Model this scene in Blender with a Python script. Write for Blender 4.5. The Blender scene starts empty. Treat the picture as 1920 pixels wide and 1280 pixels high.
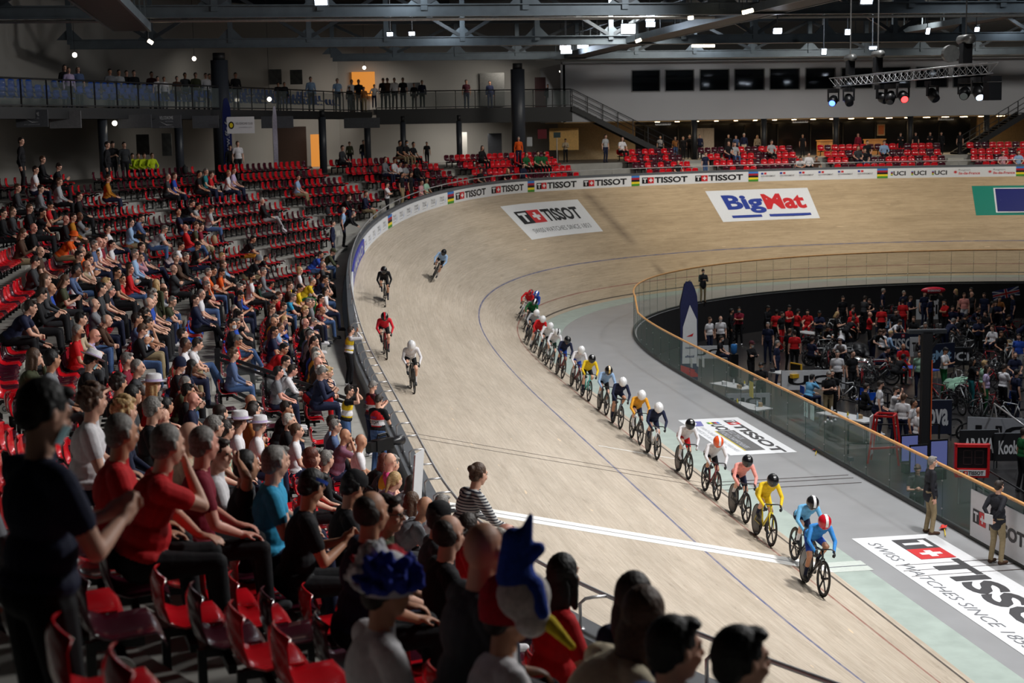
import bpy, bmesh, math, random
import numpy as np
from mathutils import Vector, Matrix
SC = bpy.context.scene
COL = SC.collection
rnd = random.Random(7)
LP_STRAIGHT, LP_INFIELD, LP_BEND = 1620, 640, 600
# ---------------------------------------------------------------- camera, world, lights, exposure
CAMP = np.array([38.68785, -35.74449, 9.06576])
CR = np.array([0.1632, 0.98643, -0.01772]); CU = np.array([-0.13055, 0.03939, 0.99066]); CF = np.array([-0.97792, 0.15936, -0.13521])
FPX = 2915.3454
cd = bpy.data.cameras.new('camera'); cam = bpy.data.objects.new('camera', cd); COL.objects.link(cam)
cam.matrix_world = Matrix(((CR[0], CU[0], -CF[0], CAMP[0]), (CR[1], CU[1], -CF[1], CAMP[1]), (CR[2], CU[2], -CF[2], CAMP[2]), (0, 0, 0, 1)))
cd.sensor_width = 36.0; cd.lens = FPX / 1920 * 36; cd.clip_start = .3; cd.clip_end = 400
cd.dof.use_dof = True; cd.dof.focus_distance = 31; cd.dof.aperture_fstop = 2.6
SC.camera = cam
wd = bpy.data.worlds.new('world'); SC.world = wd; wd.use_nodes = True
wd.node_tree.nodes['Background'].inputs[0].default_value = (.5, .55, .65, 1)
wd.node_tree.nodes['Background'].inputs[1].default_value = .02
SC.view_settings.view_transform = 'Standard'; SC.view_settings.look = 'None'
SC.view_settings.exposure = 0.0; SC.view_settings.gamma = 1; SC.view_settings.use_curve_mapping = False
try:
    SC.cycles.max_bounces = 5; SC.cycles.diffuse_bounces = 3; SC.cycles.glossy_bounces = 2; SC.cycles.transmission_bounces = 3
    SC.cycles.transparent_max_bounces = 8; SC.cycles.use_denoising = True; SC.cycles.sample_clamp_indirect = 4
    SC.cycles.caustics_reflective = False; SC.cycles.caustics_refractive = False
except Exception: pass

def ray(u, v):
    d = CF * FPX + CR * (u - 960) - CU * (v - 640); return d / np.linalg.norm(d)
def at_z(u, v, z):
    d = ray(u, v); return CAMP + d * ((z - CAMP[2]) / d[2])
def at_x(u, v, x):
    d = ray(u, v); return CAMP + d * ((x - CAMP[0]) / d[0])
def at_d(u, v, dist):
    return CAMP + (CF + CR * (u - 960) / FPX - CU * (v - 640) / FPX) * dist
def px(P):
    d = np.asarray(P, float) - CAMP; z = d @ CF
    return 960 + FPX * (d @ CR) / z, 640 - FPX * (d @ CU) / z, z

def lamp(name, loc, size, power, target=None, color=(1, 1, 1), spread=120):
    l = bpy.data.lights.new(name, 'AREA'); l.shape = 'RECTANGLE'; l.size = size[0]; l.size_y = size[1]
    l.energy = power; l.color = color; l.spread = math.radians(spread)
    o = bpy.data.objects.new(name, l); COL.objects.link(o); o.location = loc
    d = Vector(target if target else (loc[0], loc[1], 0)) - Vector(loc)
    o.rotation_euler = d.to_track_quat('-Z', 'Y').to_euler(); return o
# floodlight rows of the hall: over the home straight, the bend and the infield
for x in (24, 12, 0, -12, -24):
    lamp('straight_floodlight', (x, -20, 15.5), (3, 1.2), LP_STRAIGHT * {24: .8, 12: 1.05, 0: .8, -12: .62, -24: .62}[x], (x - 1, -30, 1.5), (1, .985, .96), 138)
for x in (18, 2, -14, -30):
    lamp('infield_floodlight', (x, -8, 15.5), (3, 1.2), LP_INFIELD, (x, -10, -2), (.95, .98, 1), 120)
for x, y in ((-36, -17), (-42, -9), (-44, 1), (-42, 11)):
    lamp('bend_floodlight', (x, y, 15.5), (2.5, 1.2), LP_BEND, (x * 1.2, y * 1.2, 3), (1, .95, .86), 125)

for x, y in ((-16, -30), (-16, -4), (-35, -26), (-35, 4), (-51, -8)):
    l = bpy.data.lights.new('roof_spill', 'POINT'); l.energy = 160; l.shadow_soft_size = .4; l.color = (.86, .94, 1); o = bpy.data.objects.new('roof_spill', l); COL.objects.link(o); o.location = (x, y, 14.4)
# ---------------------------------------------------------------- the oval
NT = 1600; PERIM = 249.0; A0 = 6.7992; LT = 34.9079; TE = 2.251; LAG = 1.6384; PW = .0469
W = 8.2786; B0 = 12.6091; B1 = 42.6661
def build_track():
    Q = PERIM / 4; La = Q - A0 - LT; tt = np.linspace(0, 1, 400)
    R = (LT * np.mean(tt + TE * (3 * tt ** 2 - 2 * tt ** 3 - tt)) + La) / (np.pi / 2)
    s = np.linspace(0, 4 * Q, NT + 1)[:-1]
    sm = np.mod(s, 2 * Q); u = np.minimum(sm, 2 * Q - sm); t = np.clip((u - A0) / LT, 0, 1)
    k = (t + TE * (3 * t ** 2 - 2 * t ** 3 - t)) / R; ds = s[1] - s[0]
    th = np.cumsum(k) * ds; th = th - th[0]; h = np.pi - th
    x = np.concatenate([[0], np.cumsum(np.cos(h))[:-1] * ds]); y = np.concatenate([[0], np.cumsum(np.sin(h))[:-1] * ds])
    y = y - (y.max() + y.min()) / 2
    u0 = np.minimum(np.mod(s, 2 * s[NT // 2]), 2 * s[NT // 2] - np.mod(s, 2 * s[NT // 2]))
    tb = np.clip((u0 - A0 - LAG) / LT, 0, 1); bk = tb + (1 - PW) * (tb * tb * (3 - 2 * tb) - tb)
    return s, x, y, -np.sin(h), np.cos(h), bk
TS, TX, TY, TNX, TNY, TB = build_track()
TN = np.hypot(TNX, TNY)
def itp(arr, s): return np.interp(np.mod(s, PERIM), np.append(TS, PERIM), np.append(arr, arr[0]))
def bank(s): return np.radians(B0 + (B1 - B0) * itp(TB, s))
def on_bank(s, d, h=0.0):
    b = bank(s); nx, ny = itp(TNX, s), itp(TNY, s)
    c, sn = np.cos(b), np.sin(b)
    return np.stack([itp(TX, s) + nx * (d * c - h * sn), itp(TY, s) + ny * (d * c - h * sn), d * sn + h * c], -1)
def edge(s, off=0.0, dz=0.0):
    """point outside the track's outer edge: off metres out, dz above the edge"""
    b = bank(s); nx, ny = itp(TNX, s), itp(TNY, s); r = W * np.cos(b) + off
    return np.stack([itp(TX, s) + nx * r, itp(TY, s) + ny * r, W * np.sin(b) + dz + 0 * np.asarray(s, float)], -1)
def ze(s): return W * np.sin(bank(s))
def inner(s, d, z=0.0):
    nx, ny = itp(TNX, s), itp(TNY, s)
    return np.stack([itp(TX, s) - nx * d, itp(TY, s) - ny * d, z + 0 * np.asarray(s, float)], -1)
BW = lambda s: .765 + .613 * itp(TB, s)
FO = lambda s: 3.89 + .754 * itp(TB, s)
def heading_out(s): return math.atan2(itp(TNY, s), itp(TNX, s))

# ---------------------------------------------------------------- materials
MATS = {}
def lin(c):
    return tuple((v / 255 / 12.92 if v / 255 <= .04045 else ((v / 255 + .055) / 1.055) ** 2.4) for v in c)
def mat(name, rgb=None, rough=.6, metal=0., noise=.12, scale=12., bump=0., emit=None, trans=0., alpha=1., spec=.5, coat=0.):
    if name in MATS: return MATS[name]
    m = bpy.data.materials.new(name); m.use_nodes = True; nt = m.node_tree; b = nt.nodes['Principled BSDF']
    c = lin(rgb)
    if emit:
        b.inputs['Base Color'].default_value = (0, 0, 0, 1); b.inputs['Emission Color'].default_value = (*c, 1); b.inputs['Emission Strength'].default_value = emit
    else:
        tc = nt.nodes.new('ShaderNodeTexCoord'); nz = nt.nodes.new('ShaderNodeTexNoise'); nz.inputs['Scale'].default_value = scale; nz.inputs['Detail'].default_value = 3
        nt.links.new(tc.outputs['Object'], nz.inputs['Vector'])
        rp = nt.nodes.new('ShaderNodeValToRGB'); rp.color_ramp.elements[0].position = .3; rp.color_ramp.elements[1].position = .7
        rp.color_ramp.elements[0].color = (*[v * (1 - noise) for v in c], 1); rp.color_ramp.elements[1].color = (*[min(1, v * (1 + noise)) for v in c], 1)
        nt.links.new(nz.outputs['Fac'], rp.inputs['Fac']); nt.links.new(rp.outputs['Color'], b.inputs['Base Color'])
        if bump:
            bp = nt.nodes.new('ShaderNodeBump'); bp.inputs['Strength'].default_value = bump; bp.inputs['Distance'].default_value = .01
            nt.links.new(nz.outputs['Fac'], bp.inputs['Height']); nt.links.new(bp.outputs['Normal'], b.inputs['Normal'])
    b.inputs['Roughness'].default_value = rough; b.inputs['Metallic'].default_value = metal
    b.inputs['Specular IOR Level'].default_value = spec
    b.inputs['Transmission Weight'].default_value = trans; b.inputs['Alpha'].default_value = alpha
    b.inputs['Coat Weight'].default_value = coat
    MATS[name] = m; return m

# ---------------------------------------------------------------- mesh helpers
class MB:
    def __init__(s): s.v = []; s.f = []; s.m = []; s.uv = None
    def add(s, vs, fs, mi=0):
        n = len(s.v); s.v += [tuple(map(float, p)) for p in vs]; s.f += [tuple(i + n for i in f) for f in fs]; s.m += [mi] * len(fs); return s
    def box(s, c, size, rz=0., mi=0, R=None):
        hx, hy, hz = [k / 2 for k in size]; co, si = math.cos(rz), math.sin(rz); vs = []
        for z in (-hz, hz):
            for x, y in ((-hx, -hy), (hx, -hy), (hx, hy), (-hx, hy)):
                p = (x * co - y * si, x * si + y * co, z)
                if R is not None: p = tuple(R @ Vector((x, y, z)))
                vs.append((c[0] + p[0], c[1] + p[1], c[2] + p[2]))
        return s.add(vs, [(0, 3, 2, 1), (4, 5, 6, 7), (0, 1, 5, 4), (1, 2, 6, 5), (2, 3, 7, 6), (3, 0, 4, 7)], mi)
    def beam(s, a, b, w, h, mi=0, up=(0, 0, 1)):
        a = Vector(a); b = Vector(b); d = b - a; L = d.length
        if L < 1e-6: return s
        x = d / L; u = Vector(up)
        if abs(x.dot(u)) > .98: u = Vector((1, 0, 0))
        y = u.cross(x).normalized(); z = x.cross(y)
        R = Matrix((x, y, z)).transposed(); return s.box(tuple((a + b) / 2), (L, w, h), 0, mi, R)
    def tube(s, pts, r, n=8, mi=0, cap=True, closed=False):
        pts = [Vector(p) for p in pts]; N = len(pts); rr = r if hasattr(r, '__len__') else [r] * N; vs = []; prev = None
        for i, p in enumerate(pts):
            if closed: t = (pts[(i + 1) % N] - pts[i - 1])
            else: t = pts[min(i + 1, N - 1)] - pts[max(i - 1, 0)]
            t = t.normalized()
            if prev is None:
                a = Vector((0, 0, 1)) if abs(t.z) < .9 else Vector((1, 0, 0)); u = t.cross(a).normalized()
            else: u = (prev - t * prev.dot(t)).normalized()
            prev = u; w = t.cross(u)
            for k in range(n):
                a = 2 * math.pi * k / n; vs.append(tuple(p + (u * math.cos(a) + w * math.sin(a)) * rr[i]))
        fs = []
        for i in range(N if closed else N - 1):
            j = (i + 1) % N
            for k in range(n): fs.append((i * n + k, i * n + (k + 1) % n, j * n + (k + 1) % n, j * n + k))
        if cap and not closed: fs += [tuple(range(n))[::-1], tuple((N - 1) * n + k for k in range(n))]
        return s.add(vs, fs, mi)
    def ball(s, c, r, n=10, m=6, mi=0, R=None):
        r = r if hasattr(r, '__len__') else (r, r, r); vs = [(0, 0, -r[2])]
        for i in range(1, m):
            p = -math.pi / 2 + math.pi * i / m
            for k in range(n): a = 2 * math.pi * k / n; vs.append((r[0] * math.cos(p) * math.cos(a), r[1] * math.cos(p) * math.sin(a), r[2] * math.sin(p)))
        vs.append((0, 0, r[2]))
        if R is not None: vs = [tuple(R @ Vector(v)) for v in vs]
        vs = [(v[0] + c[0], v[1] + c[1], v[2] + c[2]) for v in vs]; fs = []
        for k in range(n): fs.append((0, 1 + (k + 1) % n, 1 + k))
        for i in range(m - 2):
            for k in range(n): fs.append((1 + i * n + k, 1 + i * n + (k + 1) % n, 1 + (i + 1) * n + (k + 1) % n, 1 + (i + 1) * n + k))
        L = len(vs) - 1
        for k in range(n): fs.append((L, 1 + (m - 2) * n + k, 1 + (m - 2) * n + (k + 1) % n))
        return s.add(vs, fs, mi)
    def strip(s, P, Q, mi=0):
        """quads between two rows of points"""
        n = len(P); return s.add(list(P) + list(Q), [(i, i + 1, n + i + 1, n + i) for i in range(n - 1)], mi)
    def build(s, name, mats, parent=None, smooth=False, loc=None, rz=None):
        me = bpy.data.meshes.new(name); me.from_pydata(s.v, [], s.f)
        for m in (mats if isinstance(mats, (list, tuple)) else [mats]): me.materials.append(m)
        me.polygons.foreach_set('material_index', s.m)
        if smooth: me.polygons.foreach_set('use_smooth', [True] * len(s.f))
        me.update(); o = bpy.data.objects.new(name, me); COL.objects.link(o)
        if parent is not None: o.parent = parent
        if loc is not None: o.location = loc
        if rz is not None: o.rotation_euler.z = rz
        return o
def sheet(name, P, m, uv=None, parent=None, smooth=True):
    """grid of points P[i][j] -> mesh with optional uv"""
    P = np.asarray(P, float); a, b = P.shape[:2]
    idx = np.arange(a * b).reshape(a, b); f = np.stack([idx[:-1, :-1], idx[1:, :-1], idx[1:, 1:], idx[:-1, 1:]], -1).reshape(-1, 4)
    me = bpy.data.meshes.new(name); me.from_pydata(P.reshape(-1, 3).tolist(), [], f.tolist())
    if uv is not None:
        l = me.uv_layers.new(name='UVMap'); U = np.asarray(uv, float).reshape(-1, 2)[f.reshape(-1)]
        l.data.foreach_set('uv', U.reshape(-1))
    if smooth: me.polygons.foreach_set('use_smooth', [True] * len(f))
    me.materials.append(m); o = bpy.data.objects.new(name, me); COL.objects.link(o)
    if parent is not None: o.parent = parent
    return o
def struct(o): o['kind'] = 'structure'; return o
def tag(o, label, cat, group=None, kind=None):
    o['label'] = label; o['category'] = cat
    if group: o['group'] = group
    if kind: o['kind'] = kind
    return o
def thing(name, label, cat, loc=(0, 0, 0), rz=0., group=None):
    o = bpy.data.objects.new(name, None); o.empty_display_size = .1; COL.objects.link(o); o.location = loc; o.rotation_euler = (0, 0, rz)
    return tag(o, label, cat, group)
def copy_tree(o, parent=None):
    c = o.copy(); COL.objects.link(c)
    if parent is not None: c.parent = parent
    for ch in list(o.children): copy_tree(ch, c)
    return c
_TX = {}
def text_mesh(body, bold=.0, shear=0., res=3):
    k = (body, bold, shear, res)
    if k in _TX: return _TX[k]
    cu = bpy.data.curves.new('t', 'FONT'); cu.body = body; cu.offset = bold; cu.shear = shear; cu.resolution_u = res; cu.fill_mode = 'BOTH'; cu.size = 1
    o = bpy.data.objects.new('t', cu); COL.objects.link(o); dg = bpy.context.evaluated_depsgraph_get(); dg.update()
    me = bpy.data.meshes.new_from_object(o.evaluated_get(dg)); v = np.zeros(len(me.vertices) * 3); me.vertices.foreach_get('co', v); v = v.reshape(-1, 3)
    f = [tuple(p.vertices) for p in me.polygons]
    bpy.data.objects.remove(o); bpy.data.curves.remove(cu); bpy.data.meshes.remove(me)
    mn = v.min(0); mx = v.max(0); v = (v - mn) / (mx - mn + 1e-9); v[:, 2] = 0
    _TX[k] = (v, f, (mx - mn)[0] / (mx - mn)[1]); return _TX[k]
class Art:
    """flat artwork in metres (x right, y up) that is laid onto a surface by a mapping function"""
    def __init__(s): s.parts = []
    def poly(s, pts, m, lift=1): s.parts.append((np.array([(x, y) for x, y in pts], float), [tuple(range(len(pts)))], m, lift)); return s
    def rect(s, x0, y0, x1, y1, m, lift=1): return s.poly([(x0, y0), (x1, y0), (x1, y1), (x0, y1)], m, lift)
    def text(s, body, x0, y0, x1, y1, m, bold=.02, lift=2, shear=0.):
        v, f, a = text_mesh(body, bold, shear); s.parts.append((np.stack([x0 + v[:, 0] * (x1 - x0), y0 + v[:, 1] * (y1 - y0)], 1), f, m, lift)); return s
    def swiss(s, x, y, h):
        """a white cross on red"""
        s.rect(x, y, x + h, y + h, RED, 2); a = .2 * h; b = .4 * h
        s.rect(x + b, y + a, x + h - b, y + h - a, WHT, 3); s.rect(x + a, y + b, x + b, y + h - b, WHT, 3); s.rect(x + h - b, y + b, x + h - a, y + h - b, WHT, 3); return s
    def tissot(s, x, y, h, w, blk=None):
        """boxed T, cross, wordmark; h = height, w = total width"""
        blk = blk or BLK; s.rect(x, y, x + h, y + h, blk, 2); s.text('T', x + .15 * h, y + .14 * h, x + .85 * h, y + .86 * h, WHT, .05, 3); s.swiss(x + h, y, h)
        s.text('TISSOT', x + 2.12 * h, y, x + w, y + h, blk, .035); return s
    def rainbow(s, x0, x1, y0, y1):
        n = 5
        for i, c in enumerate((GRN, YEL, BLK, RNR, SKY)): s.rect(x0, y0 + (y1 - y0) * i / n, x1, y0 + (y1 - y0) * (i + 1) / n, c, 2)
        return s
    def lay(s, name, fmap, eps=.004, parent=None, thick=None):
        by = {}
        for v, f, m, l in s.parts: by.setdefault(m.name, []).append((v, f, m, l))
        out = []
        allv = []; allf = []; mi = []; mats = []
        for k, L in by.items():
            mats.append(L[0][2])
            for v, f, m, l in L:
                P = fmap(v[:, 0], v[:, 1], l * eps); n = len(allv); allv += P.tolist(); allf += [tuple(i + n for i in q) for q in f]; mi += [len(mats) - 1] * len(f)
        me = bpy.data.meshes.new(name); me.from_pydata(allv, [], allf)
        for m in mats: me.materials.append(m)
        me.polygons.foreach_set('material_index', mi); o = bpy.data.objects.new(name, me); COL.objects.link(o)
        if parent is not None: o.parent = parent
        return o
WHT = mat('white_vinyl', (226, 228, 232), .55, noise=.02); BLK = mat('black_vinyl', (22, 22, 26), .5, noise=.05); RED = mat('red_vinyl', (205, 38, 44), .5, noise=.03)
BLU = mat('blue_vinyl', (40, 62, 150), .5, noise=.03); SKY = mat('rainbow_blue', (60, 125, 205), .5, noise=.03); RNR = mat('rainbow_red', (170, 30, 50), .5, noise=.03)
YEL = mat('rainbow_yellow', (238, 216, 40), .5, noise=.03); GRN = mat('rainbow_green', (70, 150, 50), .5, noise=.03); GRY = mat('grey_print', (120, 122, 128), .5, noise=.03)
M_DG = mat('charcoal_print', (62, 62, 66), .5); TEAL = mat('teal_vinyl', (12, 130, 112), .55, noise=.03); NAVY = mat('navy_vinyl', (28, 36, 110), .5, noise=.03); LGR = mat('light_grey_print', (175, 178, 186), .5, noise=.03)

# ---------------------------------------------------------------- wood track material: uv = (metres along, metres up the bank)
def wood_track():
    m = bpy.data.materials.new('pine_track'); m.use_nodes = True; nt = m.node_tree; b = nt.nodes['Principled BSDF']; N = nt.nodes.new; L = nt.links.new
    uv = N('ShaderNodeUVMap'); sx = N('ShaderNodeSeparateXYZ'); L(uv.outputs[0], sx.inputs[0])
    def math_(op, a, b_=None, c=None, clamp=False):
        n = N('ShaderNodeMath'); n.operation = op; n.use_clamp = clamp
        for i, q in enumerate((a, b_, c)):
            if q is None: continue
            if isinstance(q, (int, float)): n.inputs[i].default_value = q
            else: L(q, n.inputs[i])
        return n.outputs[0]
    def noise(sx_, sy_, detail=4, rough=.6, off=0.):
        mp = N('ShaderNodeMapping'); mp.inputs['Scale'].default_value = (sx_, sy_, 1); mp.inputs['Location'].default_value = (off, off * .7, 0)
        L(uv.outputs[0], mp.inputs[0]); n = N('ShaderNodeTexNoise'); n.inputs['Scale'].default_value = 1; n.inputs['Detail'].default_value = detail; n.inputs['Roughness'].default_value = rough
        L(mp.outputs[0], n.inputs['Vector']); return n.outputs['Fac']
    def ramp(f, a, ca, b_, cb):
        r = N('ShaderNodeValToRGB'); r.color_ramp.elements[0].position = a; r.color_ramp.elements[1].position = b_; r.color_ramp.elements[0].color = (*ca, 1); r.color_ramp.elements[1].color = (*cb, 1)
        L(f, r.inputs[0]); return r.outputs[0]
    def mix(f, a, b_, mode='MIX'):
        n = N('ShaderNodeMix'); n.data_type = 'RGBA'; n.blend_type = mode
        if isinstance(f, (int, float)): n.inputs[0].default_value = f
        else: L(f, n.inputs[0])
        for i, q in ((6, a), (7, b_)):
            if isinstance(q, tuple): n.inputs[i].default_value = (*q[:3], 1)
            else: L(q, n.inputs[i])
        return n.outputs[2]
    U, V = sx.outputs[0], sx.outputs[1]
    grain = ramp(noise(.9, 20, 5, .7), .30, lin((184, 169, 151)), .70, lin((212, 200, 184)))
    pl = N('ShaderNodeTexBrick'); pl.inputs['Scale'].default_value = 1; pl.inputs['Brick Width'].default_value = 6.; pl.inputs['Row Height'].default_value = .043; pl.inputs['Mortar Size'].default_value = .0022; pl.inputs['Mortar Smooth'].default_value = .3; pl.offset = .37
    pl.inputs['Color1'].default_value = (1, 1, 1, 1); pl.inputs['Color2'].default_value = (.86, .85, .83, 1); pl.inputs['Mortar'].default_value = (.55, .52, .5, 1); L(uv.outputs[0], pl.inputs['Vector'])
    grain = mix(.75, grain, pl.outputs['Color'], 'MULTIPLY')
    fine = ramp(noise(3.5, 70, 3, .7, 9), .3, (.88, .88, .88), .72, (1.0, 1.0, 1.0))
    col = mix(.8, grain, fine, 'MULTIPLY')
    # warmer light round the bend, put into the wood colour as an amber tint
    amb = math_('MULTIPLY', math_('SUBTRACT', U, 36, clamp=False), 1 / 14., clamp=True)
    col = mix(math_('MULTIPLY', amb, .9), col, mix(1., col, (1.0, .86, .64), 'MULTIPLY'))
    # grey worn traffic band low on the bank, scuffed streaks
    low = ramp(V, .2, (.80, .79, .77), .62, (1, 1, 1))
    scuff = ramp(noise(.22, 1.1, 6, .75, 4), .36, (.76, .75, .73), .58, (1, 1, 1))
    col = mix(.75, col, scuff, 'MULTIPLY')
    dark = ramp(noise(.7, 3.2, 7, .8, 30), .30, (.62, .6, .58), .46, (1, 1, 1)); col = mix(.6, col, dark, 'MULTIPLY')
    # sparse pale repaired planks and little gouges
    rep = ramp(noise(.9, 6, 2, .4, 55), .745, (0, 0, 0), .76, (1, 1, 1)); col = mix(math_('MULTIPLY', rep, .6), col, lin((232, 206, 170)))
    gou = ramp(noise(5, 30, 2, .5, 80), .27, (1, 1, 1), .30, (0, 0, 0)); col = mix(math_('MULTIPLY', gou, .55), col, lin((92, 72, 60)))
    # soft dark patches with a place of their own on the bend
    for cu, hw, v0, v1, am in ((47.9, .55, 3.4, 8.4, .42), (48.6, .4, .9, 2.4, .45), (50.6, .35, 1.2, 2.2, .3)):
        f = math_('SUBTRACT', 1, math_('DIVIDE', math_('ABSOLUTE', math_('SUBTRACT', math_('ADD', U, math_('MULTIPLY', V, .12)), cu + .12 * (v0 + v1) / 2)), hw), clamp=True)
        g = math_('MULTIPLY', math_('MULTIPLY', math_('SUBTRACT', V, v0), 1.4, clamp=True), math_('MULTIPLY', math_('SUBTRACT', v1, V), 1.2, clamp=True))
        h = math_('MULTIPLY', math_('MULTIPLY', f, g), math_('MULTIPLY', noise(.8, 2.5, 4, .7, cu), am * 2.2), clamp=True)
        col = mix(h, col, lin((70, 54, 46)))
    # painted lines
    def line(col, c, half, rgb, wear=.25):
        d = math_('ABSOLUTE', math_('SUBTRACT', V, c)); f = math_('LESS_THAN', d, half)
        wn = ramp(noise(2.5, 9, 4, .7, c * 7), .35, (1 - wear,) * 3, .6, (1, 1, 1))
        return mix(math_('MULTIPLY', f, wn), col, lin(rgb))
    col = line(col, .2, .035, (62, 54, 50), .2); col = line(col, .9, .028, (140, 88, 78), .45); col = line(col, 2.77, .034, (86, 92, 128), .45)
    L(col, b.inputs['Base Color']); b.inputs['Roughness'].default_value = .48
    b.inputs['Specular IOR Level'].default_value = .35
    bp = N('ShaderNodeBump'); bp.inputs['Strength'].default_value = .08; bp.inputs['Distance'].default_value = .01; L(noise(.35, 26, 5, .65), bp.inputs['Height']); L(bp.outputs[0], b.inputs['Normal'])
    return m
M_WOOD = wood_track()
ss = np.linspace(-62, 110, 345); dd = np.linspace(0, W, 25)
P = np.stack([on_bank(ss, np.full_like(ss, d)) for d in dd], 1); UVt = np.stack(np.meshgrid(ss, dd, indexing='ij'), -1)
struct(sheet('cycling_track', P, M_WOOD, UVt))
M_MINT = mat('mint_band_paint', (166, 180, 173), .4, noise=.10, scale=2.2); M_CONC = mat('grey_apron_floor', (156, 157, 160), .3, noise=.07, scale=.9)
P = np.stack([inner(ss, BW(ss) * t, -.002) for t in np.linspace(0, 1, 4)], 1); struct(sheet('blue_band', P, M_MINT))
P = np.stack([inner(ss, BW(ss) + (FO(ss) - BW(ss) + .12) * t, -.004) for t in np.linspace(0, 1, 5)], 1); struct(sheet('apron_floor', P, M_CONC))
# finish band across the bank at x = 9.05 and its run over the apron
def fin_pt(x, d):
    # s such that the track point has this x on the home straight (s grows towards -x)
    return on_bank(np.interp(-x, -TXs, TSs), d, .004)
sel = np.arange(NT - 260, NT + 260); TXs = TX[sel % NT]; TSs = np.where(sel < NT, TS[sel % NT] - PERIM, TS[sel % NT]); o_ = np.argsort(-TXs); TXs = TXs[o_]; TSs = TSs[o_]
M_WLINE = mat('worn_white_paint', (232, 231, 228), .5, noise=.05, scale=3); M_BLINE = mat('black_line_paint', (60, 62, 84), .5)
def cross_band(name, x0, x1, m, d0=0., d1=W - .02, lift=.004, yin=None):
    P = [[on_bank(np.interp(-x, -TXs, TSs), d, lift) for d in np.linspace(d0, d1, 12)] for x in (x0, x1)]
    o = sheet(name, P, m); return o
struct(cross_band('trim_finish_band', 8.66, 9.38, M_WLINE)); struct(cross_band('trim_finish_line', 9.00, 9.035, M_BLINE, lift=.007))
zb = MB(); zb.add([(8.66, -24.42, .002), (9.38, -24.42, .002), (9.38, -23.55, .002), (8.66, -23.55, .002)], [(0, 1, 2, 3)]); struct(zb.build('trim_finish_band_apron', mat('mint_white_paint', (196, 204, 198), .5, noise=.06)))
zb = MB(); zb.add([(9.0, -24.42, .005), (9.035, -24.42, .005), (9.035, -23.55, .005), (9.0, -23.55, .005)], [(0, 1, 2, 3)]); struct(zb.build('trim_finish_line_apron', M_BLINE))
struct(cross_band('trim_sprint_mark', -1.75, -1.65, M_WLINE, 0, 2.5)); 
M_CABLE = mat('timing_cable', (70, 60, 56), .7)
for x in (1.9, 1.35): struct(cross_band('trim_timing_strip', x, x + .03, M_CABLE, 0, W - .02, .006))
cb = MB()
for x in (1.9, 1.35, 1.0): cb.box((x, -22.6, .004), (.03, 3.6, .006))
for x in (9.2, 9.6, 10.0): cb.box((x, -21.3, .004), (.025, 3.4, .006))
struct(cb.build('trim_apron_cable_strip', M_CABLE))

# ---------------------------------------------------------------- adverts laid on wood and apron
def bank_map(s0, d0): return lambda x, y, h: on_bank(s0 + x, d0 + y, .006 + h)
def bank_sheet(name, s0, s1, d0, d1, m, lift=.006, parent=None):
    a = np.linspace(s0, s1, 24); b_ = np.linspace(d0, d1, 8); return sheet(name, np.stack([on_bank(a, np.full_like(a, d), lift) for d in b_], 1), m, parent=parent)
def bank_ad(label, s0, s1, d0, d1, m, art, name='track_advert'):
    o = bank_sheet(name, s0, s1, d0, d1, m); tag(o, label, 'advert', 'adverts on the wooden bank'); art.lay('lettering', bank_map(s0, d0), .006, o); return o
a = Art(); a.tissot(.55, 1.1, .95, 4.7); a.text('SWISS WATCHES SINCE 1853', .75, .38, 5.3, .7, GRY, -.005)
bank_ad('white TISSOT advert with small grey tagline on the wooden bend', 40.93, 46.78, 4.87, 7.45, WHT, a)
a = Art(); a.text('Big', .72, .60, 2.95, 2.2, BLU, .038); a.text('Mat', 3.0, .88, 5.3, 2.2, RED, .038); a.rect(.72, .28, 2.5, .48, BLU, 2); a.rect(2.95, .28, 5.35, .48, BLU, 2)
bank_ad('white BigMat advert in blue and red letters on the bend', 54.94, 60.69, 4.95, 7.58, WHT, a)
a = Art(); a.rect(1.05, .22, 4.6, 2.35, WHT, 1); a.rect(1.13, .3, 4.52, 2.27, NAVY, 2); a.text('C', 1.35, .6, 2.15, 2.0, WHT, .03, 4); a.text('OFIDIS', 2.4, .6, 4.3, 2.0, WHT, .02, 4)
bank_ad('green advert with a navy box and large white C on the bend', 69.15, 74.6, 4.9, 7.45, TEAL, a)
def flat_map(x0, y0): return lambda x, y, h: np.stack([x0 + x, y0 + y, .004 + h + 0 * x], -1)
def floor_ad(label, x0, x1, y0, y1, art):
    b_ = MB(); b_.add([(x0, y0, .003), (x1, y0, .003), (x1, y1, .003), (x0, y1, .003)], [(0, 1, 2, 3)]); o = b_.build('floor_advert', WHT); tag(o, label, 'advert', 'adverts on the apron'); art.lay('lettering', flat_map(x0, y0), .003, o); return o
M_DG = mat('charcoal_print', (62, 62, 66), .5)
a = Art(); a.tissot(.35, .78, .78, 7.6, M_DG); a.text('SWISS WATCHES SINCE 1853', .45, .18, 7.6, .42, GRY, -.01, shear=.2)
floor_ad('large white TISSOT advert on the apron by the two officials', 6.98, 14.95, -23.08, -21.18, a)
a = Art(); a.tissot(.45, 1.32, .36, 4.9, M_DG); a.rect(2.0, .62, 4.95, 1.18, mat('mid_grey_print', (98, 98, 100), .5)); a.text('UCI', 1.0, .72, 1.92, 1.1, M_DG, .03)
a.rainbow(.62, .9, .72, 1.1); a.text('2022 TRACK', 2.1, .93, 3.4, 1.1, LGR, .01); a.text('WORLD CHAMPIONSHIPS', 2.1, .68, 4.6, .86, LGR, .02)
a.text('SAINT-QUENTIN-EN-YVELINES', 1.3, .3, 5.0, .44, LGR, -.01); a.text('FRANCE 12-16 OCTOBRE', 1.3, .1, 4.4, .22, LGR, -.01)
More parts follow.
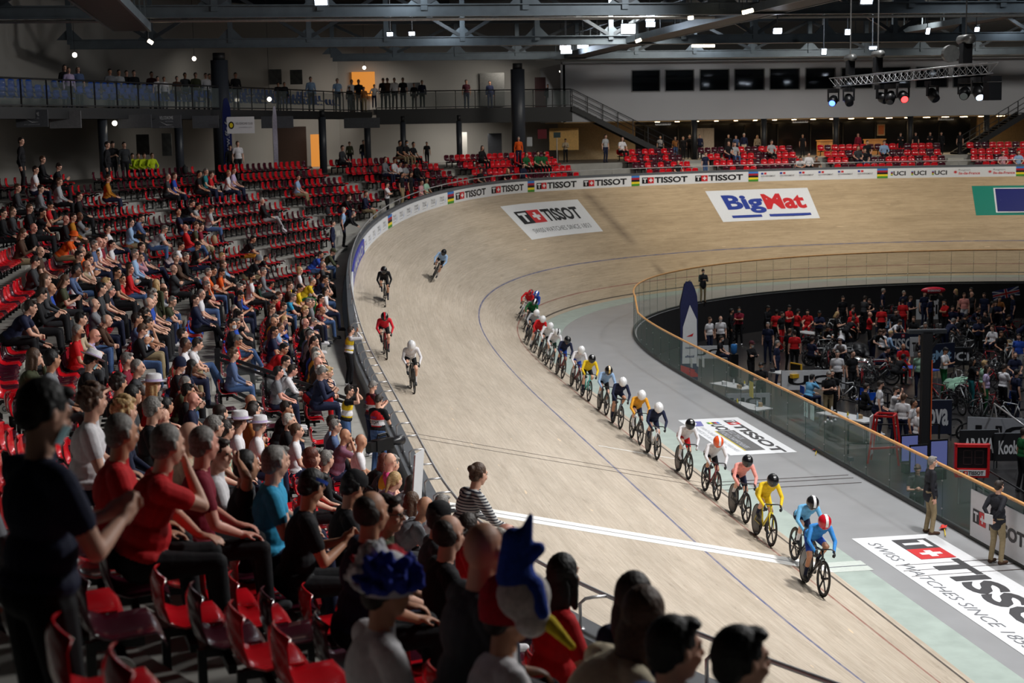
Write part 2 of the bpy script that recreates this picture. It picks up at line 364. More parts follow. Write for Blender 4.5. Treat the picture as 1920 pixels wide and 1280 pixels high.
a.poly([(.4, .2), (1.0, .2), (.7, .36), (.4, .4)], RED, 2); a.poly([(.4, .42), (.75, .4), (1.15, .22), (1.15, .5), (.4, .62)], mat('violet_blue_print', (110, 110, 175), .5), 2); a.rect(2.0, .58, 4.95, .61, YEL, 2)
floor_ad('white UCI and TISSOT championship advert on the apron', -7.5, -2.05, -23.03, -21.1, a)

# ---------------------------------------------------------------- outer boards, parapet and rail
def wall_map(s0, z0=0.): return lambda x, y, h: edge(s0 + x, -.02 - h, z0 + y)
M_PAR = mat('grey_parapet', (92, 95, 100), .45, noise=.08, scale=3); M_DKP = mat('dark_parapet_panel', (44, 46, 50), .5, noise=.1, scale=3)
HB = .595
M_BACK = mat('board_backing', (40, 42, 46), .6)
boards = [(14.6, 21.4, 'white board with small grey lettering at the near end of the fence', 'misc'), (21.4, 26.6, 'violet blue SHIMANO board on the bend fence', 'shim'), (26.6, 31.0, 'white board of repeated grey script beside the blue board', 'scr'),
          (31.55, 37.4, 'white board of repeated grey script left of the first TISSOT board', 'scr'), (37.95, 43.8, 'TISSOT board, leftmost of the three on the bend fence', 'tis'), (44.3, 50.8, 'TISSOT board, middle one of the three on the bend fence', 'tis'),
          (51.3, 57.65, 'TISSOT board, rightmost of the three on the bend fence', 'tis'), (58.2, 64.5, 'white GOUVERNEMENT board with tiny tricolour marks', 'gouv'), (65.05, 71.35, 'white board of UCI and Region ile-de-France logos', 'uci'), (71.9, 80, 'white board at the far right end of the fence', 'misc')]
for s0, s1, lab, k in boards:
    a_ = np.linspace(s0, s1, 16); top = edge(a_, -.02, HB); bot = edge(a_, -.02, -.02); tb_ = edge(a_, .04, HB); bb_ = edge(a_, .04, -.02)
    mb = MB(); mb.strip(bot, top); mb.strip(tb_, bb_); mb.strip(top, tb_); mb.add([bot[0], top[0], tb_[0], bb_[0]], [(0, 1, 2, 3)]); mb.add([bot[-1], top[-1], tb_[-1], bb_[-1]], [(3, 2, 1, 0)])
    base = mat('blue_violet_board', (62, 66, 160), .5) if k == 'shim' else WHT
    o = mb.build('fence_board', base); tag(o, lab, 'advert', 'advert boards along the outer fence'); a = Art(); Lb = s1 - s0
    if k == 'tis':
        for i in range(2): a.tissot(.15 + i * Lb / 2, .11, .36, Lb / 2 - .45)
    elif k == 'shim': a.text('SHIMANO', .5, .1, Lb - .4, .48, LGR, .03, shear=.2)
    elif k == 'scr':
        n = int(Lb / .82)
        for i in range(n):
            x = .12 + i * Lb / n; a.text('TRACK', x, .36, x + .42, .46, GRY, .0, shear=.25); a.text('CYCLING', x, .23, x + .42, .33, GRY, .0, shear=.25); a.rect(x, .12, x + .36, .135, GRY); a.poly([(x + .42, .08), (x + .47, .2), (x + .56, .42), (x + .5, .2)], SKY, 2)
    elif k == 'gouv':
        for i in range(6):
            x = .15 + i * 1.03; a.rect(x, .40, x + .13, .52, BLU); a.rect(x + .17, .40, x + .3, .52, RED); a.text('GOUVERNEMENT', x, .25, x + .78, .35, M_DG, .01); a.rect(x, .14, x + .14, .15, LGR); a.rect(x, .2, x + .14, .21, LGR)
    elif k == 'uci':
        for i in range(3):
            x = .15 + i * 1.03; a.rainbow(x, x + .1, .14, .4); a.text('UCI', x + .13, .14, x + .75, .42, BLK, .03)
        for i in range(2):
            x = 3.25 + i * 1.68; pts = [(x + .12 + (.12 if j % 2 == 0 else .05) * math.cos(j * math.pi / 8), .3 + (.12 if j % 2 == 0 else .05) * math.sin(j * math.pi / 8)) for j in range(16)]
            a.poly(pts, RED, 2); a.text('Region', x + .28, .34, x + .85, .48, GRY, .0); a.text('ile-de-France', x + .28, .14, x + 1.32, .31, RED, .02)
    else:
        for i in range(int(Lb / 1.1)): a.text('CYCLING', .2 + i * 1.1, .2, .9 + i * 1.1, .34, GRY, 0)
    a.lay('lettering', wall_map(s0), .004, o)
for s0, s1 in ((31.0, 31.55), (37.4, 37.95), (43.8, 44.3), (50.8, 51.3), (57.65, 58.2), (64.5, 65.05), (71.35, 71.9), (26.55, 26.62)):
    a = Art(); a.rainbow(0, s1 - s0, 0, HB); o = a.lay('rainbow_panel', wall_map(s0), .002)
    pxs = int(px(edge((s0 + s1) / 2, 0, .3))[0]); nm = {0: 'beside the blue board'}
    tag(o, 'rainbow striped panel between white boards of the fence, %s' % ({31.0: 'leftmost wide one', 37.4: 'left of the leftmost TISSOT board', 43.8: 'between left and middle TISSOT boards', 50.8: 'between middle and right TISSOT boards', 57.65: 'right of the rightmost TISSOT board', 64.5: 'left of the UCI board', 71.35: 'at the right picture edge', 26.55: 'sliver beside the blue board'}[s0]), 'advert panel', 'rainbow stripes on the outer fence')
# parapet: cap behind the rail; low along the straight, tall and dark round the bend
sp = np.linspace(-48, 108, 313); kb = np.clip((sp - 8) / 10, 0, 1) + np.clip((-30 - sp) / 10, 0, 1) * 0
capz = .34 + kb * .40
pr = MB(); pr.strip(edge(sp, .045, -.3), edge(sp, .045, capz)); pr.strip(edge(sp, .045, capz), edge(sp, .42 - .2 * kb, capz)); pr.strip(edge(sp, .42 - .2 * kb, capz), edge(sp, .42 - .2 * kb, -1.2))
struct(pr.build('parapet_wall', M_PAR))
M_STEEL = mat('brushed_steel', (190, 190, 192), .36, .6, noise=.05)
hr = .69 + kb * .33
rail = MB(); rail.tube(edge(sp, -.02 + .1 * kb, hr).tolist(), .026, 8)
ro = thing('track_rail', 'long curved steel handrail along the outer edge of the track', 'handrail'); rail.build('rail_tube', M_STEEL, ro, True)
i = -46.0; pn = 0
brk = MB()
while i < 100:
    k_ = float(np.interp(i, sp, kb)); h_ = float(np.interp(i, sp, hr)); c_ = .34 + k_ * .40
    if k_ < .5:
        mbp = MB(); mbp.tube([edge(i, .30, c_), edge(i, .30, h_ - .06), edge(i, .24, h_ - .01), edge(i, .16, h_), edge(i, 0, h_)], .02, 7)
        mbp.box(edge(i, .30, c_ + .005), (.09, .09, .01))
    else: mbp = MB(); mbp.tube([edge(i, .14, c_), edge(i, .09, h_)], .014, 6)
    if pn < 98: mbp.build('bracket', M_STEEL, ro, True)
    pn += 1; i += 1.5 if k_ < .5 else 2.1
# ---------------------------------------------------------------- inner glass fence
M_GLASS = mat('fence_glass', (110, 158, 140), .04, noise=.0, trans=0., alpha=.15, spec=.6)
M_RAILW = mat('beech_rail', (214, 158, 98), .4, noise=.12, scale=6); M_FOOT = mat('fence_foot_channel', (52, 56, 56), .5)
M_PIT = mat('dark_infield_wall', (30, 29, 32), .75, noise=.1, scale=2)
def fz(s): return 1.30 + .56 * np.clip((s - 25.2) / 1.6, 0, 1)
def fence_pts(s, dz, off=0.): return inner(s, FO(s) + off, dz)
gf = thing('glass_fence', 'curved glass fence with wooden handrail round the infield', 'fence')
sf = np.concatenate([np.linspace(-24, 25, 50), np.linspace(25.2, 26.8, 5), np.linspace(27.5, 106, 80)])
q = MB(); q.tube([fence_pts(s, fz(s)) for s in sf], .04, 8); q.build('handrail', M_RAILW, gf, True)
q = MB(); q.strip(fence_pts(sf, .09, -.05), fence_pts(sf, .0, -.06)); q.strip(fence_pts(sf, .09, .05), fence_pts(sf, .09, -.05)); q.strip(fence_pts(sf, -.02, .05), fence_pts(sf, .09, .05)); q.build('base_channel', M_FOOT, gf)
si = -24.0; k = 0
clips = MB()
while si < 104:
    st = 1.5 if si < 25 else 1.55; a_ = np.linspace(si + .012, si + st - .012, 4)
    q = MB()
    for off in (-.006, .006): q.strip(fence_pts(a_, .06, off), fence_pts(a_, fz(a_) - .02, off))
    q.strip(fence_pts(a_, fz(a_) - .02, -.006), fence_pts(a_, fz(a_) - .02, .006)); q.build('glass_panel', M_GLASS, gf); k += 1
    for hh in ((.3, .95) if si < 25 else (.62, 1.24)): clips.ball(fence_pts(si, hh, -.01), .022, 6, 4)
    si += st
clips.build('glass_clips', M_STEEL, gf)
q = MB(); si = -24.0
while si < 104: q.beam(fence_pts(si, .05), fence_pts(si, fz(si) - .03), .011, .011); si += 1.5 if si < 25 else 1.55
q.build('glass_seams', mat('glass_seam', (60, 84, 78), .4), gf)
sw = np.linspace(-24, 106, 200)
q = MB(); q.strip(fence_pts(sw, -.01, .10), fence_pts(sw, -2.05, .10)); q.strip(fence_pts(sw, -.01, -.02), fence_pts(sw, -.01, .10)); struct(q.build('wall_infield_pit', M_PIT))
q = MB(); q.add([(-46, -22, -2), (34, -22, -2), (34, 24, -2), (-46, 24, -2)], [(0, 1, 2, 3)]); struct(q.build('floor', mat('infield_floor', (44, 42, 43), .3, noise=.15, scale=.8)))

# ---------------------------------------------------------------- stands
ZTOP, RISE, TREAD = 6.9, .4, .96
def row_z(i): return ZTOP - RISE * i
def row_off(i, s): return 1.6 + 2.4 * (row_z(i) - ze(s))
AISLES = [-36.6, -29.2, -21.9, -14.4, -6.95, .95, 8.2, 15.3, 22.3, 29.4, 35.4, 42.1, 56.3, 62.1, 68.9, 76]
PLAT = (48.9, 52.7)
def bad_s(s, m=.52): return any(abs(s - a) < m for a in AISLES) or PLAT[0] < s < PLAT[1]
def st_pt(i, s, so=0., dz=0.):
    o = row_off(i, s) + so; P = edge(s, o); P[..., 2] = row_z(i) + dz; return P
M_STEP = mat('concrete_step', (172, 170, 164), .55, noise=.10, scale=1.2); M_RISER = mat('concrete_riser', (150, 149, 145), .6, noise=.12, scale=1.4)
sg = np.arange(-48, 82.1, .5); stnd = MB()
for i in range(13):
    o = row_off(i, sg); ok = o > 1.42; j = 0
    while j < len(sg):
        if not ok[j]: j += 1; continue
        k = j
        while k + 1 < len(sg) and ok[k + 1]: k += 1
        if k > j:
            q_ = sg[j:k + 1]; fr = np.maximum(row_off(i, q_) - .72, .42)
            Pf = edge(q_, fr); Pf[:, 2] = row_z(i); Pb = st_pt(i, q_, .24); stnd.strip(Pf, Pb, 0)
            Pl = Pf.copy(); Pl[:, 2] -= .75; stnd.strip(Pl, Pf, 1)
        j = k + 1
# walkway behind the parapet
Pw = edge(sg, .40, -.09); n_ = np.minimum(row_off(0, sg), 8); Pw2 = edge(sg, 2.6, -.09); stnd.strip(Pw, Pw2, 0)
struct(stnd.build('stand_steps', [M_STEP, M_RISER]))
# aisle stairs: half steps laid along each aisle
ais = MB(); M_STAIR = mat('aisle_stair', (186, 184, 176), .5, noise=.08, scale=2)
for a in AISLES:
    for i in range(12):
        if row_off(i + 1, a) < 1.1: break
        c = st_pt(i + 1, a, .24 - .17, .1); h = heading_out(a); ais.box((c[0], c[1], row_z(i + 1) + .1), (.34, 1.0, .2), h)
struct(ais.build('aisle_stairs', M_STAIR))
# ---------------------------------------------------------------- concourse, walls, galleries
M_WALLW = mat('painted_wall', (176, 172, 166), .7, noise=.04, scale=.4); M_DARK = mat('dark_panel', (30, 31, 34), .5, noise=.1); M_COL = mat('dark_column', (58, 62, 70), .4, noise=.06)
M_FAC = mat('facade_panel', (186, 188, 194), .75, noise=.03, scale=.3)
backs = [(60, -75), (20, -66), (-6, -58), (-26, -52), (-46, -44), (-62, -37), (-68, -30), (-68, 40)]
fl = MB()
for j in range(len(sg) - 1):
    A = st_pt(0, sg[j], .24); B = st_pt(0, sg[j + 1], .24); A2 = edge(sg[j], row_off(0, sg[j]) + 26); B2 = edge(sg[j + 1], row_off(0, sg[j + 1]) + 26)
    A2[2] = B2[2] = ZTOP; fl.add([A, A2, B2, B], [(0, 1, 2, 3)])
struct(fl.build('floor_concourse', mat('concourse_floor', (120, 116, 110), .5, noise=.08)))
for k, (a, b) in enumerate(zip(backs[:-1], backs[1:])):
    q = MB(); L_ = math.dist(a, b); q.beam((*a, 12.0), (*b, 12.0), .3, 10.4); struct(q.build('wall_back', M_WALLW))
q = MB(); q.add([(-75, -80, 17.6), (70, -80, 17.6), (70, 45, 17.6), (-75, 45, 17.6)], [(0, 1, 2, 3)]); struct(q.build('ceiling', mat('dark_roof_deck', (46, 48, 52), .8, noise=.1)))
q = MB(); q.add([(-75, 42, -2), (70, 42, -2), (70, 42, 17.6), (-75, 42, 17.6)], [(0, 1, 2, 3)]); struct(q.build('wall_far', mat('dark_far_wall', (90, 90, 92), .8)))
q = MB(); q.add([(62, -80, -2), (62, 45, -2), (62, 45, 17.6), (62, -80, 17.6)], [(0, 1, 2, 3)]); struct(q.build('wall_near', mat('dark_near_wall', (60, 60, 64), .8)))
# --- press-box facade at x = -61
FX = -60.6
WINY = [at_x(u, 150, FX)[1] for u in (1184, 1237, 1247, 1301, 1312, 1367, 1377, 1433, 1443, 1499, 1510, 1566, 1577, 1636, 1648, 1706, 1717, 1777, 1787, 1850)]
zt, zb_ = 13.1, 9.45; wz0, wz1 = 11.33, 12.7
q = MB(); ys = [-15.95] + WINY + [34]
def fbox(y0, y1, z0, z1): q.box((FX - .15, (y0 + y1) / 2, (z0 + z1) / 2), (.3, y1 - y0, z1 - z0))
fbox(-15.95, 34, zb_, wz0); fbox(-15.95, 34, wz1, zt)
for a_, b_ in zip(ys[0::2], ys[1::2]): fbox(a_, b_, wz0, wz1)
q.box((FX - 4, -15.95, 11.3), (8, .3, 3.7)); q.box((FX - 3.9, 9, zb_ + .05), (7.6, 50, .1)); q.box((FX - .1, 9, zt + .08), (.5, 50, .16))
struct(q.build('wall_press_box', M_FAC))
q = MB(); q.box((FX - 3.5, 9, zb_ + .15), (6.8, 49.8, .1)); struct(q.build('floor_press_box', M_DARK))
M_WGL = mat('press_window_glass', (20, 24, 28), .03, noise=0, spec=.9, coat=.5); M_WFR = mat('window_frame_grey', (110, 112, 114), .4)
for k in range(10):
    y0, y1 = WINY[2 * k], WINY[2 * k + 1]; f = MB()
    for yy in (y0, y1): f.box((FX + .02, yy, (wz0 + wz1) / 2), (.08, .06, wz1 - wz0))
    for zz in (wz0, wz1): f.box((FX + .02, (y0 + y1) / 2, zz), (.08, y1 - y0, .06))
    wo = struct(f.build('window_%d' % (k + 1), M_WFR)); g = MB(); g.box((FX - .12, (y0 + y1) / 2, (wz0 + wz1) / 2), (.02, y1 - y0 - .02, wz1 - wz0 - .02)); g.build('pane', M_WGL, wo)
# downlights under the press box, lit warm soffit
M_BULB = mat('warm_downlight', (255, 222, 170), emit=14)
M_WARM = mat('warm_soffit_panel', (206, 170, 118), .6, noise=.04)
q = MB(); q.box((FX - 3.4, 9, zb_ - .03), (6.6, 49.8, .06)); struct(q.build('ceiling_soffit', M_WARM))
n = 0
for y_ in np.arange(-9.5, 17, 1.35):
    for x_ in (FX - 1.0, FX - 2.6):
        b_ = MB(); b_.tube([(x_, y_ + (.5 if x_ < FX - 2 else 0), zb_ - .075), (x_, y_ + (.5 if x_ < FX - 2 else 0), zb_ - .1)], .13, 10); o = b_.build('downlight', M_BULB)
        tag(o, 'small round warm downlight under the press box, %s row, %s from the left' % ('front' if x_ > FX - 2 else 'rear', ('first second third fourth fifth sixth seventh eighth ninth tenth eleventh twelfth thirteenth fourteenth fifteenth sixteenth seventeenth eighteenth nineteenth twentieth'.split())[min(19, n // 2)]), 'ceiling light', 'downlights under the press box'); n += 1
for y_ in (-6, 2, 10): lamp('soffit_light', (FX - 2.0, y_, zb_ - .2), (1, 6), 110, color=(1, .8, .55), spread=170)
# shop-front below the press box
q = MB(); q.box((FX - 6.4, 2.5, 8.05), (.2, 25, 2.3)); struct(q.build('wall_shopfront', mat('dark_glazed_front', (20, 22, 26), .15, spec=.8, noise=.05)))
for y_ in np.arange(-9, 15, 2.4):
    b_ = MB(); b_.box((FX - 6.25, y_, 8.0), (.08, .08, 2.2)); struct(b_.build('trim_mullion', M_DARK))
q = MB(); q.box((FX - 6.3, 20.5, 8.2), (.2, 10, 2.6)); struct(q.build('wall_beige', mat('beige_wall', (206, 182, 140), .7)))
q = MB(); q.box((FX - 6.2, -12.4, 8.2), (.2, 5.4, 2.6)); struct(q.build('wall_beige_left', mat('beige_wall2', (196, 176, 142), .7)))
def px_y(u, x): return at_x(u, 260, x)[1]
# white door panel, counters, poster, signs
def block(name, label, cat, c, size, m, rz=0, group=None):
    b_ = MB(); b_.box((0, 0, 0), size); o = b_.build(name, m, None, loc=c, rz=rz); return tag(o, label, cat, group)
b_ = MB(); b_.box((FX - 6.2, px_y(1319, FX - 6.2), 7.9), (.1, 1.5, 2.0)); b_.box((FX - 6.13, px_y(1319, FX - 6.2), 7.9), (.04, .03, 2.0)); struct(b_.build('door_1', mat('white_door', (200, 200, 205), .5)))
M_CNT = mat('orange_wood_counter', (196, 140, 78), .5, noise=.1)
for u, w_, lab in ((1547, .95, 'tall honey wood counter under the press box by the stairway'), (1640, 1.3, 'low honey wood counter behind the seats in front of the framed poster')):
    y_ = px_y(u, FX - 2.5); t_ = thing('counter', lab, 'counter', (FX - 2.5, y_, ZTOP)); b_ = MB(); b_.box((0, 0, .5), (.6, w_, 1.0)); b_.build('body', M_CNT, t_); b_ = MB(); b_.box((0, 0, 1.03), (.7, w_ + .1, .06)); b_.build('top', M_CNT, t_)
y_ = px_y(1652, FX - 6.2); t_ = thing('framed_poster', 'orange framed poster on the dark front below the press box', 'poster', (FX - 6.25, y_, 8.55)); b_ = MB(); b_.box((0, 0, 0), (.06, .58, .8)); b_.build('frame', mat('pale_frame', (190, 170, 140), .5), t_); b_ = MB(); b_.box((.04, 0, 0), (.02, .42, .62)); b_.build('print', mat('orange_print', (200, 110, 60), .5), t_)
M_LBOX = mat('lit_sign_face', (235, 232, 225), emit=1.1)
for u, txt, lab in ((1243, '215-216', 'hanging white block sign above the left stairway of the press box'), (1500, '209-210', 'hanging white block sign above the middle stairway of the press box'), (1773, '207-208', 'hanging white block sign above the right stairway of the press box')):
    y_ = px_y(u, FX - .6); t_ = thing('hanging_sign', lab, 'sign', (FX - .6, y_, zb_ - .2), group='block signs'); b_ = MB(); b_.box((0, 0, 0), (.1, 1.05, .2)); b_.build('sign_box', mat('sign_box', (205, 205, 205), .5), t_)
    for dy in (-.4, .4): b_ = MB(); b_.tube([(0, dy, .1), (0, dy, .17)], .01, 6); b_.build('rod', M_STEEL, t_)
    a = Art(); a.text(txt, -.32, -.06, .32, .06, BLK, .02); a.poly([(-.47, 0), (-.4, .06), (-.4, -.06)], BLK); a.poly([(.47, 0), (.4, -.06), (.4, .06)], BLK)
    o = a.lay('lettering', lambda x, y, h, t=t_: np.stack([0 * x + .055 + h, x, y], -1), .003, t_)
# poles under the press box
for k, u in enumerate((1302, 1432, 1567, 1706, 1849)):
    y_ = px_y(u, FX + .2); b_ = MB(); b_.tube([(FX + .2, y_, ZTOP - .1), (FX + .2, y_, zb_)], .2, 12); struct(b_.build('column_press_box', M_DARK, None, True))
# --- round columns: big ones carry the trusses
def column(x, y, z0, z1, r, lab=None, m=None):
    b_ = MB(); b_.tube([(x, y, z0), (x, y, z1)], r, 20); o = struct(b_.build('column', m or M_COL, None, True)); b_ = MB(); b_.tube([(x, y, z1), (x, y, z1 + .35)], r * .7, 16); b_.build('column_head', M_DARK, o, True); return o
BIGC = [(-54.1, -20.0, .42), (-38.6, -37.2, .42), (-18.5, -46.8, .48)]
for x_, y_, r_ in BIGC: column(x_, y_, ZTOP - .1, 12.6, r_)
for u in (757, 862):
    P_ = at_d(u, 300, 93); column(P_[0], P_[1], ZTOP - .1, 9.6, .17)
for u, dd_ in ((606, 84), (690, 95), (337, 74), (195, 66)):
    P_ = at_d(u, 290, dd_); column(P_[0], P_[1], ZTOP - .1, 9.9, .2)
# --- left gallery (curved) and right gallery (flat) with glazed railings
GAL = [(6, -52.6), (-10, -49.6), (-23, -45.3), (-33, -39.8), (-47, -33.0), (-57.2, -28.6)]
def gallery(path, zd, name, depth, drop, rail_lab, post=1.6, gl=True):
    q = MB()
    for a, b in zip(path[:-1], path[1:]):
        d = Vector((b[0] - a[0], b[1] - a[1], 0)); L_ = d.length; n_ = Vector((-d.y, d.x, 0)).normalized()
        if n_.y > 0 and name == 'left': n_ = -n_
        if name == 'right': n_ = Vector((-1, 0, 0))
        c = (Vector((*a, 0)) + Vector((*b, 0))) / 2 + n_ * depth / 2
        ang = math.atan2(d.y, d.x); q.box((c.x, c.y, zd - .15), (L_ + .6, depth, .3), ang); c2 = (Vector((*a, 0)) + Vector((*b, 0))) / 2; q.box((c2.x, c2.y, zd - drop / 2), (L_ + .05, .12, drop), ang)
    struct(q.build('floor_gallery_' + name, M_DARK))
    t_ = thing('gallery_railing', rail_lab, 'railing'); r_ = MB(); r_.tube([(x, y, zd + 1.1) for x, y in path], .035, 8); r_.build('top_rail', mat('black_rail', (26, 27, 30), .35), t_, True)
    r_ = MB()
    for a, b in zip(path[:-1], path[1:]): r_.beam((*a, zd + .08), (*b, zd + .08), .05, .06)
    r_.build('bottom_rail', M_DARK, t_)
    for a, b in zip(path[:-1], path[1:]):
        L_ = math.dist(a, b); k = max(1, round(L_ / post))
        for j in range(k):
            x_, y_ = a[0] + (b[0] - a[0]) * j / k, a[1] + (b[1] - a[1]) * j / k
            r_ = MB(); r_.box((x_, y_, zd + .42), (.06, .06, 1.36)); r_.build('post', M_DARK, t_)
            x2, y2 = a[0] + (b[0] - a[0]) * (j + 1) / k, a[1] + (b[1] - a[1]) * (j + 1) / k
            if gl: r_ = MB(); r_.beam((x_ + (x2 - x_) * .04, y_ + (y2 - y_) * .04, zd + .56), (x_ + (x2 - x_) * .96, y_ + (y2 - y_) * .96, zd + .56), .012, .9); r_.build('glass_pane', M_GLD, t_)
M_GLD = mat('gallery_glass', (120, 130, 130), .05, noise=0, alpha=.28, spec=.6)
gallery(GAL, 10.25, 'left', 9.5, .45, 'dark glazed railing curving along the left upper gallery')
RG = [(-60.2, -28.0), (-60.6, -15.4)]
gallery(RG, 10.45, 'right', 7.2, .95, 'black railing of the flat gallery left of the press box', 1.3)
# stairs down from the right gallery, and the mirrored ones at the far right
def stairs(y0, z0, y1, z1, x_, lab):
    t_ = thing('gallery_stairs', lab, 'stairs'); 
    for xo in (0, -1.3): b_ = MB(); b_.beam((x_ + xo, y0, z0 - .1), (x_ + xo, y1, z1 - .1), .06, .34); b_.build('stringer', M_DARK, t_)
    for hh in (1.1, .72, .4): b_ = MB(); b_.tube([(x_, y0, z0 + hh), (x_, y1, z1 + hh)], .025, 6); b_.build('rail', M_DARK, t_)
    for j in range(8):
        f_ = j / 7; b_ = MB(); b_.box((x_, y0 + (y1 - y0) * f_, z0 + (z1 - z0) * f_ + .5), (.05, .05, 1.15)); b_.build('post', M_DARK, t_)
    b_ = MB()
    for j in range(18): f_ = (j + .5) / 18; b_.box((x_ - .65, y0 + (y1 - y0) * f_, z0 + (z1 - z0) * f_), (1.3, abs(y1 - y0) / 18 + .06, .05))
    b_.build('treads', M_DARK, t_)
stairs(-15.4, 10.45, -8.4, 6.95, -60.4, 'black metal stairs from the gallery down to the concourse beside the press box')
stairs(px_y(1925, -58), 9.6, px_y(1800, -58), 6.95, -58, 'black metal stairs rising out of the right picture edge')
# wall furniture of the two levels left of the press box
def wall_px(name, label, cat, u0, u1, v0, v1, dist, m, th=.08, group=None):
    """a flat thing on a wall, its picture-frame corners taken back to its real distance"""
    c = at_d((u0 + u1) / 2, (v0 + v1) / 2, dist); w_ = (u1 - u0) * dist / FPX; h_ = (v1 - v0) * dist / FPX
    yaw = math.atan2(-CF[1], -CF[0]); b_ = MB(); b_.box((0, 0, 0), (th, w_, h_)); o = b_.build(name, m, None, loc=tuple(c), rz=yaw)
    return tag(o, label, cat, group) if cat else struct(o)
M_LIT = mat('lit_orange_doorway', (236, 150, 60), emit=.75)
wall_px('door_2', '', None, 660, 703, 135, 180, 104.5, M_LIT); wall_px('door_3', '', None, 583, 606, 252, 312, 100, M_LIT); wall_px('door_4', '', None, 122, 127, 255, 300, 80, M_LIT)
wall_px('door_5', '', None, 586, 604, 132, 158, 104, mat('red_door', (120, 22, 28), .5)); wall_px('door_6', '', None, 1003, 1040, 145, 200, 105, mat('dark_red_frame', (60, 22, 26), .5))
wall_px('door_7', '', None, 900, 946, 137, 200, 106, mat('lift_steel', (130, 128, 124), .3, .6)); wall_px('door_8', '', None, 915, 941, 250, 297, 103, mat('lift_grey', (66, 68, 74), .4)); wall_px('door_9', '', None, 866, 876, 248, 297, 103, M_WALLW)
wall_px('door_10', '', None, 5, 24, 255, 320, 78, mat('red_door', (120, 22, 28), .5)); wall_px('door_11', '', None, 500, 575, 238, 318, 101, mat('brown_recess', (60, 40, 30), .6))
for u0, u1, v0, v1, lab in ((505, 528, 130, 158, 'grey photo print on the upper wall, left one of the pair by the column'), (544, 567, 131, 158, 'grey photo print on the upper wall, right one of the pair by the column'), (400, 424, 123, 150, 'dark print on the upper wall above the left gallery'), (256, 280, 252, 290, 'dark print on the lower wall, left one behind the yellow vests'), (304, 322, 250, 292, 'dark print on the lower wall, right one behind the yellow vests')):
    wall_px('wall_print', lab, 'poster', u0, u1, v0, v1, 100 if u0 > 450 else 84, mat('grey_photo_print', (82, 84, 84), .5, noise=.3, scale=4), group='prints on the back walls')
o = wall_px('wall_sign', 'maroon square sign with white ring next to the large column', 'sign', 1008, 1025, 242, 260, 101.5, mat('maroon_sign', (120, 24, 40), .5))
wall_px('notice', 'white notice sheet on the wall right of the large column', 'notice', 988, 998, 257, 274, 101.2, WHT)
wall_px('notice_board', 'lit beige notice board with small papers beside the large column', 'notice board', 1030, 1085, 240, 281, 102, mat('lit_beige_board', (222, 176, 104), .6))
for u0, u1, v0, v1, dd_, m, lab in ((758, 788, 155, 170, 103, M_DARK, 'dark television screen behind the gallery railing'), (1038, 1051, 248, 258, 96, mat('teal_screen', (40, 62, 66), .3), 'small grey monitor on a white pole by the notice board')): wall_px('monitor', lab, 'monitor', u0, u1, v0, v1, dd_, m)
b_ = MB(); P_ = at_d(1044, 259, 96); b_.tube([tuple(P_), (P_[0], P_[1], ZTOP)], .035, 8); tag(b_.build('monitor_pole', M_WALLW), 'white pole under the small grey monitor', 'pole')
# ceiling lamps of the concourse and gallery corridors
for x_, y_, z_, e_ in ((-48, -38.5, 9.6, 26), (-60, -31, 9.6, 90), (-64, -22, 9.3, 110), (-34, -45, 9.6, 10), (-54, -37, 13.2, 22), (-64, -27, 13.0, 80), (-64, -19, 13.0, 80)):
    lamp('corridor_lamp', (x_, y_, z_), (2.5, 2.5), e_, (x_ - 1.5, y_ - 1.0, z_ - 4), (1, .96, .88), 170)
# banners below the left gallery
for u0, u1, v0, v1, dd_, t_x, lab in ((30, 90, 206, 238, 61, 1, 'dark banner with white VELODROME lettering at the far left'), (93, 152, 208, 240, 63, 0, 'plain grey banner left of the second dark column'), (222, 284, 215, 240, 67, 0, 'plain dark banner left of the middle VELODROME banner'), (285, 340, 216, 240, 69, 1, 'dark banner with white VELODROME lettering in the middle of the gallery'), (361, 410, 217, 240, 72, 0, 'plain dark banner left of the tall blue flag'), (490, 550, 218, 240, 77, 0, 'plain dark banner left of the tall white flag'), (645, 712, 221, 240, 90, 0, 'plain dark banner at the right end of the left gallery')):
    o = wall_px('banner', lab, 'banner', u0, u1, v0, v1, dd_, mat('dark_banner' if t_x or u0 > 200 else 'grey_banner', (84, 86, 92) if t_x or u0 > 200 else (130, 130, 134), .6), group='banners below the left gallery')
    if t_x:
        w_ = (u1 - u0) * dd_ / FPX; a = Art(); a.text('VELODROME', -.3, .1, .3, .24, WHT, .0); a.text('NATIONAL', -.05, -.02, .3, .04, LGR, 0); a.poly([(-.3, .02), (0, -.16), (.3, -.14), (0, -.13)], WHT); a.text('SAINT QUENTIN EN YVELINES', -.32, -.27, .32, -.21, LGR, 0); a.lay('lettering', lambda x, y, h: np.stack([.045 + h + 0 * x, x, y], -1), .003, o)
o = wall_px('sponsor_banner', 'white banner with a black and yellow round badge under the gallery', 'banner', 426, 477, 219, 250, 71, WHT, .03)
a = Art(); a.poly([(-.43 + .13 * math.cos(t), .17 * math.sin(t)) for t in np.linspace(0, 2 * math.pi, 17)[:-1]], BLK); a.poly([(-.43 + .08 * math.cos(t), .11 * math.sin(t)) for t in np.linspace(0, 2 * math.pi, 13)[:-1]], YEL, 2); a.text('VELODROME CLUB', -.24, .02, .55, .12, GRY, 0); a.text('yvelines', -.1, -.14, .5, -.06, LGR, 0); a.lay('lettering', lambda x, y, h: np.stack([.02 + h + 0 * x, x, y], -1), .003, o)
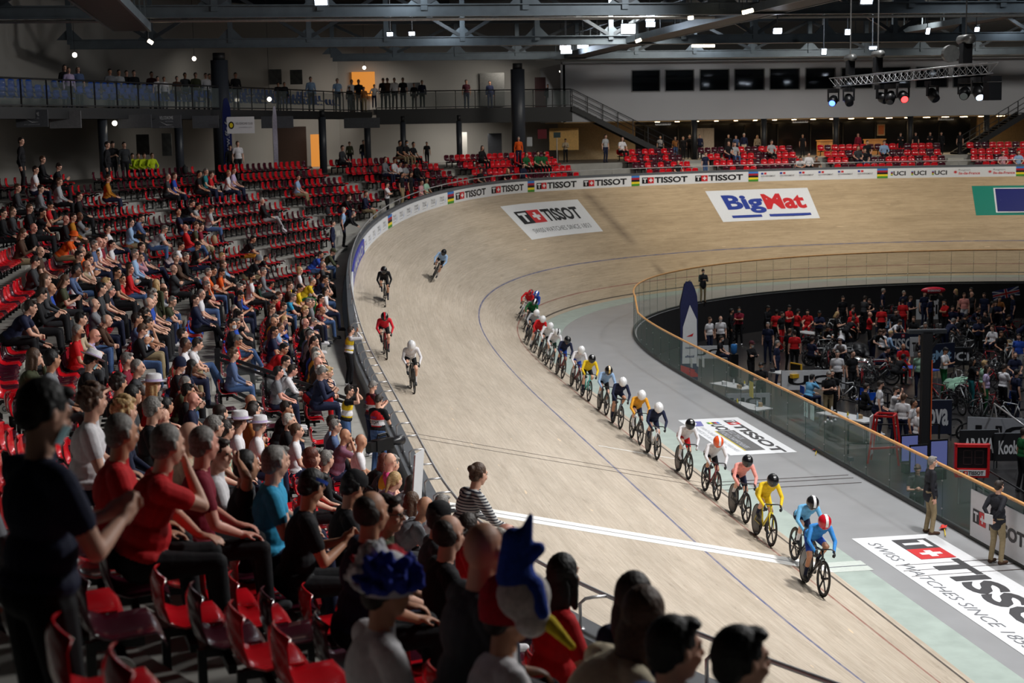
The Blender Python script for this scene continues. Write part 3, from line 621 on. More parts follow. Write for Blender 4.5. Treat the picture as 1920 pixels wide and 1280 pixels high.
# tall feather flags
def feather(name, label, foot, height, width, m, pole_m, text=None, tm=None, yaw=0., lean=0., extra=None):
    t_ = thing(name, label, 'flag', tuple(foot), yaw); n = 14
    b_ = MB(); b_.tube([(0, 0, 0), (0, 0, height * .8), (0, width * .25, height * .97), (0, width * .6, height)], .018, 6); b_.build('pole', pole_m, t_, True)
    L_ = []; R_ = []
    for j in range(n + 1):
        f_ = j / n; z = height * (.12 + .87 * f_); l = width * .02 + (width * .30 * max(0, (f_ - .75) / .25) ** 2); r = width * (1 - max(0, (f_ - .8) / .2) ** 2 * .35)
        L_.append((.012 * math.sin(j), l, z)); R_.append((.03 * math.sin(j * .8), r, z))
    b_ = MB(); b_.strip(L_, R_); b_.strip([(x + .01, y, z) for x, y, z in R_], [(x + .01, y, z) for x, y, z in L_]); f = b_.build('cloth', m, t_, True)
    if text: a = Art(); a.text(text, 0, 0, height * .5, width * .5, tm, .01); a.lay('lettering', lambda x, y, h: np.stack([.05 + h + 0 * x, width * .8 - y, height * .25 + x], -1), .003, t_)
    if extra: extra(t_, f)
    return t_
vy = math.atan2(-CF[1], -CF[0])
P_ = at_z(420, 318, ZTOP); P_ = at_d(421, 330, 74); feather('feather_flag', 'tall dark blue feather flag with vertical white lettering on the left concourse', (P_[0], P_[1], ZTOP), 3.9, .42, mat('royal_blue_cloth', (24, 38, 104), .7), M_DARK, 'www.ffc.fr', LGR, vy)
P_ = at_d(514, 310, 76); feather('feather_flag', 'slim white feather flag behind the top seat row', (P_[0], P_[1], ZTOP), 3.5, .22, mat('pale_lilac_cloth', (190, 186, 204), .7), M_STEEL, None, None, vy)
# ---------------------------------------------------------------- roof steel
M_ST = mat('galvanised_steel', (96, 106, 114), .42, .55, noise=.12, scale=2); M_STD = mat('painted_dark_steel', (62, 68, 74), .45, .3, noise=.1, scale=2)
def truss(x, y0, y1, zb, zt, lab, step=3.6):
    t_ = thing('roof_truss', lab, 'roof truss', group='cross trusses of the roof')
    b_ = MB(); b_.box((x, (y0 + y1) / 2, zb + .2), (.06, y1 - y0, .4)); b_.box((x, (y0 + y1) / 2, zb), (.3, y1 - y0, .04)); b_.box((x, (y0 + y1) / 2, zb + .4), (.3, y1 - y0, .04)); b_.build('bottom_chord', M_ST, t_)
    b_ = MB(); b_.box((x, (y0 + y1) / 2, zt), (.28, y1 - y0, .34)); b_.build('top_chord', M_STD, t_)
    n = int((y1 - y0) / step)
    for j in range(n + 1):
        y = y0 + j * (y1 - y0) / n; b_ = MB(); b_.box((x, y, (zb + zt) / 2 + .1), (.22, .24, zt - zb - .2)); b_.build('vertical', M_ST, t_)
        b_ = MB(); h_ = .6; b_.add([(x + .04, y - .6, zb + .4), (x + .04, y + .6, zb + .4), (x + .04, y + .15, zb + .85), (x + .04, y - .15, zb + .85), (x - .04, y - .6, zb + .4), (x - .04, y + .6, zb + .4), (x - .04, y + .15, zb + .85), (x - .04, y - .15, zb + .85)], [(0, 1, 2, 3), (7, 6, 5, 4), (0, 4, 5, 1), (1, 5, 6, 2), (2, 6, 7, 3), (3, 7, 4, 0)]); b_.build('gusset', M_ST, t_)
        if j < n:
            a, c = ((y, zb + .4), (y + (y1 - y0) / n, zt - .15)) if j % 2 else ((y, zt - .15), (y + (y1 - y0) / n, zb + .4))
            b_ = MB(); b_.beam((x, a[0], a[1]), (x, c[0], c[1]), .16, .2, up=(1, 0, 0)); b_.build('diagonal', M_STD, t_)
truss(-18, -48, 26, 13.15, 15.9, 'nearest steel roof truss with pale bottom chord along the top edge')
truss(-37.6, -44, 30, 13.15, 15.9, 'second steel roof truss crossing the hall below the first one')
truss(-53.2, -31, 34, 13.15, 15.4, 'farthest steel roof truss just above the press box')
for x_, y0, y1, z_, lab in ((-22.5, -45, 20, 13.35, 'long pale pipe below the nearest roof truss'), (-43, -34, 30, 13.45, 'long pale pipe below the second roof truss'), (-58.8, -18, 30, 13.35, 'long pale pipe right above the press box')):
    b_ = MB(); b_.tube([(x_, y0, z_), (x_, y1, z_)], .06, 8); o = b_.build('hanging_pipe', mat('pale_pipe', (170, 168, 164), .4), None, True); tag(o, lab, 'pipe')
def catwalk(y, x0, x1, z, lab):
    t_ = thing('catwalk', lab, 'catwalk', group='catwalks below the roof')
    for yo in (-.65, .65): b_ = MB(); b_.box(((x0 + x1) / 2, y + yo, z), (x1 - x0, .08, .3)); b_.build('side_beam', M_ST, t_)
    b_ = MB(); b_.box(((x0 + x1) / 2, y, z - .1), (x1 - x0, 1.2, .05)); b_.build('deck', mat('ribbed_dark_deck', (40, 38, 38), .5, noise=.5, scale=5), t_)
    for yo in (-.65, .65): b_ = MB(); b_.tube([(x0, y + yo, z + 1.1), (x1, y + yo, z + 1.1)], .025, 6); b_.build('handrail', M_ST, t_)
    for k, x in enumerate(np.arange(x0, x1, 2.5)):
        for yo in (-.65, .65): b_ = MB(); b_.box((x, y + yo, z + .6), (.05, .05, 1.1)); b_.build('post', M_ST, t_)
P_ = at_d(1062, 108, 95); catwalk(P_[1], -56, 20, P_[2], 'ribbed dark catwalk rising to the right below the trusses')
P_ = at_d(318, 60, 58); catwalk(P_[1] - 1.2, -19, 25, P_[2], 'ribbed dark catwalk at the upper left below the trusses')
P_ = at_d(1880, 30, 80); catwalk(P_[1], -56, 0, P_[2], 'ribbed dark catwalk at the upper right picture corner')
# ribs under the dark roof
for k, y_ in enumerate(np.arange(-44, 34, 6)):
    b_ = MB(); b_.box((-20, y_, 17.2), (80, .2, .5)); struct(b_.build('beam_purlin', M_STD))
for k, (x_, y0, y1) in enumerate(((-28, -10, 12), (-46, -25, 5))):
    b_ = MB(); b_.tube([(x_, y0, 15.6), (x_, y1, 15.6)], .45, 14); o = b_.build('air_duct', mat('silver_duct', (150, 150, 148), .35, .5), None, True); tag(o, ('round silver air duct behind the nearest truss', 'round silver air duct behind the second truss')[k], 'air duct')
# floodlight heads
M_LED = mat('floodlight_face', (225, 238, 255), emit=22); M_HSG = mat('lamp_housing', (70, 74, 80), .4, .4)
def flood(u, v, d, w_, h_, lab, tilt=.5):
    P_ = at_d(u, v, d); t_ = thing('floodlight', lab, 'floodlight', tuple(P_), math.atan2(-CF[1], -CF[0]), 'floodlights under the roof'); R_ = Matrix.Rotation(tilt, 3, 'Y')
    b_ = MB(); b_.box((-.06, 0, 0), (.1, w_ + .06, h_ + .06), R=R_); b_.build('housing', M_HSG, t_); b_ = MB(); b_.box((0, 0, 0), (.03, w_, h_), R=R_); b_.build('lit_face', M_LED, t_)
    b_ = MB(); b_.tube([(-.1, 0, h_ / 2), (-.1, 0, 17.58 - P_[2])], .025, 6); b_.build('bracket', M_HSG, t_)
for k, (u, v, d, w_, h_) in enumerate(((1178, 54, 70, .62, .45), (1219, 34, 72, .4, .24), (1220, 46, 72, .4, .2), (1060, 89, 88, .6, .22), (1062, 97, 88, .6, .2), (1093, 87, 88, .6, .2), (1120, 88, 88, .4, .12), (1458, 58, 62, .32, .22), (1625, 2, 50, .36, .18), (602, 4, 44, .34, .16), (731, 64, 62, .22, .14), (772, 63, 62, .22, .14), (1545, 97, 72, .2, .25), (1637, 90, 72, .32, .12), (1590, 60, 74, .25, .25), (1740, 58, 74, .15, .3), (985, 8, 70, .3, .1), (1832, 55, 76, .2, .2))):
    flood(u, v, d, w_, h_, 'white lit floodlight under the roof, %s' % ['the big square one near the top centre', 'upper one of the pair beside the big square one', 'lower one of the pair beside the big square one', 'upper left in the cluster above the press box', 'lower left in the cluster above the press box', 'right one in the cluster above the press box', 'small one at the right end of the cluster', 'tilted one left of the lighting truss', 'at the top edge above the lighting truss', 'at the top edge left of centre', 'left of two small round ones behind the truss', 'right of two small round ones behind the truss', 'narrow one above the lighting truss', 'flat one above the lighting truss', 'dim one above the left end of the lighting truss', 'upright one above the middle of the lighting truss', 'faint one at the top edge near the centre', 'small one at the upper right'][k])
M_TUBE = mat('warm_tube_light', (255, 236, 200), emit=9)
for k, (u0, v0, u1, v1, d) in enumerate(((1192, 78, 1202, 74, 70), (1392, 24, 1412, 19, 55), (1297, 86, 1340, 86, 80), (208, 18, 219, 25, 50), (278, 76, 286, 81, 60), (1290, 34, 1300, 33, 60))):
    b_ = MB(); q0_, q1_ = at_d(u0, v0, d), at_d(u1, v1, d); b_.tube([q0_, q1_], .07, 8); o = b_.build('tube_light', M_TUBE, None, True); b_ = MB(); b_.tube([q0_, (q0_[0], q0_[1], 17.58)], .015, 5); b_.build('cord', M_DARK, o); tag(o, 'short lit tube lamp %s' % ['under the catwalk left of the top centre', 'under the catwalk near the top edge', 'above the press box windows', 'at the far left, the higher one', 'at the far left, the lower one', 'small one under the nearest truss'][k], 'tube light', 'tube lamps under the catwalks')
M_GLB = mat('globe_lamp', (255, 244, 225), emit=7)
for u, v, d, k in ((140, 103, 70, 'by the far left column'), (364, 110, 80, 'above the left gallery beside the dark wall'), (683, 127, 98, 'above the orange doorway'), (1052, 134, 100, 'beside the press box corner'), (505, 186, 78, 'seen through the gallery glass near the column'), (215, 231, 66, 'below the left gallery')):
    P_ = at_d(u, v, d); t_ = thing('globe_lamp', 'small round white wall lamp %s' % k, 'lamp', tuple(P_), group='round lamps on the upper level'); b_ = MB(); b_.ball((0, 0, 0), .11, 10, 6); b_.build('bulb', M_GLB, t_, True); b_ = MB(); b_.tube([(0, 0, .1), (0, 0, (17.58 if P_[2] > 10.2 else 9.95) - P_[2])], .012, 5); b_.build('cord', M_DARK, t_)
# ---------------------------------------------------------------- stage-light truss
TL = thing('lighting_truss', 'silver lattice truss hanging with stage lights in front of the press box', 'lighting truss'); M_ALU = mat('aluminium', (150, 152, 156), .35, .8)
A_ = at_d(1563, 143, 45); B_ = at_d(1862, 112, 35); A_[2] = B_[2] = 10.36; A_ = Vector(A_); B_ = Vector(B_); D_ = (B_ - A_).normalized(); S_ = Vector((0, 0, 1)).cross(D_) * .13; U_ = Vector((0, 0, .24))
for k, o_ in enumerate((S_, -S_, U_ * -1)):
    b_ = MB(); b_.tube([A_ + o_, B_ + o_], .014, 8); b_.build('chord', M_ALU, TL, True)
b_ = MB(); nb = 26
for j in range(nb):
    f0, f1 = j / nb, (j + .5) / nb; p, q_ = A_.lerp(B_, f0), A_.lerp(B_, f1); f2 = A_.lerp(B_, (j + 1) / nb)
    for o_ in (S_, -S_): b_.tube([p + o_, q_ - U_], .006, 5, cap=False); b_.tube([q_ - U_, f2 + o_], .006, 5, cap=False)
    b_.tube([p + S_, q_ - S_], .006, 5, cap=False)
b_.build('lattice', M_ALU, TL)
M_BLKM = mat('black_metal', (20, 21, 24), .4, .3); M_CH = mat('hoist_chain', (150, 150, 150), .3, .8)
for k, (f_, vtop) in enumerate(((.13, 0), (.33, 0), (.86, 0))):
    c = A_.lerp(B_, f_); t_ = thing('chain_hoist', 'black chain hoist carrying the lighting truss, %s' % ('at its left end', 'second from the left', 'near its right end with a round cable drum')[k], 'hoist', tuple(c + Vector((0, 0, .02)))); s_ = 1 if k < 2 else 1.15
    b_ = MB(); b_.box((0, 0, .22 * s_), (.2 * s_, .2 * s_, .4 * s_)); b_.build('chain_bag', M_BLKM, t_); b_ = MB(); b_.tube([(-.25 * s_, 0, .5 * s_), (.25 * s_, 0, .5 * s_)], .1 * s_, 10); b_.build('motor', mat('hoist_grey', (96, 98, 98), .4, .4), t_, True)
    b_ = MB(); b_.tube([(0, 0, .5), (0, 0, 5.4)], .018, 6); b_.build('chain', M_CH, t_)
    if k == 2: b_ = MB(); b_.tube([(-.07, -.38, .25), (.07, -.38, .25)], .2, 18); b_.build('cable_drum', mat('hoist_grey', (96, 98, 98), .4, .4), t_)
M_LENS = mat('dark_lens', (16, 20, 30), .1, spec=.9)
for k, (f_, em) in enumerate(((.0, (60, 90, 255)), (.12, None), (.36, None), (.42, None), (.5, (255, 40, 40)), (.68, None), (.86, None), (.93, (190, 220, 255)), (1.0, None))):
    c = A_.lerp(B_, f_) - Vector((0, 0, .34)); t_ = thing('stage_light', 'black moving stage light on the truss, %s' % ['glowing blue at the left end', 'dark, second from the left', 'dark, left of the pair beside the red one', 'dark, directly left of the red one', 'glowing red in the middle', 'dark, right of the red one', 'dark, under the big hoist', 'with a small white spot', 'square flap light at the right end'][k], 'stage light', tuple(c), vy + .4 * (k % 3 - 1), 'stage lights on the truss')
    b_ = MB(); b_.box((0, 0, -.02), (.26, .3, .12)); b_.build('base', M_BLKM, t_)
    if k == 8: b_ = MB(); b_.box((0, 0, -.3), (.2, .36, .4)); b_.build('head', M_BLKM, t_); continue
    for sy in (-.15, .15): b_ = MB(); b_.box((0, sy, -.18), (.08, .03, .3)); b_.build('yoke', M_BLKM, t_)
    R_ = Matrix.Rotation(.5 + .3 * (k % 2), 3, 'Y'); b_ = MB(); b_.tube([R_ @ Vector((-.12, 0, 0)) + Vector((0, 0, -.28)), R_ @ Vector((.02, 0, 0)) + Vector((0, 0, -.28)), R_ @ Vector((.2, 0, 0)) + Vector((0, 0, -.28))], [.1, .14, .11], 12); b_.build('head', M_BLKM, t_, True)
    b_ = MB(); b_.tube([R_ @ Vector((.2, 0, 0)) + Vector((0, 0, -.28)), R_ @ Vector((.21, 0, 0)) + Vector((0, 0, -.28))], .09, 12); b_.build('lens', mat('glow_%d' % k, em, emit=9) if em else M_LENS, t_)

# ---------------------------------------------------------------- people: bodies grown as one skin from tapered limbs
def V3(*a): return np.array(a, float)
def two_bone(a, b, l1, l2, pole):
    a = V3(*a); b = V3(*b); d = b - a; L = np.linalg.norm(d); L2 = min(L, (l1 + l2) * .995); u = d / L; b = a + u * L2
    x = (l1 * l1 - l2 * l2 + L2 * L2) / (2 * L2); h = math.sqrt(max(1e-6, l1 * l1 - x * x)); p = V3(*pole); p = p - u * (p @ u); p /= np.linalg.norm(p) + 1e-9
    return a + u * x + p * h, b
def rotx(a):
    c, s = math.cos(a), math.sin(a); return np.array([[1, 0, 0], [0, c, -s], [0, s, c]])
def rotz(a):
    c, s = math.cos(a), math.sin(a); return np.array([[c, -s, 0], [s, c, 0], [0, 0, 1.]])
class Flesh:
    def __init__(s): s.caps = []; s.ells = []
    def cap(s, a, b, ra, rb, reg): s.caps.append((V3(*a), V3(*b), ra, rb, reg))
    def ell(s, c, r, reg, R=None): s.ells.append((V3(*c), V3(*r), reg, np.eye(3) if R is None else R))
    def mesh(s, n=12):
        mb = MB()
        for a, b, ra, rb, g in s.caps:
            d = b - a; L = np.linalg.norm(d)
            if L < 1e-5: mb.ball(a, ra, n, 8); continue
            u = d / L; pts = []; rr = []
            for t in (-90, -60, -30): t = math.radians(t); pts.append(a + u * ra * math.sin(t)); rr.append(max(.0008, ra * math.cos(t)))
            pts.append(a); rr.append(ra); pts.append(b); rr.append(rb)
            for t in (30, 60, 90): t = math.radians(t); pts.append(b + u * rb * math.sin(t)); rr.append(max(.0008, rb * math.cos(t)))
            mb.tube(pts, rr, n)
        for c, r, g, R in s.ells: mb.ball(c, tuple(r), n + 4, 10, R=Matrix([tuple(k) for k in R]))
        return mb
    def region(s, P):
        best = np.full(len(P), 1e9); reg = np.zeros(len(P), int)
        for a, b, ra, rb, g in s.caps:
            d = b - a; L2 = d @ d + 1e-12; t = np.clip((P - a) @ d / L2, 0, 1); q = np.linalg.norm(P - (a + t[:, None] * d), axis=1) - (ra + (rb - ra) * t); k = q < best; best[k] = q[k]; reg[k] = g
        for c, r, g, R in s.ells:
            l = (P - c) @ R; q = (np.linalg.norm(l / r, axis=1) - 1) * r.min(); k = q < best; best[k] = q[k]; reg[k] = g
        return reg
    def grow(s, name, voxel, smooth=3, nreg=6, n=12, noise=0.):
        me = bpy.data.meshes.new(name + '_raw'); mb = s.mesh(n); me.from_pydata(mb.v, [], mb.f); o = bpy.data.objects.new('tmp', me); COL.objects.link(o)
        md = o.modifiers.new('r', 'REMESH'); md.mode = 'VOXEL'; md.voxel_size = voxel; md.use_smooth_shade = True
        sm = o.modifiers.new('s', 'SMOOTH'); sm.factor = .5; sm.iterations = smooth
        dg = bpy.context.evaluated_depsgraph_get(); dg.update(); out = bpy.data.meshes.new_from_object(o.evaluated_get(dg)); out.name = name
        bpy.data.objects.remove(o); bpy.data.meshes.remove(me)
        k = len(out.polygons); c = np.zeros(k * 3); out.polygons.foreach_get('center', c); c = c.reshape(-1, 3)
        if noise:
            v = np.zeros(len(out.vertices) * 3); out.vertices.foreach_get('co', v); v = v.reshape(-1, 3); nn = np.zeros(len(out.vertices) * 3); out.vertices.foreach_get('normal', nn); nn = nn.reshape(-1, 3)
            w = np.sin(v[:, 0] * 190 + 3 * np.sin(v[:, 2] * 70)) * np.sin(v[:, 1] * 170 + v[:, 2] * 40); v += nn * (w * noise)[:, None]; out.vertices.foreach_set('co', v.reshape(-1))
        out.materials.clear()
        for i in range(nreg): out.materials.append(None)
        out.polygons.foreach_set('material_index', s.region(c).astype(np.int32)); out.polygons.foreach_set('use_smooth', [True] * k); out.update(); return out
SKIN, TOP, BOT, SHOE, EYE, LIP, SLV = range(7)
def add_head(F, H, c, fine):
    """H rotation of the head, c its centre"""
    def p(x, y, z): return c + H @ V3(x, y, z)
    F.ell(p(0, -.012, .022), (.076, .095, .1), SKIN, H); F.ell(p(0, .022, -.035), (.06, .07, .082), SKIN, H); F.ell(p(0, .05, -.085), (.034, .03, .028), SKIN, H)
    F.cap(p(0, .088, .012), p(0, .108, -.022), .009, .014, SKIN); F.ell(p(0, .078, .034), (.05, .016, .012), SKIN, H)
    for sx in (-1, 1):
        F.ell(p(.077 * sx, -.005, -.004), (.012, .02, .031), SKIN, H); F.ell(p(.036 * sx, .066, -.03), (.022, .022, .022), SKIN, H)
        F.ell(p(.031 * sx, .083, .012), (.013, .007, .007), EYE, H)
    F.ell(p(0, .087, -.058), (.023, .009, .007), LIP, H)
def add_hand(F, w, d, side, nrm, fine, curl=.35, palm_reg=SKIN, gap=1.):
    """w wrist, d direction the hand points, nrm the palm's facing; five separate fingers"""
    d = V3(*d); d /= np.linalg.norm(d); nrm = V3(*nrm); nrm = nrm - d * (nrm @ d); nrm /= np.linalg.norm(nrm) + 1e-9; s_ = np.cross(d, nrm) * side
    c = w + d * .05; R = np.stack([s_, d, nrm], 1); F.ell(c, (.042, .052, .017), palm_reg, R)
    r = .0085 if fine else .0105
    for k, (x, l) in enumerate(((-.03, .07), (-.010, .08), (.011, .075), (.031, .058))):
        a = w + d * .088 + s_ * x * gap; b = a + (d * math.cos(curl) + nrm * math.sin(curl)) * l * .5 + s_ * x * .12; e = b + (d * math.cos(curl * 2.6) + nrm * math.sin(curl * 2.6)) * l * .5
        F.cap(a, b, r, r * .95, palm_reg); F.cap(b, e, r * .95, r * .8, palm_reg)
    a = w + d * .03 - s_ * .032; b = a + (d * .6 - s_ * .7 + nrm * .35) * .035; e = b + (d * .85 - s_ * .15 + nrm * .4) * .032; F.cap(a, b, r * 1.25, r * 1.1, palm_reg); F.cap(b, e, r * 1.1, r * .9, palm_reg)
def limbs(F, sh, el, wr, long_, fine, fat=1., hand=None, side=1):
    sh, el, wr = V3(*sh), V3(*el), V3(*wr)
    F.cap(sh, sh + (el - sh) * .55, .058 * fat, .054 * fat, TOP)
    if long_: F.cap(sh + (el - sh) * .5, el, .052 * fat, .045, TOP); F.cap(el, wr, .044, .031, TOP)
    else: F.cap(sh + (el - sh) * .5, el, .044 * fat, .038, SKIN); F.cap(el, el + (wr - el) * .4, .039, .037, SKIN); F.cap(el + (wr - el) * .35, wr, .037, .025, SKIN)
    F.cap(wr - (wr - el) * .05, wr + (hand[0] if hand is not None else (wr - el)) * .03, .026, .024, SKIN)
    d, n_ = hand if hand is not None else (wr - el, V3(0, 0, -1)); add_hand(F, wr, d, side, n_, fine)
def torso_pts(hip, lean, sc=1.):
    R = rotx(-lean); up = R @ V3(0, 0, 1); fw = R @ V3(0, 1, 0); return R, up, fw
def torso(F, hip, lean, fat=1., tw=1.):
    R, up, fw = torso_pts(hip, lean)
    F.ell(hip + V3(0, -.01, .02), (.165 * fat, .125 * fat, .115), BOT); F.ell(hip + up * .15 + fw * .01, (.152 * fat, .12 * fat, .15), TOP, R); F.ell(hip + up * .055, (.172 * fat, .132 * fat, .085), TOP, R); F.ell(hip + up * .34, (.17 * fat * tw, .112 * fat, .17), TOP, R)
    F.cap(hip + up * .45 + V3(-.13 * tw, 0, 0), hip + up * .45 + V3(.13 * tw, 0, 0), .068, .068, TOP); F.cap(hip + up * .44, hip + up * .52 + fw * .015, .085, .055, TOP)
    nb = hip + up * .52 + fw * .01; return R, up, fw, nb, [hip + up * .445 + V3(.172 * tw * sx, 0, 0) for sx in (-1, 1)]
def seated(kind='a', long_=False, fine=False, shorts=False, hy=0., hp=0., fat=1., slim=1.):
    F = Flesh(); lean = {'a': .12, 'f': .72, 'c': -.02, 'h': .30, 'l': -.2, 'p': .22, 'u': .05, 'x': -.05}[kind]; hip = V3(0, 0, .55)
    R, up, fw, nb, sh = torso(F, hip, lean, fat, slim); hl = lean * .55 + hp + (.5 if kind == 'p' else 0) + (-.15 if kind == 'f' else 0)
    H = rotz(hy) @ rotx(-hl * .8); hc = nb + up * .06 + V3(0, .02, .095); F.cap(nb - up * .03, hc + H @ V3(0, -.015, -.03), .058, .052, SKIN); add_head(F, H, hc, fine)
    for i, sx in enumerate((-1, 1)):
        kn = V3(.13 * sx, .43, .52); an = V3(.12 * sx, .46 + (.1 if kind == 'l' else -.03 if kind == 'f' else 0), .10); hj = hip + V3(.09 * sx, 0, -.02)
        if kind in ('x', 'l') and sx > 0: kn = V3(.02, .44, .60); an = V3(-.10, .62, .24)
        F.cap(hj, hj + (kn - hj) * .8, .088 * fat, .066, BOT)
        if shorts: F.cap(hj + (kn - hj) * .7, kn, .058, .054, SKIN); F.cap(kn, an, .052, .036, SKIN)
        else: F.cap(hj + (kn - hj) * .7, kn, .068, .062, BOT); F.cap(kn, an, .06, .048, BOT)
        d = V3(.15 * sx, 1, -.05) if not (kind in ('x', 'l') and sx > 0) else V3(-.1, .7, -.6); d /= np.linalg.norm(d); F.cap(an + V3(0, -.02, -.045), an + d * .16 + V3(0, 0, -.055), .044, .036, SHOE); F.cap(an + V3(0, 0, -.05), an + V3(0, 0, .0), .045, .04, SHOE)
        pole = V3(.8 * sx, -.3, -.6)
        if kind in ('a', 'x', 'l'): w = V3(.13 * sx, .30 if kind != 'l' else .22, .63); hd = (V3(-.15 * sx, 1, -.12), V3(0, 0, -1))
        elif kind == 'f': w = V3(.05 * sx, .50, .60); hd = (V3(-.45 * sx, .8, -.2), V3(-sx, 0, -.3)); pole = V3(.9 * sx, .2, -.5)
        elif kind == 'c': w = V3(-.07 * sx, .235 + .03 * (sx > 0), .86 - .03 * (sx > 0)); hd = (V3(-1 * sx, -.2, .1), V3(0, -1, 0)); pole = V3(1. * sx, .2, -.9)
        elif kind == 'h': w = (hc + H @ V3(.02, .13, -.13)) if sx > 0 else V3(-.05, .36, .64); hd = (V3(-.3, -.2, .9), V3(0, -1, 0)) if sx > 0 else (V3(.6, .7, 0), V3(0, 0, -1)); pole = V3(.6 * sx, .4, -1)
        elif kind == 'p': w = V3(.05 * sx, .36, .80); hd = (V3(-.25 * sx, .75, .5), V3(-sx, -.3, .2)); pole = V3(.6 * sx, -.2, -1)
        elif kind == 'u': w = (hc + V3(.12, -.06, .05)) if sx > 0 else V3(-.14, .28, .63); hd = (V3(-.85, -.35, .25), V3(-.3, .9, 0)) if sx > 0 else (V3(.1, 1, -.1), V3(0, 0, -1)); pole = V3(1 * sx, .1, .25 if sx > 0 else -1)
        el, w = two_bone(sh[i], w, .28, .25, pole); limbs(F, sh[i], el, w, long_, fine, fat, hd, sx)
    return F, H, hc
def standing(kind='s', long_=True, fine=False, shorts=False, hy=0., hp=0., fat=1., coat=False, slim=1.):
    F = Flesh(); lean = {'s': .02, 'S': .0, 'k': .12, 'b': .85, 'B': .0, 'g': .06, 'w': .06, 'R': .42}[kind]; hip = V3(0, 0, .95)
    R, up, fw, nb, sh = torso(F, hip, lean, fat, slim); H = rotz(hy) @ rotx(-(lean * .5 + hp + (.35 if kind == 'g' else 0))); hc = nb + up * .06 + V3(0, .02, .095); F.cap(nb - up * .03, hc + H @ V3(0, -.015, -.03), .058, .052, SKIN); add_head(F, H, hc, fine)
    if coat == 2: F.ell(hip + V3(0, 0, -.03), (.19, .15, .17), TOP); F.cap(hip + V3(0, 0, .1), hip + V3(0, 0, -.08), .15, .17, TOP)
    elif coat: F.ell(hip + V3(0, 0, -.18), (.2, .16, .36), TOP); F.cap(hip, hip + V3(0, 0, -.5), .17, .19, TOP)
    for i, sx in enumerate((-1, 1)):
        hj = hip + V3(.09 * sx, 0, -.03); st = .16 * sx if kind == 'w' else .02 * sx; kn = V3(.10 * sx, .04 + st, .50); an = V3(.11 * sx, -.02 + st * 1.4, .09)
        F.cap(hj, kn, .09 * fat, .062, BOT)
        if shorts: F.cap(hj + (kn - hj) * .75, kn, .06, .055, SKIN); F.cap(kn, an, .054, .034, SKIN)
        else: F.cap(kn, an, .062, .052, BOT)
        F.cap(an + V3(0, -.03, -.045), an + V3(.02 * sx, .15, -.05), .044, .036, SHOE); F.cap(an + V3(0, 0, -.05), an, .045, .04, SHOE)
        pole = V3(.5 * sx, -1, -.1); hd = (V3(0, .1, -1), V3(-sx, 0, 0))
        if kind in ('s', 'w'): w = V3(.24 * sx, .03 - st * .8, .86)
        elif kind == 'S': w = V3(-.08 * sx, .22 + .03 * (sx > 0), 1.2); hd = (V3(-1 * sx, -.2, .1), V3(0, -1, 0)); pole = V3(1 * sx, .2, -.9)
        elif kind == 'k': w = hc + V3(.06 * sx, .17, -.06); hd = (V3(-.3 * sx, .3, .9), V3(0, -1, 0)); pole = V3(1 * sx, 0, -.8)
        elif kind == 'b': w = V3(.18 * sx, .62, .92); hd = (V3(0, .8, -.5), V3(0, 0, -1)); pole = V3(1 * sx, -.2, -.4)
        elif kind == 'R': w = V3(.20 * sx, .48, 1.02); hd = (V3(-.6 * sx, .7, -.1), V3(0, 0, -1)); pole = V3(1 * sx, -.4, -.5)
        elif kind == 'B': w = V3(.05 * sx, -.17, .98 + .03 * sx); hd = (V3(-.8 * sx, 0, -.5), V3(0, 1, 0)); pole = V3(1 * sx, -.9, -.2)
        elif kind == 'g': w = V3(.06 * sx, .32, 1.18); hd = (V3(-.3 * sx, .8, .4), V3(-sx, 0, .4)); pole = V3(.6 * sx, -.2, -1)
        el, w = two_bone(sh[i], w, .29, .26, pole); limbs(F, sh[i], el, w, long_, fine, fat, hd, sx)
    return F, H, hc
def rider(ph=0, hy=0.):
    F = Flesh(); hip = V3(0, -.20, .98); R, up, fw, nb, sh = torso(F, hip, .98, 1.02, 1.06)
    H = rotz(hy) @ rotx(-.42); hc = nb + V3(0, .085, .075); F.cap(nb - up * .03, hc + H @ V3(0, -.02, -.03), .056, .052, SKIN); add_head(F, H, hc, False)
    for i, sx in enumerate((-1, 1)):
        a = ph + (0 if sx > 0 else math.pi); pd = V3(.11 * sx, .165 * math.sin(a), .29 - .165 * math.cos(a)); an = pd + V3(0, -.08, .11); hj = hip + V3(.085 * sx, 0, -.02); kn, an = two_bone(hj, an, .44, .43, V3(.12 * sx, 1, .25))
        F.cap(hj, hj + (kn - hj) * .72, .086, .066, BOT); F.cap(hj + (kn - hj) * .6, kn, .062, .055, SKIN); F.cap(kn, kn + (an - kn) * .5, .053, .046, SKIN); F.cap(kn + (an - kn) * .55, an, .042, .034, SLV)
        F.cap(an + V3(0, -.01, -.03), pd + V3(0, .07, .03), .038, .034, SHOE)
        w = V3(.185 * sx, .50, .83); el, w = two_bone(sh[i], w, .29, .26, V3(1 * sx, -.5, -.3)); F.cap(sh[i], el, .052, .042, TOP); F.cap(el, w, .041, .029, TOP); add_hand(F, w, V3(0, .8, -.35), sx, V3(-sx, 0, -.4), False, .9, SHOE, .9)
    return F, H, hc
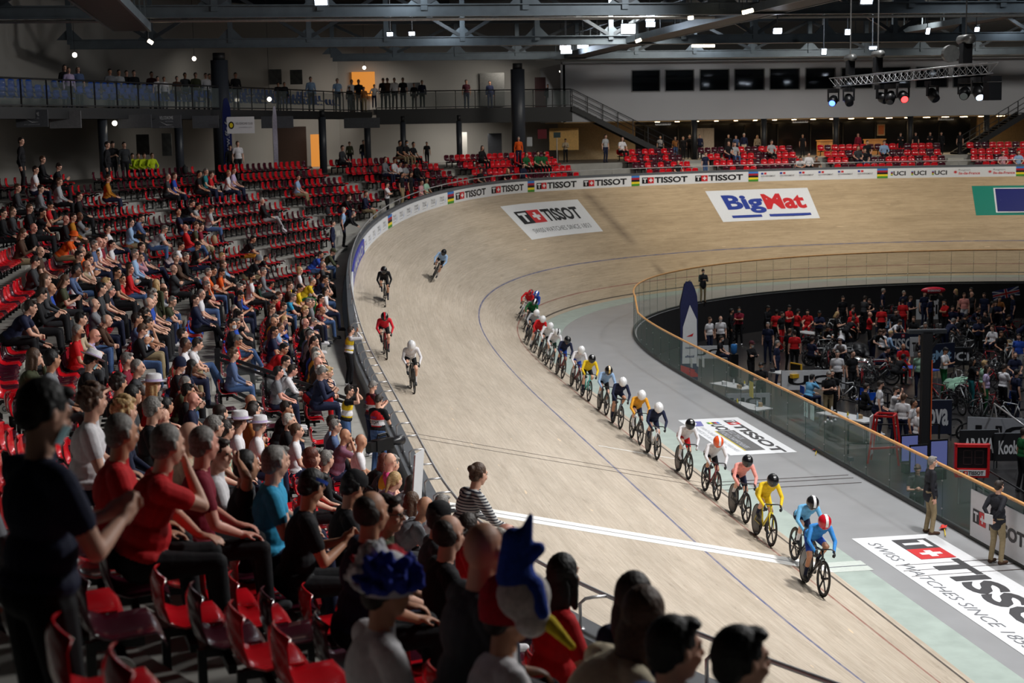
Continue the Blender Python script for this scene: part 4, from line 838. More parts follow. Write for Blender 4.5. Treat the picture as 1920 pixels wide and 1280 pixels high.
def hair_mesh(style, fine):
    F = Flesh(); R0 = 0
    if style in ('short', 'long', 'bob', 'bun', 'pony', 'curly', 'buzz'):
        k = -.004 if style == 'buzz' else 0; F.ell((0, -.024, .034), (.082 + k, .1 + k, .102 + k), 0); F.cap((-.074, -.02, -.01), (-.070, -.03, .03), .016, .02, 0); F.cap((.074, -.02, -.01), (.070, -.03, .03), .016, .02, 0); F.ell((0, -.06, -.03), (.066, .05, .05), 0)
        if style in ('short', 'curly'): F.ell((.01, .045, .098), (.055, .042, .026), 0)
    if style == 'fringe': F.ell((0, -.04, .0), (.083, .08, .07), 0); F.ell((0, -.06, .03), (.074, .068, .075), 0)
    if style == 'long': F.ell((0, -.062, -.09), (.088, .052, .16), 0); F.cap((-.078, -.01, 0), (-.085, -.01, -.16), .024, .02, 0); F.cap((.078, -.01, 0), (.085, -.01, -.16), .024, .02, 0)
    if style == 'bob': F.ell((0, -.035, -.03), (.097, .085, .095), 0); F.ell((0, -.03, .06), (.09, .1, .08), 0)
    if style == 'bun': F.ell((0, -.115, .055), (.045, .04, .042), 0)
    if style == 'pony': F.cap((0, -.11, .03), (0, -.14, -.16), .035, .018, 0)
    if style == 'curly':
        r_ = random.Random(3)
        for k in range(60):
            a = r_.uniform(0, 6.28); e = r_.uniform(-.35, 1.5); x, y, z = math.cos(e) * math.cos(a), math.cos(e) * math.sin(a), math.sin(e)
            if y > .55 and z < .55: continue
            F.ell((x * .09, y * .105 - .02, z * .11 + .03), (.026, .026, .026), 0)
    return F.grow('hair_' + style, .02 if fine == 2 else .008 if fine else .012, 2, 1, 12, .0016 if style != 'buzz' else 0)
HAIR = {}
def get_hair(style, fine=False):
    k = (style, fine)
    if k not in HAIR: HAIR[k] = hair_mesh(style, fine)
    return HAIR[k]
def lathe(mb, prof, n=24, mi=0, sy=1.):
    vs = [(r * math.cos(2 * math.pi * k / n), r * sy * math.sin(2 * math.pi * k / n), z) for r, z in prof for k in range(n)]
    fs = [(i * n + k, i * n + (k + 1) % n, (i + 1) * n + (k + 1) % n, (i + 1) * n + k) for i in range(len(prof) - 1) for k in range(n)]
    return mb.add(vs, fs, mi)
HATM = {}
def get_hat(kind):
    if kind in HATM: return HATM[kind]
    mb = MB()
    if kind == 'fedora':
        lathe(mb, [(.155, .062), (.15, .052), (.10, .05), (.098, .075)], 24, 0, 1.15); lathe(mb, [(.1, .055), (.099, .085)], 24, 1, 1.15); lathe(mb, [(.098, .085), (.09, .14), (.07, .155), (.03, .145), (.001, .14)], 24, 0, 1.15)
    elif kind == 'cap':
        lathe(mb, [(.086, .03), (.09, .07), (.075, .115), (.04, .138), (.001, .142)], 22, 0, 1.16); mb.add([(-.07, .06, .045), (-.06, .14, .04), (0, .17, .045), (.06, .14, .04), (.07, .06, .045), (-.07, .06, .055), (-.06, .14, .05), (0, .17, .055), (.06, .14, .05), (.07, .06, .055)], [(0, 1, 2, 3, 4), (9, 8, 7, 6, 5), (0, 5, 6, 1), (1, 6, 7, 2), (2, 7, 8, 3), (3, 8, 9, 4)], 1)
    elif kind == 'beanie': lathe(mb, [(.088, -.01), (.092, .03), (.09, .08), (.068, .125), (.035, .148), (.001, .152)], 22, 0, 1.16)
    elif kind == 'bucket': lathe(mb, [(.125, .03), (.12, .025), (.092, .06), (.09, .11), (.06, .135), (.001, .138)], 22, 0, 1.1)
    elif kind == 'helmet':
        lathe(mb, [(.1, -.02), (.112, .02), (.112, .06), (.095, .11), (.06, .145), (.025, .158), (.001, .16)], 22, 0, 1.22); v = mb.v
        A_s = [(.139, .065), (.122, .1), (.098, .132), (.06, .156), (0, .166), (-.06, .156), (-.098, .132), (-.122, .1), (-.139, .065)]; mb.strip([(-.024, y, z) for y, z in A_s], [(.024, y, z) for y, z in A_s], 1)
    elif kind == 'visor': mb.strip([(.082 * math.sin(a), .02 + .098 * math.cos(a), .035) for a in np.linspace(-1.1, 1.1, 9)], [(.074 * math.sin(a), .02 + .098 * math.cos(a), -.018) for a in np.linspace(-1.1, 1.1, 9)])
    elif kind == 'mask': mb.strip([(.068 * math.sin(a), .03 + .084 * math.cos(a), -.02) for a in np.linspace(-1.3, 1.3, 9)], [(.055 * math.sin(a), .028 + .07 * math.cos(a), -.095) for a in np.linspace(-1.3, 1.3, 9)])
    elif kind == 'glasses':
        for sx in (-1, 1): mb.tube([(sx * .032 + .022 * math.cos(a), .102, .01 + .017 * math.sin(a)) for a in np.linspace(0, 6.28, 11)], .003, 5); mb.tube([(sx * .052, .1, .015), (sx * .08, .0, .01)], .003, 5)
        mb.tube([(-.012, .104, .014), (.012, .104, .014)], .003, 5)
    elif kind == 'band': lathe(mb, [(.089, .045), (.091, .068)], 22, 0, 1.14)
    me = bpy.data.meshes.new(kind); me.from_pydata(mb.v, [], mb.f); me.materials.append(None); me.materials.append(None); me.polygons.foreach_set('material_index', mb.m); me.polygons.foreach_set('use_smooth', [True] * len(mb.f)); me.update(); HATM[kind] = me; return me
BODY = {}
def get_body(pose, long_, fine, hy=0, hp=0., fat=1., shorts=False, coat=False):
    k = (pose, long_, fine, hy, hp, fat, shorts, coat)
    if k not in BODY:
        st = pose in 'sSkbBgwR'; args = dict(long_=long_, fine=fine, shorts=shorts, hy=hy * .65, hp=hp, fat=fat)
        if pose == 'RIDE': F, H, c = rider(hy)
        elif st: F, H, c = standing(pose, coat=coat, **args)
        else: F, H, c = seated(pose, **args)
        BODY[k] = (F.grow('body', .024 if fine == 2 else .0085 if fine else .0145, 1 if fine == 2 else 2, 7, 12 if fine == 1 else 10), H, c)
    return BODY[k]
SKINS = [mat('skin_light', (222, 172, 148), .55, noise=.05, spec=.4), mat('skin_tan', (196, 142, 112), .55, noise=.05), mat('skin_pink', (226, 160, 140), .5, noise=.05), mat('skin_brown', (120, 80, 60), .5, noise=.05)]
HC = {'black': (20, 18, 18), 'dark': (42, 32, 27), 'brown': (84, 60, 44), 'grey': (128, 124, 120), 'white': (205, 200, 192), 'blond': (186, 152, 104), 'red': (98, 46, 34)}
HM = {k: mat('hair_' + k, v, .6, noise=.35, scale=60, bump=.4) for k, v in HC.items()}
TC = {'black': (24, 24, 28), 'navy': (30, 36, 62), 'white': (224, 222, 226), 'grey': (122, 124, 130), 'lightgrey': (168, 170, 174), 'darkgrey': (58, 60, 64), 'red': (196, 28, 34), 'crimson': (128, 26, 48), 'maroon': (78, 34, 44), 'pink': (206, 150, 160), 'hotpink': (214, 70, 130), 'orange': (224, 92, 28), 'mustard': (178, 118, 34), 'yellow': (232, 196, 40), 'amber': (226, 160, 50),
      'olive': (66, 70, 50), 'green': (24, 92, 50), 'mint': (160, 200, 176), 'darkgreen': (22, 56, 46), 'teal': (40, 120, 128), 'turquoise': (50, 156, 200), 'blue': (40, 76, 170), 'slate': (84, 102, 140), 'lightblue': (150, 180, 216), 'lilac': (196, 178, 214), 'brown': (76, 54, 42), 'beige': (186, 168, 142), 'denim': (70, 96, 140), 'khaki': (150, 134, 104), 'cream': (220, 208, 180), 'hivis': (200, 224, 40), 'tan': (170, 110, 60), 'mauve': (128, 84, 104)}
TMAT = {}
def cloth(c):
    if c not in TMAT: TMAT[c] = mat('cloth_' + c, TC[c], .8, noise=.10, scale=22, bump=.35, spec=.25)
    return TMAT[c]
M_EYE = mat('eye_dark', (32, 26, 24), .3); M_LIP = mat('lip', (168, 96, 88), .5); M_GLS = mat('glasses_frame', (24, 24, 26), .3); M_MSK = {'w': mat('white_mask', (225, 228, 232), .7), 'b': mat('black_mask', (24, 24, 26), .7), 'c': mat('pale_blue_mask', (170, 212, 220), .7)}
def striped(name, c1, c2, sc, axis=2):
    if name in MATS: return MATS[name]
    m = mat(name, c1, .8); nt = m.node_tree; b = nt.nodes['Principled BSDF']; tc = nt.nodes.new('ShaderNodeTexCoord'); sx = nt.nodes.new('ShaderNodeSeparateXYZ'); nt.links.new(tc.outputs['Object'], sx.inputs[0])
    mu = nt.nodes.new('ShaderNodeMath'); mu.operation = 'MULTIPLY'; mu.inputs[1].default_value = sc; nt.links.new(sx.outputs[axis], mu.inputs[0]); fr = nt.nodes.new('ShaderNodeMath'); fr.operation = 'FRACT'; nt.links.new(mu.outputs[0], fr.inputs[0])
    g = nt.nodes.new('ShaderNodeMath'); g.operation = 'GREATER_THAN'; g.inputs[1].default_value = .42; nt.links.new(fr.outputs[0], g.inputs[0]); mx = nt.nodes.new('ShaderNodeMix'); mx.data_type = 'RGBA'; mx.inputs[6].default_value = (*lin(c1), 1); mx.inputs[7].default_value = (*lin(c2), 1); nt.links.new(g.outputs[0], mx.inputs[0]); nt.links.new(mx.outputs[2], b.inputs['Base Color']); return m
def setm(o, mats):
    for i, m in enumerate(mats):
        if i < len(o.material_slots): o.material_slots[i].link = 'OBJECT'; o.material_slots[i].material = m
def put_on_head(kind, root, Hm, mats, name=None, sc=1.):
    me = kind if not isinstance(kind, str) else get_hat(kind); o = bpy.data.objects.new(name or me.name.split('.')[0], me); COL.objects.link(o); o.parent = root; o.matrix_local = Hm @ Matrix.Scale(sc, 4); setm(o, mats); return o
def person(P, face, pose='a', top='black', bot='navy', hair=('short', 'dark'), skin=0, long_=False, fine=False, hy=0, hp=0., fat=1., shorts=False, ex='', sc=1., label='', group='people in the hall', topm=None, shoe=None, coat=False, rot=None):
    """P floor point under the hips, face = direction angle of the gaze"""
    if not fine and px(np.array(P) + np.array([0, 0, 1.]))[2] > 62: fine = 2
    me, H, c = get_body(pose, long_, fine, hy, hp, fat, shorts, coat)
    o = bpy.data.objects.new('person', me); COL.objects.link(o); o.location = tuple(P); o.rotation_euler = (0, 0, face - math.pi / 2); o.scale = (sc,) * 3
    tm = topm or cloth(top); setm(o, [SKINS[skin], tm, cloth(bot), shoe or cloth('white' if (hash(label) % 3 == 0) else 'darkgrey'), M_EYE, M_LIP, cloth('white')])
    Hm = Matrix.Translation(tuple(c)) @ Matrix([tuple(r) for r in H]).to_4x4()
    st, hc = hair
    if st and st != 'bald': h = bpy.data.objects.new('hair', get_hair(st, fine)); COL.objects.link(h); h.parent = o; h.matrix_local = Hm; setm(h, [HM[hc]])
    for e in ex.split():
        k, _, a = e.partition(':')
        if k == 'mask': put_on_head('mask', o, Hm, [M_MSK[a or 'w']] * 2, 'face_mask')
        elif k == 'glasses': put_on_head('glasses', o, Hm, [M_GLS] * 2)
        elif k == 'band': put_on_head('band', o, Hm, [cloth(a)] * 2, 'headband')
        elif k in ('cap', 'fedora', 'beanie', 'bucket'): put_on_head(k, o, Hm, [cloth(a.split('/')[0]), cloth(a.split('/')[-1])], 'hat', 1.04)
        elif k == 'vest': add_vest(o, pose, a)
    tag(o, label, 'person', group); o['_hd'] = 0; del o['_hd']; return o, Hm
VESTM = {}
def add_vest(o, pose, a):
    """press bib: shell over the chest with lettering"""
    st = pose in 'sSkbBgwR'; hip = V3(0, 0, .95 if st else .55); lean = {'k': .12, 'g': .06, 'S': 0, 's': .02, 'a': .12, 'f': .72, 'h': .3}.get(pose, 0); R, up, fw = torso_pts(hip, lean)
    F = Flesh(); F.ell(hip + up * .16 + fw * .01, (.165, .132, .16), 0, R); F.ell(hip + up * .33, (.182, .13, .175), 0, R)
    me = F.grow('vest', .014, 2, 2, 12); c = np.zeros(len(me.polygons) * 3); me.polygons.foreach_get('center', c); c = c.reshape(-1, 3); h = (c - hip) @ up; me.polygons.foreach_set('material_index', ((h > .14) & (h < .27)).astype(np.int32)); v = bpy.data.objects.new('bib', me); COL.objects.link(v); v.parent = o; setm(v, [cloth(a), cloth('white')])
    ar = Art(); ar.text('PHOTO', -.11, 0, .11, .075, BLK, .03); ar.text('UCI', -.05, .12, .08, .17, BLU, .04); Rm = R
    ar.lay('lettering', lambda x, y, hh: (hip + up * .18)[None] + np.outer(-x, [1, 0, 0]) + np.outer(y, up) - np.outer(.142 + hh + 0 * x - .25 * x * x, fw), .002, o)

# ---------------------------------------------------------------- spectators, each placed where its head shows
CROWD = """
39 449 p brown khaki lb 0 L;65 444 a black black 0- 2 L;118 440 f orange khaki sd 0 ex=bucket:orange;120 422 a black black 0- 2 L;130 416 a mustard brown sd 0 L;150 414 c grey black 0- 3 L;239 425 a lightblue khaki ld 0 L;206 441 l white navy sk 0 ex=glasses;180 455 a darkgrey navy sd 0;186 463 a crimson navy 0- 2;167 460 a white navy 0- 2;158 467 a slate navy sg 0;
203 467 a white navy sk 0;138 476 c orange darkgrey zg 0;128 487 a black black sd 0 ex=glasses;229 482 a lightblue black sg 0 L fat;105 505 f slate black zk 3 L;66 506 p darkgrey black sd 0 L;58 530 a darkgrey black lb 0 L;145 534 a white navy sb 0 ex=beanie:white;171 540 a black black sy 0;159 548 a darkgrey navy sk 0 L;192 518 a black black sk 1;210 530 a darkgrey black cy 0 K;
3 412 a black black sd 0 L;40 290 s black black sd 0 L;62 325 a white navy sd 0;76 306 a black black sb 0 L;104 318 p black black sd 0 L;106 347 a lightgrey black sb 0 L;28 360 a darkgrey black sb 0 L;70 362 a grey black sd 0 L;144 375 a black black sd 0 L;87 393 p red black sk 1;66 404 h black black sk 1;50 400 a black black sb 0 L;20 409 a darkgrey black lb 0 L;199 341 a mustard navy sb 0 L;200 300 s black black sd 0 L;
242 406 f slate black sd 0 L;250 428 a tan darkgrey sb 0 ex=cap:olive;289 427 f lightgrey denim sg 0 ex=glasses;335 404 l navy denim zd 1;349 434 l red denim 0g 2 L;362 431 a olive khaki cb 0;371 433 a crimson khaki sb 0;390 398 p lightgrey denim sd 0 ex=glasses;322 459 f white navy sd 1;261 467 l navy navy sd 0 fat;241 487 h pink black sd 1 L ex=glasses;324 487 l brown darkgrey sg 0 L fat;339 488 a black denim sg 0 L;365 468 p black navy sk 1;325 513 c darkgrey black fw 0 L fat;384 518 c orange denim sg 0;395 514 a black black sd 1;407 517 p orange black sd 1;401 501 a darkgrey black bb 0;414 493 a lightblue black sy 2 L;366 542 h black denim sg 0;374 534 a black black fg 2;361 560 a white navy zg 0;357 571 x navy black sd 0 L;
482 512 a grey darkgrey sg 0 L;495 523 f red black sd 1 K;477 532 a darkgreen black sk 1 K L;461 527 a white black sk 1 ex=mask:b;446 541 p orange black sd 0 ex=glasses;437 547 a blue navy sg 0 L;444 561 p navy navy sk 1;446 583 a black navy py 0 ex=mask:w K;430 600 h black black sd 0;466 598 a black black ld 0 L;478 613 f lightblue grey zb 1 fat;416 617 x black denim sk 1 ex=mask:w;498 569 p black navy sk 1;520 574 f black black sb 0;511 562 a red black sb 0;532 557 f turquoise denim sg 0;527 542 a brown black sb 0;541 547 a black navy sk 1 K;552 547 p yellow khaki sk 1;539 530 a yellow navy sk 1 K ex=glasses;557 515 a white navy by 0;566 525 f yellow green zg 0;594 521 f navy white sk 1;604 509 a darkgrey black zg 0 L;620 516 a black navy sk 1 K;615 536 h navy denim 0g 0 fat ex=glasses;602 548 a white navy ld 0;586 559 h yellow navy sk 1 K;596 567 a red denim sk 0 ex=glasses fat;613 581 p blue navy sd 0 K;587 581 f maroon denim 0d 1 L;573 574 a grey navy sg 0 L;557 573 a black black sg 0;556 590 a olive black cy 0 L;494 589 a darkgrey navy cb 0;531 605 h amber black sg 0 fat;502 612 a mauve navy fg 1 L;500 631 a navy navy sd 1;630 604 f lilac denim sg 0 ex=glasses fat;575 613 a darkgreen black fw 2 L;567 634 a slate navy sg 0 L;578 641 h darkgrey black sd 0 ex=glasses;537 652 f red black sk 1;618 634 a olive black sk 1;632 637 a lightgrey black sg 0;639 646 h black black pd 0;602 655 a lilac navy 0- 2;
577 667 a blue navy 0d 1;601 669 p navy black sg 0;591 681 a maroon darkgrey ld 0 L;590 707 p slate denim cw 0;536 676 f lightgrey darkgrey sd 0 L fat;641 661 a amber navy sg 0;637 679 a darkgrey black sw 0 ex=glasses L;650 689 a brown black 0- 2 L;668 688 f navy red sy 0 L;652 707 p navy navy sg 0 L;
517 803 a black black sw 0 L;534 823 a white navy nb 0;605 832 f black navy sb 0 L ex=glasses;608 804 a lightblue navy sd 0 L;620 812 a slate navy sg 0 ex=glasses;628 828 h mauve navy 0- 1;569 875 a red black br 0;599 877 a black black sg 0 L;688 838 a white navy 0- 1;688 860 f black black lr 0;714 862 f darkgrey navy cg 0;741 840 a hotpink black 0- 0 ex=glasses,vest:amber;717 896 f mauve black py 0;739 903 f grey navy ld 0 L;506 886 a turquoise navy sg 0;42 684 h olive black lb 0 L;100 689 a grey darkgrey sk 1 L;176 688 p black black sk 0 ex=fedora:white/lilac,mask:c;256 688 a crimson black sg 0;277 701 a darkgrey black zg 0;296 697 a black black sd 0 ex=beanie:navy;277 735 a red black ly 0 ex=fedora:white/lilac;211 736 a black black cd 1;235 757 a darkgrey black sk 1;271 785 a black black sg 0 L ex=glasses;158 777 a white navy cb 0 fat;219 794 a navy black cy 0 L;198 850 a red black zg 1 fat;262 866 h red black zg 0 fat;65 563 p black black sd 0 L;44 597 a darkgrey black cg 0 L;8 571 f navy black sd 0;136 636 a red darkgrey zg 1 ex=mask:b;142 610 a beige black sk 0 L;174 633 f lilac navy 0- 2 L ex=glasses;
245 609 c slate khaki sd 1;258 601 a lightblue navy cd 1;278 617 h white khaki cd 1;249 578 a navy black fg 0;262 573 a blue black zg 0;251 562 a darkgrey black cg 0;304 558 h lightgrey denim sb 0;333 637 l white denim sd 0;347 643 f white khaki sd 0 fat;324 656 a white navy zd 3;328 685 f navy denim lk 3;342 748 a black black sk 1;402 790 a beige black bd 0 L;386 818 a brown darkgrey sg 0 ex=glasses fat;408 823 a mint navy sd 0 ex=glasses;437 806 a white navy pb 0 ex=fedora:white/lilac;474 813 a white navy zg 0 ex=fedora:white/lilac;463 762 f navy black zd 0 L;480 786 a tan black sd 0 L;492 776 h black navy sd 1;340 844 a beige darkgrey 0g 0 L;361 863 a crimson black zg 2;393 878 a white darkgrey sd 0 R;452 902 u black navy zk 1;497 893 a turquoise navy zg 0;
557 942 p black black sk 1 ex=band:blue;627 937 p black black sk 1 ex=cap:black/black;660 1000 a navy black fd 1 fat;702 996 a olive navy sd 0 R ex=glasses;750 946 f grey darkgrey 0- 1 fat ex=glasses;790 940 f white darkgrey sg 0 fat;803 996 a darkgrey black sd 1 ex=cap:black/black;817 1037 a black navy fd 0 L ex=glasses;860 1010 a red navy sd 0;880 1035 a slate navy sk 1 K;925 1036 a lightgrey navy fw 2 fat;732 937 f lightgrey black lb 0;
1028 1118 a red darkgrey lk 1;1033 1193 a navy black cb 0 K;1145 1172 a navy denim ld 0 fat;1100 1160 f cream khaki lb 0;1167 1240 a brown black sb 0 K;880 1085 a darkgrey black 0d 1 L fat;
323 336 a blue navy sb 0;310 338 a darkgrey black zg 0;369 332 a black black sk 1;381 327 a teal navy sg 0;392 334 a red navy sb 0;424 331 a white navy sy 0;435 325 a lilac navy sb 0;346 380 f black navy sd 0;356 388 f lightgrey navy sk 1;555 338 a lightblue khaki sd 0;492 382 l black lightgrey sw 0 L;643 369 f black navy sb 0 L;681 369 a navy khaki sb 0 L;461 451 f black mustard sk 1;465 482 f black khaki sd 0 ex=beanie:grey;489 477 f black navy sk 1 K;587 477 f blue denim sd 1 L;617 472 f olive denim sd 0 L ex=cap:olive;621 498 a navy black sd 1 K;
719 303 a grey navy ld 0 L;738 305 a white navy sd 1;737 313 a white navy sk 1;757 313 p lightgrey navy sk 1;780 314 a black navy sd 1 L;748 272 a black khaki sk 1;760 272 a black khaki sk 1 ex=mask:w;772 275 a black black sd 1;640 282 a darkgrey black sd 0 L;797 343 a mint navy sk 1;788 350 a pink black sd 0;901 281 a black black ld 0 L;969 290 a red navy pd 0 L;985 293 a green black ld 0;1007 291 a green black sd 0;1018 291 a green black sk 1 ex=mask:b;978 314 a navy black sd 0 L;943 320 f black black ly 0;899 326 a black navy sk 0;
1166 264 a white black ld 0;1271 308 a black white sd 0;1366 272 a black navy lb 0;1374 274 a lightgrey denim sd 0;1497 296 f white navy sk 1;1514 293 a white black sd 0 L;1531 301 a brown black sd 1;1608 281 a darkgrey navy lb 0;1625 271 a black navy sd 0;1620 286 a black denim sd 0;1445 270 a lightgrey black sd 0;1658 271 a lightblue black sd 0 L;1880 292 a pink black sd 0;1910 290 a lightblue navy sd 0
"""
STAND = """
268 515 coat olive black ly 0 8.5;640 412 s navy navy sd 0 L;650 418 s lightblue navy zg 0;674 430 b black black zg 0 L;725 345 S white black sd 0;753 342 s black khaki sk 1;770 342 s black black sd 1;1135 255 s lightgrey navy sd 0;1321 287 s navy denim sd 0
"""
CONC = """
681 265 s black navy sd 0 96;655 268 s olive black sd 0 95;800 268 w black black sd 1 95;972 259 s orange navy sg 0 90;1060 262 g beige black sd 1 99;445 268 s white black sb 0 73;431 275 s black black sd 0 73;210 268 g black black sd 0 68;232 270 s darkgrey black sd 0 68;1238 257 s lightgrey black sd 0 103;1266 262 s tan denim ld 0 102;1281 260 s black black sd 0 103;1293 255 s black black sb 0 103;1312 254 s navy black sd 0 102;1366 254 s black black sd 0 103;1380 256 s slate black sd 0 103;1395 252 s navy cream sw 0 102;1420 258 s beige black ly 0 103;1505 254 s black black sd 1 103;1609 253 s crimson black lr 0 103;1689 252 S black black sd 0 102;1717 253 s black black sd 0 103;1744 255 S black black sd 0 103;1765 256 s black black sd 0 103;1800 257 s black black sd 0 102
"""
HIVIS = """
246 282 a hivis navy sd 0;257 280 a hivis navy pb 0;268 282 a hivis navy sb 0;283 281 a hivis navy sb 0 ex=glasses
"""
GALP = """
145 116 s slate navy ld 0 70;120 118 s black navy ld 0 68;128 130 s lilac navy sb 0 67;205 124 s grey black sk 1 73;222 126 s lightgrey black sk 1 74;236 124 s black black sd 0 75;250 124 s black black sd 0 75;283 124 s maroon black sd 0 77;295 146 s white black sd 0 74;307 147 s white black sb 1 74;331 146 s brown black sd 0 75;346 132 s darkgrey black sd 1 79;366 134 s olive black sd 0 79;385 134 s white black sd 0 80;392 135 s black black sd 0 81;420 140 s black black sd 0 80;441 138 s black black sk 1 80;521 157 s black black sk 1 82;533 160 s black black sd 1 82;582 146 s lightblue navy sd 0 88;632 150 s lightblue navy sd 0 90;659 150 s white black sb 0 94;672 151 s black black sk 1 94;655 166 s black navy sk 1 92;682 165 s tan khaki sd 0 93;701 166 R white navy sd 0 94;718 147 s black black sk 1 98;726 149 s brown black sd 0 98;739 145 s white black sd 0 98;755 146 s black black sd 0 98;776 158 s black black sd 0 100;791 153 s navy black sd 0 100;874 152 s maroon navy sk 1 104;918 154 s navy navy sk 1 104;1027 160 s black black sd 1 104;1044 158 s black black sd 1 104;1065 162 s white black sd 0 104
"""
def parse(txt):
    out = []
    for r in txt.replace('\n', '').split(';'):
        f = r.split()
        if len(f) < 7: continue
        o = dict(u=float(f[0]), v=float(f[1]), pose=f[2], top=f[3], bot=f[4], hair=f[5], skin=int(f[6]), L='L' in f[7:], K='K' in f[7:], R='R' in f[7:], fat='fat' in f[7:], ex='', d=None)
        for q in f[7:]:
            if q.startswith('ex='): o['ex'] = q[3:].replace(',', ' ')
            elif q.replace('.', '').isdigit(): o['d'] = float(q)
        out.append(o)
    return out
HS = {'s': 'short', 'l': 'long', 'b': 'bob', 'n': 'bun', 'p': 'pony', 'c': 'curly', 'f': 'fringe', 'z': 'buzz', '0': 'bald'}; HK = {'k': 'black', 'd': 'dark', 'b': 'brown', 'g': 'grey', 'w': 'white', 'y': 'blond', 'r': 'red', '-': 'grey'}
HWORD = {'s': 'short %s hair', 'l': 'long %s hair', 'b': '%s bob', 'n': '%s hair in a bun', 'p': '%s ponytail', 'c': 'curly %s hair', 'f': 'balding %s hair', 'z': 'shaved %s hair', '0': 'bald head'}
CWORD = {'lightgrey': 'light grey', 'darkgrey': 'dark grey', 'hotpink': 'bright pink', 'lightblue': 'light blue', 'darkgreen': 'dark green', 'hivis': 'yellow safety', 'amber': 'golden yellow'}
PW_ = {'a': 'sitting upright', 'f': 'leaning forward', 'c': 'arms folded', 'h': 'hand raised to chin', 'l': 'leaning back', 'p': 'looking down', 'u': 'hand behind head', 'x': 'legs crossed', 's': 'standing', 'S': 'standing arms folded', 'k': 'holding a camera up', 'b': 'bending forward', 'B': 'hands behind back', 'g': 'standing hands together', 'w': 'walking', 'R': 'leaning on the rail'}
ORD = ['first', 'second', 'third', 'fourth', 'fifth', 'sixth', 'seventh', 'eighth', 'ninth', 'tenth', 'eleventh', 'twelfth', 'thirteenth', 'fourteenth', 'fifteenth', 'sixteenth', 'seventeenth', 'eighteenth', 'nineteenth', 'twentieth']
def block_no(s): return sum(1 for a in AISLES if a < s) - 1
SG = np.arange(-41, 81, .08); ROWS = []
for i in range(13):
    ok = row_off(i, SG) > 1.4; P = st_pt(i, SG, -.26, 1.2); uu, vv, zz = px(P); ROWS.append((P, uu, vv, zz, ok & (zz > 2)))
TAKEN = []
def find_seat(u, v, dz=0.):
    best = None
    for i, (P, uu, vv, zz, ok) in enumerate(ROWS):
        e = np.hypot(uu - u, vv - dz * FPX / np.maximum(zz, 1) - v); e = np.where(ok, e, 1e9)
        for (ti, tp) in TAKEN:
            if ti == i: e = e + np.where(np.hypot(P[:, 0] - tp[0], P[:, 1] - tp[1]) < .42, 60, 0)
        j = e.argmin()
        if best is None or e[j] < best[0]: best = (e[j], i, j)
    return best
def find_near(u, v, dz=0.):
    cand = []
    for i, (P, uu, vv, zz, ok) in enumerate(ROWS):
        e = np.where(ok, np.abs(uu - u) + .02 * np.abs(vv - v), 1e9); j = e.argmin()
        if e[j] > 8 + 3 * FPX * .04 / zz[j]: continue
        if any(ti == i and math.dist(tp[:2], P[j][:2]) < .40 for ti, tp in TAKEN): continue
        dm = (vv[j] - dz * FPX / zz[j] - v) * zz[j] / FPX; cand.append((abs(dm), zz[j], i, j))
    good = [c for c in cand if c[0] < .2]
    z0 = min(cand)[1] if cand else 0; good = [c for c in good if c[1] > z0 * .70]
    if not good: return find_seat(u, v, dz)
    c = min(good, key=lambda c: abs(c[1] - (.9 if z0 < 12.8 else .8) * z0)); return c[0], c[2], c[3]
LABELS = {}
def uniq(base, extra):
    if base not in LABELS: LABELS[base] = 1; return base
    LABELS[base] += 1; return base + extra
GAZE = np.array([7., -25.5])
def look(P, face):
    a = math.atan2(GAZE[1] - P[1], GAZE[0] - P[0]); d = (a - face + math.pi) % (2 * math.pi) - math.pi; return 1 if d > .45 else (-1 if d < -.45 else 0)
NP_ = 0
SEATED = []
for o in parse(CROWD):
    sc = .80 if o['K'] else 1.13; e, i, j = find_near(o['u'], o['v'], .05 if sc > 1 else -.2)
    P, uu, vv, zz, _ = ROWS[i]; s = SG[j]; d = zz[j]; corr = (vv[j] + (.20 * FPX / d if sc < 1 else -.05 * FPX / d) - o['v']) * d / FPX; corr = max(-.22, min(.24, corr))
    pt = st_pt(i, s, -.26, 0); TAKEN.append((i, pt)); SEATED.append((i, s)); h = heading_out(s); face = h + math.pi; hy = look(pt, face)
    if o['R']: hy = 1 if hy <= 0 else -1
    pose = o['pose']; lean_fix = {'f': .26, 'h': .08, 'p': .05, 'l': -.12}.get(pose, 0)
    pt = pt + np.array([math.cos(h), math.sin(h), 0]) * lean_fix * .6; drop = .14 if pose == 'f' else 0
    fine = d < 21
    base = 'person in %s top with %s, %s, row %s' % (CWORD.get(o['top'], o['top']), HWORD[o['hair'][0]].replace('%s', HK[o['hair'][1]] if o['hair'][0] != '0' else ''), PW_[pose], 'ABCDEFGHIJKLM'[i])
    person((pt[0], pt[1], row_z(i) + corr * .9), face, pose, o['top'], o['bot'], (HS[o['hair'][0]], HK[o['hair'][1]]), o['skin'], o['L'], fine, hy * .9, 0, 1.2 if o['fat'] else 1.07, False, o['ex'], sc, uniq(base, ', ' + ORD[block_no(s)] + ' block') if True else '', 'spectators in the stands'); NP_ += 1
